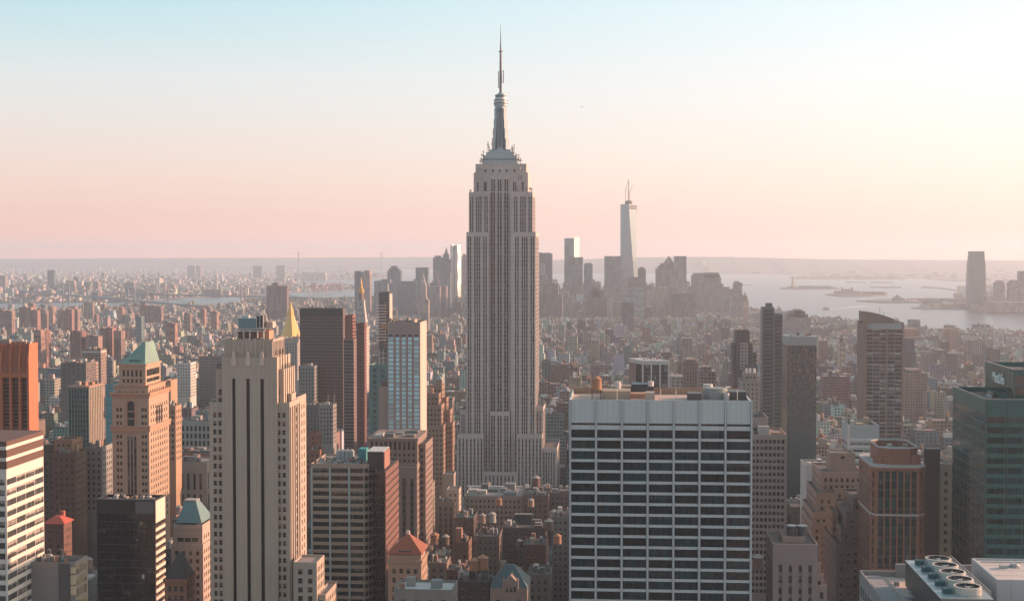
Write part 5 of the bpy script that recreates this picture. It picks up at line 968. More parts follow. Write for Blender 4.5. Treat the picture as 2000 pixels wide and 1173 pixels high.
    ST = wall((.34, .295, .265), .1); GO = wall((.78, .43, .15), .1, .4, .3); z = lambda p: ZP(565, p, Y); X = lambda a: XP(a, Y)
    b = B.tier(543, 581, 664, Y, None, ST, sp(3.6, 1.4, 3.8, 1.9, ms=1, mt=3, g=DK), sp(3.6, 1.4, 3.8, 1.9, ms=1, mt=3, g=DK), xs=594, par=.5); B.tier(538, 600, 742, Y - 4, 40, ST, sp(3.6, 1.4, 3.8, 1.9, g=DK))
    x0, x1 = X(545), X(582); cx, cy = X(563.5), Y + 14; oc = lambda r: [(cx + r * math.cos(R(22.5 + 45 * i)), cy + r * math.sin(R(22.5 + 45 * i))) for i in range(8)]
    m = B.part('gold_roof', True); rr = (x1 - x0) / 2 * 1.06; m.loft(oc(rr), z(657), oc(rr * .30), z(614), GO, bot=True); m.loft(oc(rr * .34), z(614), oc(rr * .30), z(607), GO); m.loft(oc(rr * .27), z(607), oc(rr * .05), z(592), GO); m.beam((cx, cy, z(592)), (cx, cy, z(586)), .3, GO)
    for sx_, sy_ in ((-1, -1), (1, -1), (1, 1), (-1, 1)): q_ = B.part('corner_turret', True); tx_, ty_ = cx + sx_ * rr * .92, cy + sy_ * rr * .92; q_.cyl(tx_, ty_, z(668), z(657), 1.8, 1.8, ST, 8); q_.cyl(tx_, ty_, z(657), z(649), 1.9, .1, wall((.42, .30, .22)), 8)
    B.done()
    Y = 1950; B = Bld('apartment_tower', 'narrow black topped glass tower with white floor lines beside campanile', 'apartment tower', 'black topped thin tower', vb=690, cap=60)
    g = glass((.03, .03, .03), (.30, .14, .08), None, .1, .3); b = B.tier(740, 760, 570, Y, None, wall((.05, .05, .05), .1, .4), sp(7, .96, 4, 3.2, ms=.3, mt=2, d=.1, g=g, name='ribbon_window'), sp(6, .5, 4, 2, g=DK), xs=766, par=.5)
    for i in range(13): B.part('floor_line', True).box(XP(735, Y), Y - 4, b[4] - 19 - i * 4, XP(754, Y), Y - .003, b[4] - 18 - i * 4, plain((.6, .5, .44)))
    B.part('lit_flank', True).box(b[2] + .003, Y + 3, 0, b[2] + .5, b[3] - .2, b[4] - 3, wall((.5, .40, .34))); B.done()  # sunlight on the right side put in as a pale sheet
mid_left()
# ------------------------------------------------------------------ land, water, hills
import numpy as np
def sheet(name, pts, z, m, thick=4):
    b = MB(); n = len(pts); b.face([(p[0], p[1], z) for p in pts], m)
    for i in range(n): a, c = pts[i], pts[(i + 1) % n]; b.face([(a[0], a[1], z - thick), (c[0], c[1], z - thick), (c[0], c[1], z), (a[0], a[1], z)], m)
    return tag(b.build(name), None, None, None, 'structure')
def landmat(rgb, rgb2, sc):
    g = G('land_cover'); p = g.n('NewGeometry').outputs['Position']; f = g.noise(p, sc, 6); r = g.n('MapRange'); g.put(f, r.inputs[0]); r.inputs[1].default_value = .4; r.inputs[2].default_value = .6
    g.put(g.mix(r.outputs[0], rgb, rgb2), g.p.inputs['Base Color']); g.p.inputs['Roughness'].default_value = .9; return g.m
ASPH = landmat((.05, .05, .052), (.075, .072, .07), .05); URB = landmat((.10, .09, .085), (.17, .13, .11), .01); GRN = landmat((.055, .06, .04), (.10, .08, .055), .006)
g = G('water_surface'); g.p.inputs['Base Color'].default_value = (.05, .075, .085, 1); g.p.inputs['Roughness'].default_value = .3; g.p.inputs['IOR'].default_value = 1.33
mp = g.n('Mapping'); g.put(g.n('NewGeometry').outputs['Position'], mp.inputs[0]); mp.inputs['Scale'].default_value = (.02, .05, .02); bp = g.n('Bump'); g.put(g.noise(mp.outputs[0], 1, 5), bp.inputs['Height']); bp.inputs['Strength'].default_value = .5; bp.inputs['Distance'].default_value = 3; g.put(bp.outputs[0], g.p.inputs['Normal'])
WATER = g.m
b = MB(); b.face([(-15000, -900, -4), (15000, -900, -4), (15000, 29500, -4), (-15000, 29500, -4)], WATER); tag(b.build('water'), None, None, None, 'structure')
g2 = lambda L_: [tuple(gnd(x, y)[:2]) for x, y in L_]
MAN = g2([(-300, 625), (200, 607), (450, 602), (600, 598), (690, 594), (760, 589), (850, 585), (1100, 585), (1300, 592), (1440, 607), (1500, 612), (1545, 618), (1560, 622), (1640, 632), (1700, 640), (1800, 648), (1900, 652), (2060, 660)]) + [(1500, 2500), (1500, -800), (-3000, -800)]
sheet('ground', MAN, 0, ASPH)
BK_ = g2([(-500, 593), (60, 590), (250, 588), (330, 582), (440, 577), (520, 575), (560, 571), (640, 567), (700, 565), (716, 558), (600, 557), (555, 553), (600, 546), (690, 545), (755, 541), (765, 536), (700, 531), (780, 525), (845, 521), (850, 516), (-700, 515)])
sheet('brooklyn_shore_ground', BK_, 0, URB)
sheet('pier_ground', g2([(470, 589), (520, 583), (700, 583), (690, 587), (560, 590)]), 0, GRN)
NJ = g2([(1780, 601), (1890, 603), (1960, 609), (2100, 615), (2500, 640), (3300, 640), (3300, 519), (1700, 519), (1240, 520), (1020, 521), (1060, 528), (1160, 532), (1400, 534), (1560, 536), (1650, 540), (1800, 543), (1850, 548), (1960, 552), (1900, 560), (1880, 566), (1860, 583)])
sheet('jersey_shore_ground', NJ, 0, URB)
sheet('low_spit_ground', g2([(1540, 540), (1620, 539), (1760, 541), (1770, 545), (1640, 545), (1545, 544)]), 0, GRN)
sheet('liberty_island_ground', g2([(1522, 562), (1545, 559.5), (1600, 558), (1636, 561), (1640, 563.5), (1580, 564.5), (1530, 564)]), 1, GRN)
sheet('ellis_island_ground', g2([(1612, 575), (1640, 570), (1680, 568.5), (1722, 571), (1732, 574.5), (1700, 577.5), (1640, 578)]), 1, GRN)
sheet('park_ground', g2([(1672, 587), (1740, 583.5), (1800, 583), (1905, 583.5), (1905, 590), (1800, 590), (1720, 590)]), 1, GRN)
J = MB()
for (x0, y0), (x1, y1) in (((1800, 561), (1842, 563.5)), ((1842, 563.5), (1868, 567)), ((1868, 567), (1882, 573)), ((1700, 561), (1760, 561.4)), ((1650, 551), (1690, 551.3)), ((1700, 551.5), (1745, 552))): J.beam(gnd(x0, y0, -2), gnd(x1, y1, -2), 5.5, GRN)
tag(J.build('jetty_ground'), None, None, None, 'structure')
for nm, Y, prof in (('ridge_hill', 20500, [(1000, 509), (1120, 506.5), (1200, 504), (1260, 502), (1340, 501.5), (1420, 501.8), (1500, 503.5), (1580, 505.5), (1680, 507), (1780, 507.5), (1900, 508), (2100, 508.5)]), ('distant_hill', 25500, [(-120, 506), (120, 505), (320, 504), (520, 503.5), (700, 502.6), (860, 501.8), (960, 502.5), (1060, 506)])):
    b = MB(); r = random.Random(nm); m = landmat((.05, .06, .045), (.10, .09, .07), .0016); pts = []
    for (xa, ya), (xb, yb) in zip(prof, prof[1:]):
        for i in range(8): t = i / 8; pts.append((xa + (xb - xa) * t, ya + (yb - ya) * t + r.uniform(-.35, .2)))
    k = len(pts); b.v = [tuple(v) for p in pts for v in ((XP(p[0], Y), Y - 2200, -5), (XP(p[0], Y) + r.uniform(-80, 80), Y - 900, (ZP(p[0], p[1], Y) + 10) * r.uniform(.45, .7)), (XP(p[0], Y), Y, ZP(p[0], p[1], Y)), (XP(p[0], Y), Y + 1500, -5))]
    for i in range(k - 1):
        for j in range(3): b.f.append((i * 4 + j, i * 4 + 4 + j, i * 4 + 5 + j, i * 4 + 1 + j)); b.m.append(m); b.t.append(None)
    tag(b.build(nm, smooth=True), None, None, None, 'structure')
# ------------------------------------------------------------------ far towers, one object each
def tint(c, s): return (*c, s)
def far(name, label, xl, xr, yt, Y, D, col, s=.5, short=None, steps=(), cat=None, top=None, lit=None, group=None, vb=None):
    b = MB(); X0, X1 = XP(xl, Y), XP(xr, Y); zt = ZP((xl + xr) / 2, yt, Y); t = tint(col, s); blank = tint(tuple(c * .7 for c in col), 1.)
    b.box(X0, Y, 0, X1, Y + D, zt, CITYF, t, blank)
    for (a, c, y2) in steps: b.box(XP(a, Y + 3), Y + 3, zt - 6, XP(c, Y + 3), Y + D - 3, ZP((a + c) / 2, y2, Y + 3), CITYF, t, blank)
    if top:
        a, c, y1, y2, kind, tc_ = top; xa, xb = XP(a, Y + 2), XP(c, Y + 2); xm = (xa + xb) / 2; z1, z2 = ZP(xm and (a + c) / 2, y1, Y), ZP((a + c) / 2, y2, Y); q4 = [(xa, Y + 2), (xb, Y + 2), (xb, Y + D - 2), (xa, Y + D - 2)]; f = .02 if kind == 'pyr' else .55
        b.loft(q4, z1, [(xm + (p[0] - xm) * f, Y + D / 2 + (p[1] - Y - D / 2) * f) for p in q4], z2, CITYF, tint(tc_, 1.))
    o = b.build(name, loc=((X0 + X1) / 2, Y + D / 2, 0)); tag(o, label, cat or name.replace('_', ' '), group)
    HERO.append((xl, xr, Y, vb or min(620, yt + 70), [(X0, Y, X1, Y + D)], ((xl + xr) / 2, yt), short, yt))
    return o
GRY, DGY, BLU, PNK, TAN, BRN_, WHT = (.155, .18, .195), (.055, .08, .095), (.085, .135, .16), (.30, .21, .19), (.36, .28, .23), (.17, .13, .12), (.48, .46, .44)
DT = 'towers of the far downtown cluster'
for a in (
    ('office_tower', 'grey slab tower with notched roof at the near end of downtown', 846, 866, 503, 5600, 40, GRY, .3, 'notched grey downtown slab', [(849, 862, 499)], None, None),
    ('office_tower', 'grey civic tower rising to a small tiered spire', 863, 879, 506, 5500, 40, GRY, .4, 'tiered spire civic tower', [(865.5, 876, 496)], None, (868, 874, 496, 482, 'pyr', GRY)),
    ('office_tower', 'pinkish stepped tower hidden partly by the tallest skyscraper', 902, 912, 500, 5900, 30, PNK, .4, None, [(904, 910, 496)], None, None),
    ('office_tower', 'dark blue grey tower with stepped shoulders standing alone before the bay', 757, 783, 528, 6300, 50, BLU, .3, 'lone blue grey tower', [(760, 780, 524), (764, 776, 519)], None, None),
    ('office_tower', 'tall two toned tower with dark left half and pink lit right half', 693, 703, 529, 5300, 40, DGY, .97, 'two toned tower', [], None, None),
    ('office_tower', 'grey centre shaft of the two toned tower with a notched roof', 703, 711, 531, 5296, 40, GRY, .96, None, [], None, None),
    ('office_tower', 'pink sunlit slab on the right of the two toned pair', 711, 722, 528, 5290, 44, PNK, .96, None, [], None, None),  # lit half of the two toned tower, its sunlight put into pink
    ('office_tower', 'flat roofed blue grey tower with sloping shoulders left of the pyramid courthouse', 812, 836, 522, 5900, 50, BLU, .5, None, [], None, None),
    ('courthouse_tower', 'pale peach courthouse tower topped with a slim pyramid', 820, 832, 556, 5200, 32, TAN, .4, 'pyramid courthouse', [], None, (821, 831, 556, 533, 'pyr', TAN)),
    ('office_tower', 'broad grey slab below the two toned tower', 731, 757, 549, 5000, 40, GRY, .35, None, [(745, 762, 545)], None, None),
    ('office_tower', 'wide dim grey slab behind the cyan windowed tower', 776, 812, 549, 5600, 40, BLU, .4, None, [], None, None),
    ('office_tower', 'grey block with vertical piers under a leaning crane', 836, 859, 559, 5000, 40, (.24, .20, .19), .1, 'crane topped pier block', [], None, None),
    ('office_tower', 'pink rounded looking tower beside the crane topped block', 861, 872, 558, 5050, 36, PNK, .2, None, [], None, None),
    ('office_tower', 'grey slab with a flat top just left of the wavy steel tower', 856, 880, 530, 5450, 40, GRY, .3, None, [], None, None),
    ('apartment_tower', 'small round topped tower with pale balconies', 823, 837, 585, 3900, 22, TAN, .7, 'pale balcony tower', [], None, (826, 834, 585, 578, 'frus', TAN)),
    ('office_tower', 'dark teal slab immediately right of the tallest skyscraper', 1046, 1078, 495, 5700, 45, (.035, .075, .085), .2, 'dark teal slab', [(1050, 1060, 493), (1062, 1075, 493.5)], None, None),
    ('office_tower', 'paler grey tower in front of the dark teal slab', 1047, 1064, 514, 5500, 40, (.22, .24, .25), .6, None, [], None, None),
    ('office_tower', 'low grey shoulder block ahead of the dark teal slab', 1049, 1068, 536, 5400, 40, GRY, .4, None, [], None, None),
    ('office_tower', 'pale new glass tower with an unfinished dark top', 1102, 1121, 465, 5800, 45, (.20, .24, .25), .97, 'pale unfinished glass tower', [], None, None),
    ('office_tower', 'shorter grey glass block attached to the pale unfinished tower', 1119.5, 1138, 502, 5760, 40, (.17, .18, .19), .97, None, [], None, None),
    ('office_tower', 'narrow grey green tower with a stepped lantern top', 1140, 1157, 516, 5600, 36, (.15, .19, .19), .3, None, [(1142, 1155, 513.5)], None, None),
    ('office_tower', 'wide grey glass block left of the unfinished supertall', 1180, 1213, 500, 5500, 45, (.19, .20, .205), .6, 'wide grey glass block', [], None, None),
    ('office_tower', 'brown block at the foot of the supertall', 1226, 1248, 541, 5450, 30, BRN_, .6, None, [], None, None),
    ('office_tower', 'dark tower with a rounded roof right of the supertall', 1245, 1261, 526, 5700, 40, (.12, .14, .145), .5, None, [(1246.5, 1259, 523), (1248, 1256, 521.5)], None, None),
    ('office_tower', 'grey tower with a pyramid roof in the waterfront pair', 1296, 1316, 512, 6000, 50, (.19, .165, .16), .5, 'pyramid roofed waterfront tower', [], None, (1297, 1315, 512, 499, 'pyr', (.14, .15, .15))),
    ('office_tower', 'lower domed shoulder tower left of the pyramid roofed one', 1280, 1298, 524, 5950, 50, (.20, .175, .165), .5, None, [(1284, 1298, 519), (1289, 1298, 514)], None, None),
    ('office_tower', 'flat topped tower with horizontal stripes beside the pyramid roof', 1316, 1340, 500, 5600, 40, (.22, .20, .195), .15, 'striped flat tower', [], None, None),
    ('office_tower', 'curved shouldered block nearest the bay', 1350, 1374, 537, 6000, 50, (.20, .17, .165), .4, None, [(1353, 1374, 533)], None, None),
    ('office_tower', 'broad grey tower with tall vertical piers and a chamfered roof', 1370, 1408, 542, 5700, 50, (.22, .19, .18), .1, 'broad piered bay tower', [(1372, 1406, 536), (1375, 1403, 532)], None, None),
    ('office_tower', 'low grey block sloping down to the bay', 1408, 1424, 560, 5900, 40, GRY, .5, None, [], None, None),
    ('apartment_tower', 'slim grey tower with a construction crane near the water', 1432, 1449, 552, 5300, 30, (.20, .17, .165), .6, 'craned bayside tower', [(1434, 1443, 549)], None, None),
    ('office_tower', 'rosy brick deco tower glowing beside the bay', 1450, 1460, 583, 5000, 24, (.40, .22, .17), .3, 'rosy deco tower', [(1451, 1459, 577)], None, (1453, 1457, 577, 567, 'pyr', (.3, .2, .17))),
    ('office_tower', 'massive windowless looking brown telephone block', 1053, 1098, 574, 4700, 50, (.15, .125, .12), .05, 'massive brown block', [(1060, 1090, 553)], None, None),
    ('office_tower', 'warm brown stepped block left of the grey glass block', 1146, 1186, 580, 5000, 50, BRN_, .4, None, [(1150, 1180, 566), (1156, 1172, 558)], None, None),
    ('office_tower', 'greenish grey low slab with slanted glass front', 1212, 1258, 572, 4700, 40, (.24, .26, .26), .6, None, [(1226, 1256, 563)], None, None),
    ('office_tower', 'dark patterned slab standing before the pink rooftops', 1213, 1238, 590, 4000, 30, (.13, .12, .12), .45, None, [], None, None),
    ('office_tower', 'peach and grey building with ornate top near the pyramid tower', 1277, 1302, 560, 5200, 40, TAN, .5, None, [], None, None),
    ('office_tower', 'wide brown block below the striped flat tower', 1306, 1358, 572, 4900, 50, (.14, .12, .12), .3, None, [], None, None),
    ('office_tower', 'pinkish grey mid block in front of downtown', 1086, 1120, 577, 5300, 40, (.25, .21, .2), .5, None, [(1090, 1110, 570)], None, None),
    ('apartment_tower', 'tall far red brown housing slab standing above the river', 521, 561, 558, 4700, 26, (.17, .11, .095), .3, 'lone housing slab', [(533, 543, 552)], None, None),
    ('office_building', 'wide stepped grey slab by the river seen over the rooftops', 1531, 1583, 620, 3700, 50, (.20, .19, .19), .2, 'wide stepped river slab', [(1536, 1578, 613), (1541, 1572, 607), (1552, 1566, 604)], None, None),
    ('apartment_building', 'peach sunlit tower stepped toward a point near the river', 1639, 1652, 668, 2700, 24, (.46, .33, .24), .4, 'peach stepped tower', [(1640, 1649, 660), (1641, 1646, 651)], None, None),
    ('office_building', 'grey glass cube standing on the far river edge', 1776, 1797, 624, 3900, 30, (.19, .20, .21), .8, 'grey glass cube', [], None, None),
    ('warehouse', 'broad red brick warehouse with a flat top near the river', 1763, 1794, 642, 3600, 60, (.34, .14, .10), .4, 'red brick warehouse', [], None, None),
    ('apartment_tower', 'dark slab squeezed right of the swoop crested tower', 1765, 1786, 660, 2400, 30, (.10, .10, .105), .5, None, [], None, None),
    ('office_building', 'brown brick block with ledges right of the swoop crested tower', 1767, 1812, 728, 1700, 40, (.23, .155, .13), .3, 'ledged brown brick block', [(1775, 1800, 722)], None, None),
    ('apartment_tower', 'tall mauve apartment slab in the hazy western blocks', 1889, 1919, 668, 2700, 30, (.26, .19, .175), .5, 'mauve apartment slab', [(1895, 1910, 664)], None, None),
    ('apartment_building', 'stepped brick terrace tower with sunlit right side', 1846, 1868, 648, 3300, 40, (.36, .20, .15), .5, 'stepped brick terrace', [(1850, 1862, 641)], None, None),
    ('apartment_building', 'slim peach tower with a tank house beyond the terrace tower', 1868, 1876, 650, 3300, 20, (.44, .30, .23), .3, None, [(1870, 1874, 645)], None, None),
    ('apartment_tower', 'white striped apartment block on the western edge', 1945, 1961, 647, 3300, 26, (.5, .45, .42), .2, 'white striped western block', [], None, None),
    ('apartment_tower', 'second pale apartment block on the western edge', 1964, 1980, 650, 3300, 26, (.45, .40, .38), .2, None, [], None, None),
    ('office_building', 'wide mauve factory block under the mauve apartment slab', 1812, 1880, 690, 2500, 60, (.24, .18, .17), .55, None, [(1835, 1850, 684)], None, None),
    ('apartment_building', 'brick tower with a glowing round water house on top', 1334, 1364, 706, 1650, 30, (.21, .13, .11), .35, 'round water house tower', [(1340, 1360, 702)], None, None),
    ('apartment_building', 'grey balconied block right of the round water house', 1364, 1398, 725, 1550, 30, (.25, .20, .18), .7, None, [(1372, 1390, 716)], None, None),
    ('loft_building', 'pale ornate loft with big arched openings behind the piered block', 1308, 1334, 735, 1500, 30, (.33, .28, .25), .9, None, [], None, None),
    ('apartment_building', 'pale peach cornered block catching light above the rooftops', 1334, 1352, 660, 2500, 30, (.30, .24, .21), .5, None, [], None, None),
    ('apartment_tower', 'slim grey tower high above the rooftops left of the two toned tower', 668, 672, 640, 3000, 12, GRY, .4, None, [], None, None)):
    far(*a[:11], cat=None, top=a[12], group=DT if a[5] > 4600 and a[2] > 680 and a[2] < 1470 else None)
HS = 'brown housing towers on the east side'
for i, (a, c, t, Y) in enumerate(((137, 160, 647, 2500), (168, 192, 656, 2500), (196, 207, 641, 2600), (208, 220, 640, 2600), (222, 237, 646, 2550), (66, 80, 645, 2500), (80, 91, 646, 2550), (10, 24, 607, 3700), (38, 61, 600, 3800), (62, 74, 606, 3800), (76, 90, 605, 3900), (113, 128, 606, 3900), (128, 141, 604, 3900), (142, 152, 604, 3950), (265, 277, 618, 3400), (325, 342, 631, 3100), (0, 9, 606, 3800), (94, 104, 598, 4500), (273, 291, 596, 4700), (293, 305, 597, 4700), (306, 316, 598, 4700), (232, 240, 600, 4600), (165, 182, 590, 5000), (55, 66, 592, 5000), (392, 400, 603, 4300), (360, 372, 612, 4000), (412, 424, 608, 4100))):
    col = ((.30, .155, .125), (.27, .175, .15), (.34, .20, .16))[i % 3]
    if i == 14: col = (.11, .17, .185)
    far('housing_tower', None, a, c, t, Y, 22, col, .3 + .02 * i, None, [(a + (c - a) * .3, a + (c - a) * .6, t - 2)], 'housing tower', None, None, HS, vb=t + 34)
BKG = 'blocks across the river'
for i, (a, c, t, Y, col) in enumerate(((94, 107, 527, 8800, BLU), (130, 146, 548, 8000, TAN), (60, 86, 556, 7800, (.5, .42, .37)), (147, 154, 541, 8500, GRY), (165, 178, 551, 8000, GRY), (180, 193, 550, 8100, PNK), (155, 165, 560, 7600, TAN), (242, 262, 552, 8000, GRY), (400, 432, 565, 8000, (.2, .16, .15)), (495, 512, 519, 14000, BLU), (540, 557, 518, 14000, GRY), (367, 380, 518, 14500, GRY), (384, 393, 519, 14500, PNK), (588, 637, 532, 13000, (.6, .5, .4)), (330, 352, 545, 10500, (.55, .45, .38)), (290, 315, 543, 10800, (.55, .43, .36)), (420, 424, 536, 12000, WHT), (430, 435, 537, 12000, WHT), (560, 582, 560, 9600, (.5, .42, .35)), (540, 556, 541, 11500, TAN), (0, 12, 538, 9000, PNK), (20, 30, 560, 7800, PNK))):
    far('apartment_block', None, a, c, t, Y, 40, col, .4 + .02 * i, None, [], 'apartment block', None, None, BKG, vb=t + 12)
Y = 5802; b = MB(); za, zb = XP(1121, Y), XP(1131, Y); pg = [(za, Y - 1), (zb, Y + 22), (zb, Y + 44), (za, Y + 44)]; b.loft(pg, 0, pg, ZP(1126, 463, Y), plain((.72, .70, .66), .3, .5)); o = tag(b.build('office_tower', loc=((za + zb) / 2, Y + 20, 0)), 'bright lit glass wedge on the right of the pale unfinished tower', 'office tower', DT); HERO.append((1121, 1131, Y, 560, [(za, Y, zb, Y + 44)], (1126, 463), None, 463))  # sunlight on the tower's right half put into angled shape and pale colour
# slender wavy steel tower
Y = 5500
U = thing('apartment_tower', 'tall rippled steel tower shining in two bright folds', 'apartment tower', (XP(890, Y), Y, 0), DT); SSM = plain((.72, .68, .63), .35, .6)
for j, (a, c, t) in enumerate(((879.5, 889, 478), (890, 899.5, 478))):
    m = MB(); x0, x1 = XP(a, Y), XP(c, Y); zt = ZP(a, t, Y); n = 26; w = x1 - x0
    for i in range(n):
        za, zb = zt * i / n, zt * (i + 1) / n; d = 1.4 * math.sin(i * .9 + j); pg = lambda e: [(x0, Y + 2), (x0 + w * (.48 + .04 * e), Y - 8 + e), (x1 - 1, Y + 9 + e), (x1, Y + 26), (x0, Y + 26)]; m.loft(pg(d), za, pg(1.4 * math.sin(i * .9 + .9 + j)), zb, SSM, cap=i == n - 1)
    m.build('wing', U)
m = MB(); m.box(XP(889, Y), Y + 3, 0, XP(890, Y), Y + 22, ZP(890, 480, Y), SSM); m.build('core', U); HERO.append((879, 900, Y, 575, [(XP(879, Y), Y, XP(900, Y), Y + 26)], (889, 478), 'rippled steel tower', 478))
# unfinished supertall: square base, top turned by 45 degrees
Y = 5600; cx = XP(1227, Y); cy = Y + 31; k = Y / F
U = thing('skyscraper', 'unfinished faceted glass supertall with cranes and a raw mast on top', 'skyscraper', (cx, cy, 0), DT)
GLS = wall((.24, .28, .30), .04, .28, .6); z = lambda p: ZP(1227, p, cy); m = MB(); h = 31.5; zb, zt = 20, z(399)
bs = [(cx - h, cy - h), (cx + h, cy - h), (cx + h, cy + h), (cx - h, cy + h)]; rt = 31.5; tp = [(cx, cy - rt), (cx + rt, cy), (cx, cy + rt), (cx - rt, cy)]
m.loft(bs, 0, bs, zb, GLS, cap=False); kk = len(m.v); m.v += [(*p, zb) for p in bs] + [(*p, zt) for p in tp]
for i in range(4):
    j = (i + 1) % 4
    for f in ((i, j, 4 + i), (j, 4 + j, 4 + i)): m.f.append(tuple(kk + q_ for q_ in f)); m.m.append(GLS); m.t.append(None)
m.f.append(tuple(kk + 4 + i for i in range(4))); m.m.append(GLS); m.t.append(None); m.build('glass_facets', U)
RAW = wall((.12, .075, .065), .25); m = MB()
for i in range(4): zz_ = z(400 + 4.2 * (i + 1)); m.loft([(cx + (p[0] - cx) * 1.02 + 1, cy + (p[1] - cy) * 1.02) for p in tp], zz_, [(cx + (p[0] - cx) * 1.02 + 1, cy + (p[1] - cy) * 1.02) for p in tp], zz_ + 5.2, RAW)
m.build('raw_floors', U); m = MB()
for i in range(16): m.box(cx - 33.2, cy - 26, z(404 + i * 7), cx - 31.7, cy - 20, z(401 + i * 7), plain((.36, .34, .33)))
m.build('hoist', U); m = MB(); m.beam((cx, cy, zt), (cx, cy, z(352)), 2.0, RAW, 1.0); m.cyl(cx, cy, zt, z(392), 15, 13, RAW, 10); m.build('mast', U)
HERO.append((1209, 1245, Y, 570, [(cx - h, cy - h, cx + h, cy + h)], (1227, 349), 'faceted supertall', 400))
def crane(label, px, yb, yt, jx, jy, Y, m, gr=None):
    p = at(px, yb, Y); t = at(px, yt, Y); j = at(jx, jy, Y); U = thing('tower_crane', label, 'crane', p, gr); k = Y / F
    a = MB(); a.beam(p, t, .45 * k, m); a.build('crane_mast', U); a = MB(); a.beam(t, j, .5 * k, m, .25 * k); d = (t - j); d.z = 0; a.beam(t, t + d * .3, .5 * k, m); a.build('jib', U)
CRN = wall((.34, .16, .13), .1)
crane('leaning crane at the top of the faceted supertall left of its mast', 1222, 398, 372, 1228, 348, Y + 20, CRN); crane('short crane on the faceted supertall pointing up to the right', 1230, 398, 376, 1236, 361, Y + 20, CRN)
crane('pink lattice crane leaning over the crane topped pier block', 857, 559, 549, 850, 527, 5010, wall((.5, .3, .26)), None); crane('crane with a long level jib over the bayside tower', 1441, 552, 556, 1472, 556.6, 5305, wall((.25, .2, .19)))
# waterfront tower across the river and its neighbours
Y = 6350; U = thing('office_tower', 'tall tapering glass tower alone on the far river bank', 'office tower', (XP(1907, Y), Y + 25, 0)); m = MB(); t = tint((.13, .15, .165), .2); x0, x1 = XP(1890, Y), XP(1924, Y); w = x1 - x0
pr = [(0, 1), (118, 1), (190, .95), (222, .84), (ZP(1907, 494, Y), .80)]
for (za, fa), (zb, fb) in zip(pr, pr[1:]):
    sq_ = lambda f: [((x0 + x1) / 2 + (x - (x0 + x1) / 2) * f, y) for x, y in ((x0, Y), (x1, Y), (x1, Y + 45), (x0, Y + 45))]; m.loft(sq_(fa), za, sq_(fb), zb, CITY, t)
m.build('glass_shaft', U); m = MB(); m.box((x0 + x1) / 2 - w * .40, Y - .5, ZP(1907, 494, Y), (x0 + x1) / 2 + w * .40, Y + 45, ZP(1907, 490.5, Y), plain((.10, .12, .13))); m.build('roof_band', U); HERO.append((1888, 1926, Y, 598, [(x0, Y, x1, Y + 45)], (1907, 490), 'far bank glass tower', 490))
far('apartment_tower', 'round shouldered tower right of the far bank glass tower', 1943, 1961, 552, 6100, 40, (.22, .185, .18), .4, None, [(1946, 1958, 548)], vb=600)
far('apartment_tower', 'matching grey tower second from the picture edge across the river', 1970, 1988, 551, 6100, 40, (.20, .18, .18), .4, None, [(1973, 1985, 547)], vb=600)
far('office_tower', 'flat grey tower at the picture edge across the river', 1990, 2012, 529, 6100, 40, (.18, .18, .19), .3, vb=600)
far('warehouse', 'low wide terminal sheds on the far bank below the towers', 1935, 2010, 590, 5950, 90, (.22, .18, .17), .5, vb=604)
far('apartment_block', 'low blocks at the foot of the far bank glass tower', 1921, 1950, 578, 6300, 60, (.20, .17, .165), .5, vb=600)
# statue and island buildings
p = gnd(1549, 562.2); U = thing('statue', 'tiny robed statue with raised arm on its pedestal out in the bay', 'statue', (p.x, p.y, 1)); CU = wall((.16, .22, .19), .05); k = p.y / F
m = MB(); m.cyl(p.x, p.y, 1, 12, 42, 38, GRN, 10); m.build('star_base', U); m = MB(); m.cyl(p.x, p.y, 12, 30, 17, 13, wall((.3, .26, .23)), 4); m.cyl(p.x, p.y, 30, 47, 11, 9, wall((.3, .26, .23)), 4); m.build('pedestal', U)
m = MB(); m.cyl(p.x, p.y, 47, 62, 7.5, 6.2, CU, 10); m.cyl(p.x, p.y, 62, 74, 6.2, 5, CU, 10); m.cyl(p.x, p.y, 74, 82, 3.2, 3.0, CU, 8); m.beam((p.x - 4, p.y, 73), (p.x - 6, p.y, 88), 2.0, CU, 1.4); m.cyl(p.x - 6, p.y, 88, 94, 2.0, .4, CU, 6); m.beam((p.x + 4, p.y, 72), (p.x + 6, p.y - 2, 63), 2, CU)
for i in range(7): a = R(i * 30); m.beam((p.x, p.y, 81), (p.x + 5 * math.cos(a), p.y, 81 + 4.5 * math.sin(a)), .5, CU)
m.build('figure', U); HERO.append((1520, 1640, p.y, 565, [], (1549, 541), 'robed statue', 545))
def bump(name, label, pts, hmin, hmax, seed, n=60):
    b = MB(); r = random.Random(seed); m = landmat((.04, .05, .03), (.10, .075, .045), .02)
    for i in range(n):
        t = r.random(); (xa, ya), (xb, yb) = pts; p = gnd(xa + (xb - xa) * t, ya + (yb - ya) * t + r.uniform(-.5, .5), 1); w = r.uniform(9, 22); h = r.uniform(hmin, hmax); b.cyl(p.x, p.y, 1, 1 + h * .6, w, w * 1.05, m, 7, cap=False); b.cyl(p.x, p.y, 1 + h * .6, 1 + h, w * 1.05, w * .3, m, 7)
    tag(b.build(name), label, None, None, 'stuff')
bump('island_trees', None, ((1560, 561.5), (1625, 562.6)), 9, 17, 1, 80); bump('island_trees', None, ((1690, 573.5), (1728, 574.5)), 8, 15, 2, 50); bump('park_trees', None, ((1780, 586.5), (1890, 586.5)), 7, 13, 3, 90); bump('pier_trees', None, ((480, 587.5), (690, 585)), 8, 16, 4, 130); bump('spit_trees', None, ((1555, 541.5), (1750, 543)), 8, 15, 5, 120)
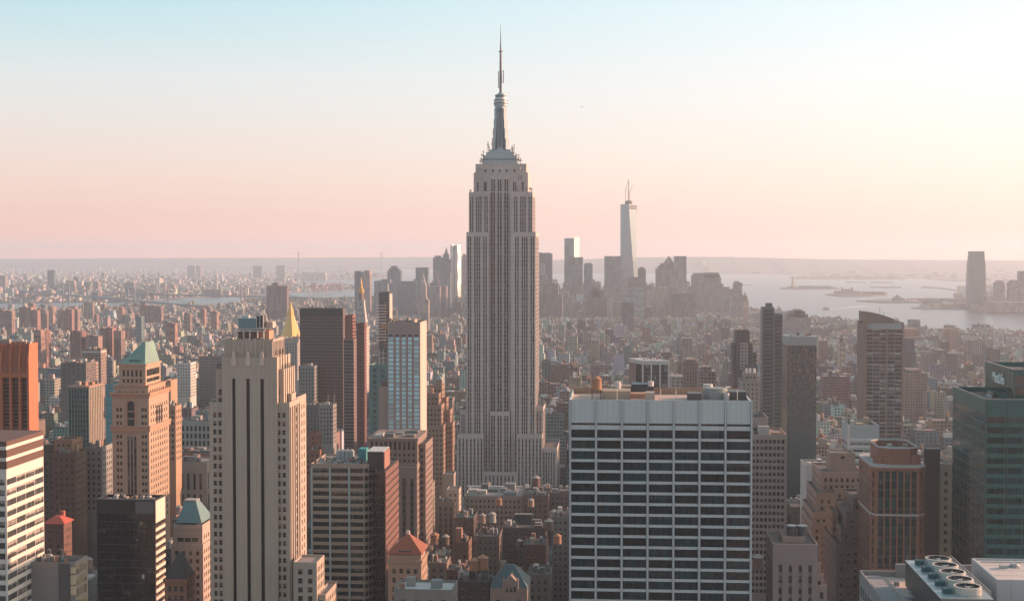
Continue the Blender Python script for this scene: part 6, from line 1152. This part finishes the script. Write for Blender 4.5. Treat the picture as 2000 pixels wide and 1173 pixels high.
p = gnd(1655, 574.5); U = thing('museum_hall', 'large island hall with four small turrets left of its trees', 'hall', p); BKR = wall((.26, .17, .14)); m = MB(); m.box(p.x - 75, p.y, 0, p.x + 75, p.y + 40, 20, BKR); m.build('hall', U); m = MB(); m.box(p.x - 30, p.y + 3, 20, p.x + 30, p.y + 36, 31, BKR); m.build('upper_hall', U)
for a in (-30, 30):
    for dy in (6, 32): m = MB(); m.cyl(p.x + a, p.y + dy, 20, 37, 4, 4, BKR, 8); m.cyl(p.x + a, p.y + dy, 37, 44, 4, .3, wall((.14, .2, .18)), 8); m.build('turret', U)
p = gnd(1755, 587.5); U = thing('rail_terminal', 'low waterfront rail terminal with a peaked roof and clock spire', 'terminal', p); m = MB(); m.box(p.x - 26, p.y, 0, p.x + 30, p.y + 40, 14, wall((.17, .14, .13))); m.build('hall', U); m = MB(); m.loft([(p.x - 28, p.y - 1), (p.x + 20, p.y - 1), (p.x + 20, p.y + 41), (p.x - 28, p.y + 41)], 14, [(p.x - 10, p.y + 18), (p.x + 2, p.y + 18), (p.x + 2, p.y + 22), (p.x - 10, p.y + 22)], 27, wall((.12, .14, .14))); m.build('peaked_roof', U); m = MB(); m.cyl(p.x - 4, p.y + 18, 24, 32, 3, 2.6, DARKM, 6); m.cyl(p.x - 4, p.y + 18, 32, 40, 2.4, .2, DARKM, 6); m.build('clock_spire', U)
far('warehouse', 'small bright shed on the park shore right of the rail terminal', 1776, 1794, 585.2, 5200 * 1.42, 30, (.7, .55, .46), 1., vb=588)
# ferry with its wake, distant plane
p = gnd(1612, 604, -3.9); U = thing('ferry_boat', 'small ferry trailing a pale wake across the wide river', 'ferry', p); m = MB(); m.loft([(p.x - 9, p.y - 4), (p.x + 16, p.y - 4), (p.x + 16, p.y + 4), (p.x - 9, p.y + 4)], -4, [(p.x - 15, p.y - 5), (p.x + 18, p.y - 5), (p.x + 18, p.y + 5), (p.x - 15, p.y + 5)], .5, plain((.42, .25, .18))); m.build('hull', U)
m = MB(); m.box(p.x - 8, p.y - 4, .5, p.x + 14, p.y + 4, 5.5, plain((.55, .38, .29))); m.build('cabin', U); m = MB(); m.box(p.x - 5, p.y - 2, 5.5, p.x + 1, p.y + 2, 8, WHITE); m.build('wheelhouse', U)
a, c = gnd(1618, 603.6, -3.85), gnd(1690, 597.2, -3.85); dv = Vector((c.y - a.y, a.x - c.x, 0)).normalized(); m = MB(); m.face([a - dv * 7, a + dv * 7, c + dv * 26, c - dv * 26], plain((.62, .58, .55), .7)); tag(m.build('wake'), None, None, None, 'stuff')
p = at(1136, 209, 6500); p.z = min(p.z, 2000); U = thing('airliner', 'tiny airliner in the pale sky right of the needle antenna', 'airplane', p); m = MB(); m.beam(p - Vector((7, 0, 0)), p + Vector((7, 0, -.8)), 1.0, DARKM, .6); m.build('fuselage', U); m = MB(); m.box(p.x - 1.5, p.y - 9, p.z - .2, p.x + 1.5, p.y + 9, p.z + .1, DARKM); m.build('wings', U); m = MB(); m.box(p.x + 5.2, p.y - .2, p.z, p.x + 7, p.y + .2, p.z + 3.4, DARKM); m.build('tail_fin', U)
# bridges
def bridge(label, a, c, th, dh, ext, w, m, thin=1.):
    a, c = Vector(a), Vector(c); d = (c - a).normalized(); U = thing('suspension_bridge', label, 'bridge', a); s_ = d.cross(Vector((0, 0, 1)))
    for p in (a, c):
        b = MB()
        for g_ in (-1, 1): q_ = p + s_ * g_ * w; b.box(q_.x - w * .22, q_.y - w * .3, -4, q_.x + w * .22, q_.y + w * .3, th, m)
        for zf in (.97, .72, dh / th): b.beam(p - s_ * w + Vector((0, 0, th * zf)), p + s_ * w + Vector((0, 0, th * zf)), w * .25, m)
        b.build('bridge_tower', U)
    b = MB(); b.beam(a - d * ext + Vector((0, 0, dh)), c + d * ext + Vector((0, 0, dh)), w * .3 * thin, m); b.build('deck', U)
    for g_ in (-1, 1):
        b = MB(); n = 20; L_ = (c - a).length; pts = [a - d * ext * .9 + Vector((0, 0, dh))] + [a + d * L_ * i / n + Vector((0, 0, dh + 6 + (th - dh - 6) * (2 * i / n - 1) ** 2)) for i in range(n + 1)] + [c + d * ext * .9 + Vector((0, 0, dh))]
        for u_, v_ in zip(pts, pts[1:]): b.beam(u_ + s_ * w * g_, v_ + s_ * w * g_, w * .06 * thin, m)
        b.build('cable', U)
BRM = wall((.13, .16, .18), .1, .6)
bridge('steel suspension bridge crossing behind the eastern housing towers', gnd(129, 593), gnd(256, 606), 98, 42, 900, 14, BRM)
bridge('stone towered bridge low over the river right of the steel bridge', gnd(325, 590), gnd(475, 594), 84, 38, 420, 13, wall((.25, .19, .17)))
a, c = at(583, 498, 17500), at(745, 498, 17500); a.z = c.z = 0; th = ZP(583, 492, 17500); bridge('very distant twin towered strait bridge on the hazy horizon', a, c, th, 72, 1500, 17, wall((.14, .17, .18)), .45)
for i, (x, y) in enumerate(((607, 572), (618, 571), (632, 570), (641, 569), (652, 568), (664, 568))):
    p = gnd(x, y); b = MB(); CR = wall((.42, .14, .10), .1); k = p.y / F
    for sx_ in (-12, 12):
        for sy_ in (-9, 9): b.box(p.x + sx_ - 1.4, p.y + sy_ - 1.4, 0, p.x + sx_ + 1.4, p.y + sy_ + 1.4, 44, CR)
    b.box(p.x - 14, p.y - 3, 40, p.x + 34, p.y + 3, 45, CR); b.beam((p.x, p.y, 44), (p.x, p.y, 62), 1.6, CR); b.beam((p.x, p.y, 62), (p.x + 32, p.y, 45), .9, CR); tag(b.build('gantry_crane', loc=p), 'small red gantry cranes along the port quay beyond the river', 'crane', 'red cranes at the port')
# ------------------------------------------------------------------ the ordinary city on its street grid
rng = random.Random(20)
def inside(x, y, poly):
    c = False; j = len(poly) - 1
    for i in range(len(poly)):
        (xi, yi), (xj, yj) = poly[i], poly[j]
        if (yi > y) != (yj > y) and x < (xj - xi) * (y - yi) / (yj - yi) + xi: c = not c
        j = i
    return c
PAL = [('red brick', (0.225, 0.139, 0.114)), ('brown brick', (0.171, 0.139, 0.120)), ('tan brick', (0.288, 0.258, 0.217)), ('grey stone', (0.216, 0.242, 0.239)), ('pale stone', (0.360, 0.376, 0.345)), ('white walled', (0.486, 0.525, 0.493)), ('dark brick', (0.104, 0.101, 0.095)), ('buff', (0.324, 0.299, 0.249)), ('rosy brick', (0.279, 0.191, 0.159)), ('blue grey', (0.140, 0.185, 0.196))]
ROOFS = [(.16, .15, .14), (.26, .23, .21), (.10, .095, .09), (.38, .35, .32), (.24, .16, .13), (.30, .26, .235)]
CAND = []
def zone(X, Y, px):
    r = rng.random()
    if Y < 1120:
        h = rng.uniform(34, 70) if 820 < px < 1120 else rng.uniform(32, 76)
        return h, (10, 22), .95
    if Y < 2150: return (rng.uniform(22, 56) if r < .88 else rng.uniform(56, 84)), (13, 34), .95
    if 735 < px < 1445 and Y > 4650: return (rng.uniform(22, 62) if r < .7 else rng.uniform(60, 118)), (24, 46), .9
    if px > 1445 and Y > 3000: return (rng.uniform(9, 24) if r < .94 else rng.uniform(25, 44)), (18, 60), .85
    if px < 735 and Y > 2500: return (rng.uniform(12, 21) if r < .9 else rng.uniform(24, 46)), (9, 27), .88
    return (rng.uniform(13, 30) if r < .88 else rng.uniform(32, 64)), (9, 27), .94
def blocked(x0, y0, x1, y1):
    for hl, hr, hy, vb, foot, *_ in HERO:
        for f in foot:
            if x0 < f[2] + 2.5 and f[0] - 2.5 < x1 and y0 < f[3] + 2.5 and f[1] - 2.5 < y1: return True
    return False
Y = 610
while Y < 7000:
    for row in (0, 31):
        y0 = Y + row; xa, xb = XP(-70, y0), XP(2070, y0); x = max(xa, -2900)
        while x < min(xb, 1480):
            if (x + 144) % 262 < 30 and Y < 6000: x += 31 - ((x + 144) % 262)
            px = proj((x, y0, 0))[0]; h, lw, fill = zone(x, y0, px); w = rng.uniform(*lw); x1 = x + w - rng.choice((.3, .3, .4, 2.5)); dp = rng.uniform(24, 29.5)
            ok = rng.random() < fill and inside(x, y0, MAN) and inside(x1, y0 + 30, MAN) and not blocked(x, y0, x1, y0 + dp)
            if ok:
                pa, pb = proj((x, y0, 0))[0] - 1, proj((x1, y0, 0))[0] + 1
                for hl, hr, hy, vb, foot, anc, sh, _y in HERO:
                    if hy > y0 and hl < pb and pa < hr:
                        zm = ZP((pa + pb) / 2, vb - 2, y0) - 6
                        if h > zm: h = zm - rng.uniform(0, 8)
                if h > 7: CAND.append([x, y0, x1, y0 + dp, h, rng.randrange(len(PAL)) if rng.random() < .85 else 2, rng.random() * .93, rng.random()])
            x += w
    Y += 80 if Y < 3800 else 88
# how much of each is seen: near to far over a coarse picture
ZB = np.zeros((600, 1010), bool)
ev = [(c[1], 1, c) for c in CAND]
for hl, hr, hy, vb, foot, anc, sh, yb in HERO:
    for f in foot: ev.append((f[1], 0, f))
ev.sort(key=lambda t: (t[0], t[1]))
def mark(xl, xr, yt, yb):
    a, b_, c, d = int(max(0, xl / 2)), int(min(1000, xr / 2 + 1)), int(max(0, yt / 2)), int(min(587, yb / 2 + 1))
    if a >= b_ or c >= d: return 0
    v = int((~ZB[c:d, a:b_]).sum()); ZB[c:d, a:b_] = True; return v
htop = {}
for hl, hr, hy, vb, foot, anc, sh, yb in HERO:
    for f in foot: htop[id(f)] = yb if len(foot) > 1 else anc[1]
for yy, k, c in ev:
    if k:
        (xl, yt), (xr, _) = proj((c[0], c[1], c[4])), proj((c[2], c[1], c[4])); c.append(mark(xl, xr, yt, proj((c[0], c[1], 0))[1]))
    else: mark(proj((c[0], c[1], 0))[0], proj((c[2], c[1], 0))[0], htop[id(c)], 1173)
AUTO = []
class Each:                                 # every box added becomes a part of its own
    def __init__(s): s.all = []
    def box(s, *a, **k): m = MB(); m.box(*a, **k); s.all.append(m)
def dress(c, wm, rm, bm, tm, r2=None):
    """walls, roof, bulkheads, tanks of one ordinary building"""
    x0, y0, x1, y1, h, pi, s, sd = c[:8]; r = random.Random(sd); col = tuple(v * r.uniform(.8, 1.15) for v in PAL[pi][1]); t = (*col, s); bl = (*[v * .95 for v in col], 1.)
    rc = (*[v * r.uniform(.8, 1.2) for v in r.choice(ROOFS)], 1.); feats = []
    def blk(a, b_, c_, d, z0, z1, rm=rm):
        side = bl if r.random() < .55 else t; k = len(wm.v)
        wm.box(a, b_, z0, c_, d, z1, CITY, t, skip='tbwe'); wm.box(a, b_, z0, c_, d, z1, CITY, side, skip='tbns')
        rm.box(a + .25, b_ + .25, z1 - .4, c_ - .25, d - .25, z1 - .35, CITY, rc, skip='bnswe'); wm.box(a, b_, z1 - .01, c_, b_ + .25, z1 + .0, CITY, bl)
        for e in ((a, b_, c_, b_ + .25), (a, d - .25, c_, d), (a, b_ + .25, a + .25, d - .25), (c_ - .25, b_ + .25, c_, d - .25)): wm.box(e[0], e[1], z1 - .5, e[2], e[3], z1 + .35, CITY, bl)
    w, d = x1 - x0, y1 - y0
    if h > 42 and w > 16 and r.random() < .5:
        hs = h * r.uniform(.62, .85); i = w * r.uniform(.08, .2); blk(x0, y0, x1, y1, 0, hs, r2 or rm); blk(x0 + i, y0 + r.uniform(1, 5), x1 - i * r.uniform(.3, 1), y1 - 3, hs - .3, h); feats.append('stepped'); tx0, tx1, ty0, ty1 = x0 + i, x1 - i, y0 + 5, y1 - 3
    else: blk(x0, y0, x1, y1, 0, h); tx0, tx1, ty0, ty1 = x0, x1, y0, y1
    w, d = tx1 - tx0, ty1 - ty0
    for _ in range(r.choice((2, 2, 3, 4, 5))):
        a, b_ = r.uniform(2, min(8, w * .45)), r.uniform(2, min(9, d * .4)); x = tx0 + .6 + r.random() * max(.1, w - a - 1.2); y = ty0 + .6 + r.random() * max(.1, d - b_ - 1.2)
        q_ = r.choice(PAL)[1] if r.random() < .5 else r.choice(((.55, .48, .42), (.42, .22, .16), (.68, .62, .56), (.3, .28, .26)))  # pale tints here stand in for sunlit rooftop flecks
        bm.box(x, y, h - .4, x + a, y + b_, h + r.uniform(1.2, 6.5), CITY, (*q_, 1.), (*q_, 1.))
    if r.random() < .30 and y0 > 1000:
        x, y, rr, z = tx0 + w * r.uniform(.25, .75), ty0 + d * r.uniform(.3, .7), r.uniform(1.7, 2.4), h + r.uniform(2, 6); q_ = r.choice(((.30, .17, .11), (.22, .15, .12), (.36, .30, .26)))
        tm.cyl(x, y, z, z + rr * 2, rr, rr, CITY, 8, (*q_, 1.)); tm.cyl(x, y, z + rr * 2, z + rr * 2.7, rr * 1.08, .1, CITY, 8, (*q_, 1.)); tm.box(x - rr * .6, y - rr * .6, h - .4, x + rr * .6, y + rr * .6, z, CITY, (.06, .06, .06, 1.)); feats.append('tank topped')
    return feats
CAND.sort(key=lambda c: -c[8]); pick = [c for c in CAND[:285] if c[8] > 6]; REST = CAND[len(pick):]
TANKSPOT = []
for c in pick:
    h = c[4]; w = c[2] - c[0]; kind = 'loft_building' if c[1] < 2100 and h < 52 else 'office_building' if h > 52 else 'apartment_building' if h > 24 else 'row_building'
    word = {'loft_building': 'loft building', 'office_building': 'office building', 'apartment_building': 'apartment building', 'row_building': 'low building'}[kind]
    (pxl, pyt), pxr = proj((c[0], c[1], h)), proj((c[2], c[1], h))[0]; r = random.Random(c[7])
    if c[1] < 980:
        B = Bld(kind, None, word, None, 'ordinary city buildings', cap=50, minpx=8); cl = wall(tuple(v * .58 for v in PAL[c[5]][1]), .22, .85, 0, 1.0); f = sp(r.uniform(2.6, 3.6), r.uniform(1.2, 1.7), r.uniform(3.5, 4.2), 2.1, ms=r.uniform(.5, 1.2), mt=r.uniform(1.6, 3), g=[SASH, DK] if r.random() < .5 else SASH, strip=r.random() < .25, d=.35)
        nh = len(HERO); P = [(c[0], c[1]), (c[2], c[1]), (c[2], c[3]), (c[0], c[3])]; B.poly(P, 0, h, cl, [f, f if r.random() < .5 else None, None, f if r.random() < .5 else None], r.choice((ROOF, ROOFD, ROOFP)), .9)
        B.band((c[0], c[1], c[2], c[3], h), h - .5, h - .1, .25, cl); B.box = (c[0], c[1], c[2], c[3], h); B.clutter(r.choice((5, 6, 8)), .9, 3.6); o = B.done(); del HERO[nh:]; feats = []
        if r.random() < .6: TANKSPOT.append((c[0] + w * r.uniform(.3, .7), c[1] + 14 * r.random() + 5, h - .9))
    else:
        cx, cy = (c[0] + c[2]) / 2, (c[1] + c[3]) / 2; big = c[8] > 60 or c[1] < 1500; parts = [MB(), MB(), Each() if big else MB(), MB(), MB()]; feats = dress(c, *parts)
        if big:
            o = thing(kind, None, word, (cx, cy, 0), 'ordinary city buildings')
            for nm, b in zip(('wall', 'roof', 'roof_bulkhead', 'water_tank', 'roof'), parts):
                for k in (b.all if nm == 'roof_bulkhead' else [b]): k.build(nm, o)
        else:
            b = parts[0]
            for k in parts[1:]:
                n = len(b.v); b.v += k.v; b.f += [tuple(i + n for i in f) for f in k.f]; b.m += k.m; b.t += k.t
            o = tag(b.build(kind, loc=(cx, cy, 0)), None, word, 'ordinary city buildings')
    adj = (feats[0] + ' ' if feats else '') + ('slim ' if w < 15 and h > 25 else 'wide ' if w > 30 else 'tall ' if h > 55 else 'low ' if h < 16 and kind != 'row_building' else '') + PAL[c[5]][0]
    AUTO.append((o, adj + ' ' + word, (pxl + pxr) / 2, pyt))
b = MB()
for c in REST: dress(c, b, b, b, b)
tag(b.build('distant_city'), None, None, None, 'stuff')
# low city across the river and on the far shores
b = MB(); r = random.Random(77)
def scatter(poly, n, pxr, pyr, hr, wr, bright=.25):
    k = 0
    while k < n:
        p = gnd(r.uniform(*pxr), pyr[0] + (pyr[1] - pyr[0]) * r.random() ** 1.0)
        if not inside(p.x, p.y, poly): k += .2; continue
        k += 1; w, d, h = r.uniform(*wr), r.uniform(12, 40), r.uniform(*hr)
        if r.random() < .06: h *= 2.2
        c = (r.uniform(.5, .75), r.uniform(.42, .62), r.uniform(.36, .52)) if r.random() < bright else r.choice(PAL)[1]; b.box(p.x, p.y, 0, p.x + w, p.y + d, h, CITY, (*c, r.random()), (*(v * .8 for v in r.choice(ROOFS)), 1.), skip='b')  # the bright share puts sunlit flecks of the shore into wall colour
scatter(BK_, 5200, (-80, 860), (514.5, 592), (7, 22), (10, 40), .42); scatter(BK_, 500, (-60, 330), (545, 588), (18, 40), (16, 40), .1); scatter(NJ, 1000, (1240, 2080), (521, 540), (9, 26), (30, 100), .6); scatter(NJ, 420, (1780, 2090), (536, 612), (8, 24), (20, 60), .15)
tag(b.build('far_shore_city'), None, None, None, 'stuff')
# kerbed pavement slabs of the blocks
b = MB(); PV = landmat((.20, .19, .18), (.27, .25, .23), .08); y = 606
while y < 2300:
    x = -1570 - 144 + 32 - 262 * 3
    while x < 1200:
        if XP(-200, y) < x + 230 and x < XP(2200, y): b.box(x, y, 0.004, x + 228, y + 64, .14, PV, skip='b')
        x += 262
    y += 80
tag(b.build('pavement'), None, None, None, 'structure')
# ------------------------------------------------------------------ wooden water tanks
TKM = [('weathered orange', wall((.38, .19, .11), .25)), ('dark brown', wall((.16, .105, .08), .25)), ('dusty pink', wall((.38, .25, .19), .2)), ('pale grey', wall((.36, .34, .32), .2))]
PROTO = []
for nm, mt_ in TKM:
    o = thing('water_tank', 'x', 'water tank', (0, 0, 0), 'rooftop water tanks'); LG = plain((.09, .075, .065), .7)
    m = MB(); m.cyl(0, 0, 4, 8.6, 2.3, 2.15, mt_, 16)
    for z in (4.4, 5.4, 6.4, 7.4, 8.3): m.cyl(0, 0, z, z + .1, 2.34, 2.34, LG, 16)
    m.build('tank', o); m = MB(); m.cyl(0, 0, 8.6, 10.2, 2.55, .05, wall((.34, .29, .25), .2) if nm != 'weathered orange' else mt_, 16); m.build('tank_roof', o)
    m = MB(); m.box(-2.3, -2.3, 3.7, 2.3, 2.3, 4, LG); m.build('platform', o)
    for sx_ in (-1, 1):
        for sy_ in (-1, 1): m = MB(); m.box(sx_ * 1.9 - .15, sy_ * 1.9 - .15, 0, sx_ * 1.9 + .15, sy_ * 1.9 + .15, 3.7, LG); m.build('leg', o)
    PROTO.append(o)
used = set()
def tank(x, y, z, k, s=1.):
    o = PROTO[k]
    if k in used:
        c = o.copy(); C.objects.link(c)
        for ch in o.children: d = ch.copy(); C.objects.link(d); d.parent = c
        o = c
    used.add(k); o.location = (x, y, z); o.scale = (s, s, s); px, py = proj((x, y, z + 6 * s)); AUTO.append((o, TKM[k][0] + (' squat' if s < .85 else ' big' if s > 1.15 else '') + ' water tank', px, py))
spots = []
for px, py, Y, k, s in ((1165, 776, 555, 0, .9), (942, 1030, 857, 2, 1), (961, 1030, 860, 3, 1.1), (849, 1072, 728, 0, 1), (870, 1072, 730, 1, .9), (897, 1060, 860, 3, 1), (926, 1125, 660, 0, 1), (943, 1125, 662, 0, 1.15), (994, 978, 1040, 1, 1), (1047, 960, 1015, 1, 1.3), (1037, 996, 915, 2, .9), (975, 992, 920, 0, .8), (1081, 1022, 890, 3, 1), (1092, 1022, 890, 3, 1), (1072, 1046, 800, 1, 1.1), (931, 1062, 862, 2, .8), (1015, 1075, 800, 1, .8), (919, 978, 1045, 1, .9), (1100, 995, 1020, 0, .9), (1089, 1070, 760, 0, .9), (350, 1010, 760, 2, .8), (1480, 1120, 640, 1, 1.0), (902, 1140, 662, 3, .8)):
    p = at(px, py, Y)
    for hl, hr, hy, vb, foot, *_ in HERO:
        for f in foot:
            if f[0] + 1 < p.x < f[2] - 1 and f[1] + 1 < p.y < f[3] - 1: break
    tank(p.x, p.y, p.z - 1.0 if px != 1165 else WG.zd, k, s)
for x, y, z in TANKSPOT[:40]: tank(x, y, z, r.randrange(4), r.uniform(.8, 1.1))
for k, o in enumerate(PROTO):
    if k not in used:
        for ch in list(o.children): bpy.data.objects.remove(ch)
        bpy.data.objects.remove(o)
# ------------------------------------------------------------------ labels for the many
for o in C.objects:
    if o.parent is None and o.get('category') and not o.get('label') and not any(a[0] is o for a in AUTO):
        px, py = proj(o.location + Vector((0, 0, 30))); nm = o['category']
        if nm == 'housing tower': w = ('red brown', 'grey brown', 'rosy brown')[len([a for a in AUTO if 'housing' in a[1]]) % 3]; AUTO.append((o, 'lit sided brown ' + nm, px, py))
        else: AUTO.append((o, 'hazy ' + nm + ' across the river', px, py))
LM = [(h[5][0], h[5][1], h[6]) for h in HERO if h[6]]; seen = {}; ORD = ['nearest', 'second nearest', 'third nearest', 'fourth nearest', 'fifth nearest', 'sixth nearest', 'seventh nearest', 'eighth nearest', 'ninth nearest', 'tenth nearest', 'eleventh nearest', 'twelfth nearest']
taken = set(); todo = []
for o, ph, px, py in AUTO:
    opts = []
    for lx, ly, sh in sorted(LM, key=lambda t: math.hypot(t[0] - px, (t[1] - py) * 1.2))[:6]:
        dx, dy = px - lx, py - ly
        if abs(dx) > abs(dy) * .8: rel = ('just ' if abs(dx) < 45 else 'far ' if abs(dx) > 170 else '') + ('right of' if dx > 0 else 'left of')
        else: rel = 'below' if dy > 0 else 'above'
        opts.append((rel, sh, math.hypot(dx, dy)))
    for rel, sh, d in opts[:4]:
        t = f'{ph} {rel} the {sh}'
        if t not in taken and len(t.split()) <= 16: taken.add(t); o['label'] = t; break
    else: todo.append((opts[0][2], o, ph, opts[0]))
cnt = {}
for d, o, ph, (rel, sh, _) in sorted(todo, key=lambda t: t[0]):
    k = (ph, sh); cnt[k] = cnt.get(k, 0) + 1; t = f'{ph}, {ORD[min(cnt[k], 11)]} of its like to the {sh}'; o['label'] = ' '.join(t.split()[:16])
# ------------------------------------------------------------------ hazy air
m = bpy.data.materials.new('haze'); m.use_nodes = True; t = m.node_tree; t.nodes.clear(); o_ = t.nodes.new('ShaderNodeOutputMaterial'); v = t.nodes.new('ShaderNodeVolumePrincipled'); t.links.new(v.outputs[0], o_.inputs['Volume'])
v.inputs['Color'].default_value = (.83, .89, .985, 1); v.inputs['Density'].default_value = .6e-4; v.inputs['Anisotropy'].default_value = .35
b = MB(); b.box(-15600, -1200, -9, 15600, 29900, 452, m); o = b.build('haze'); o['kind'] = 'stuff'
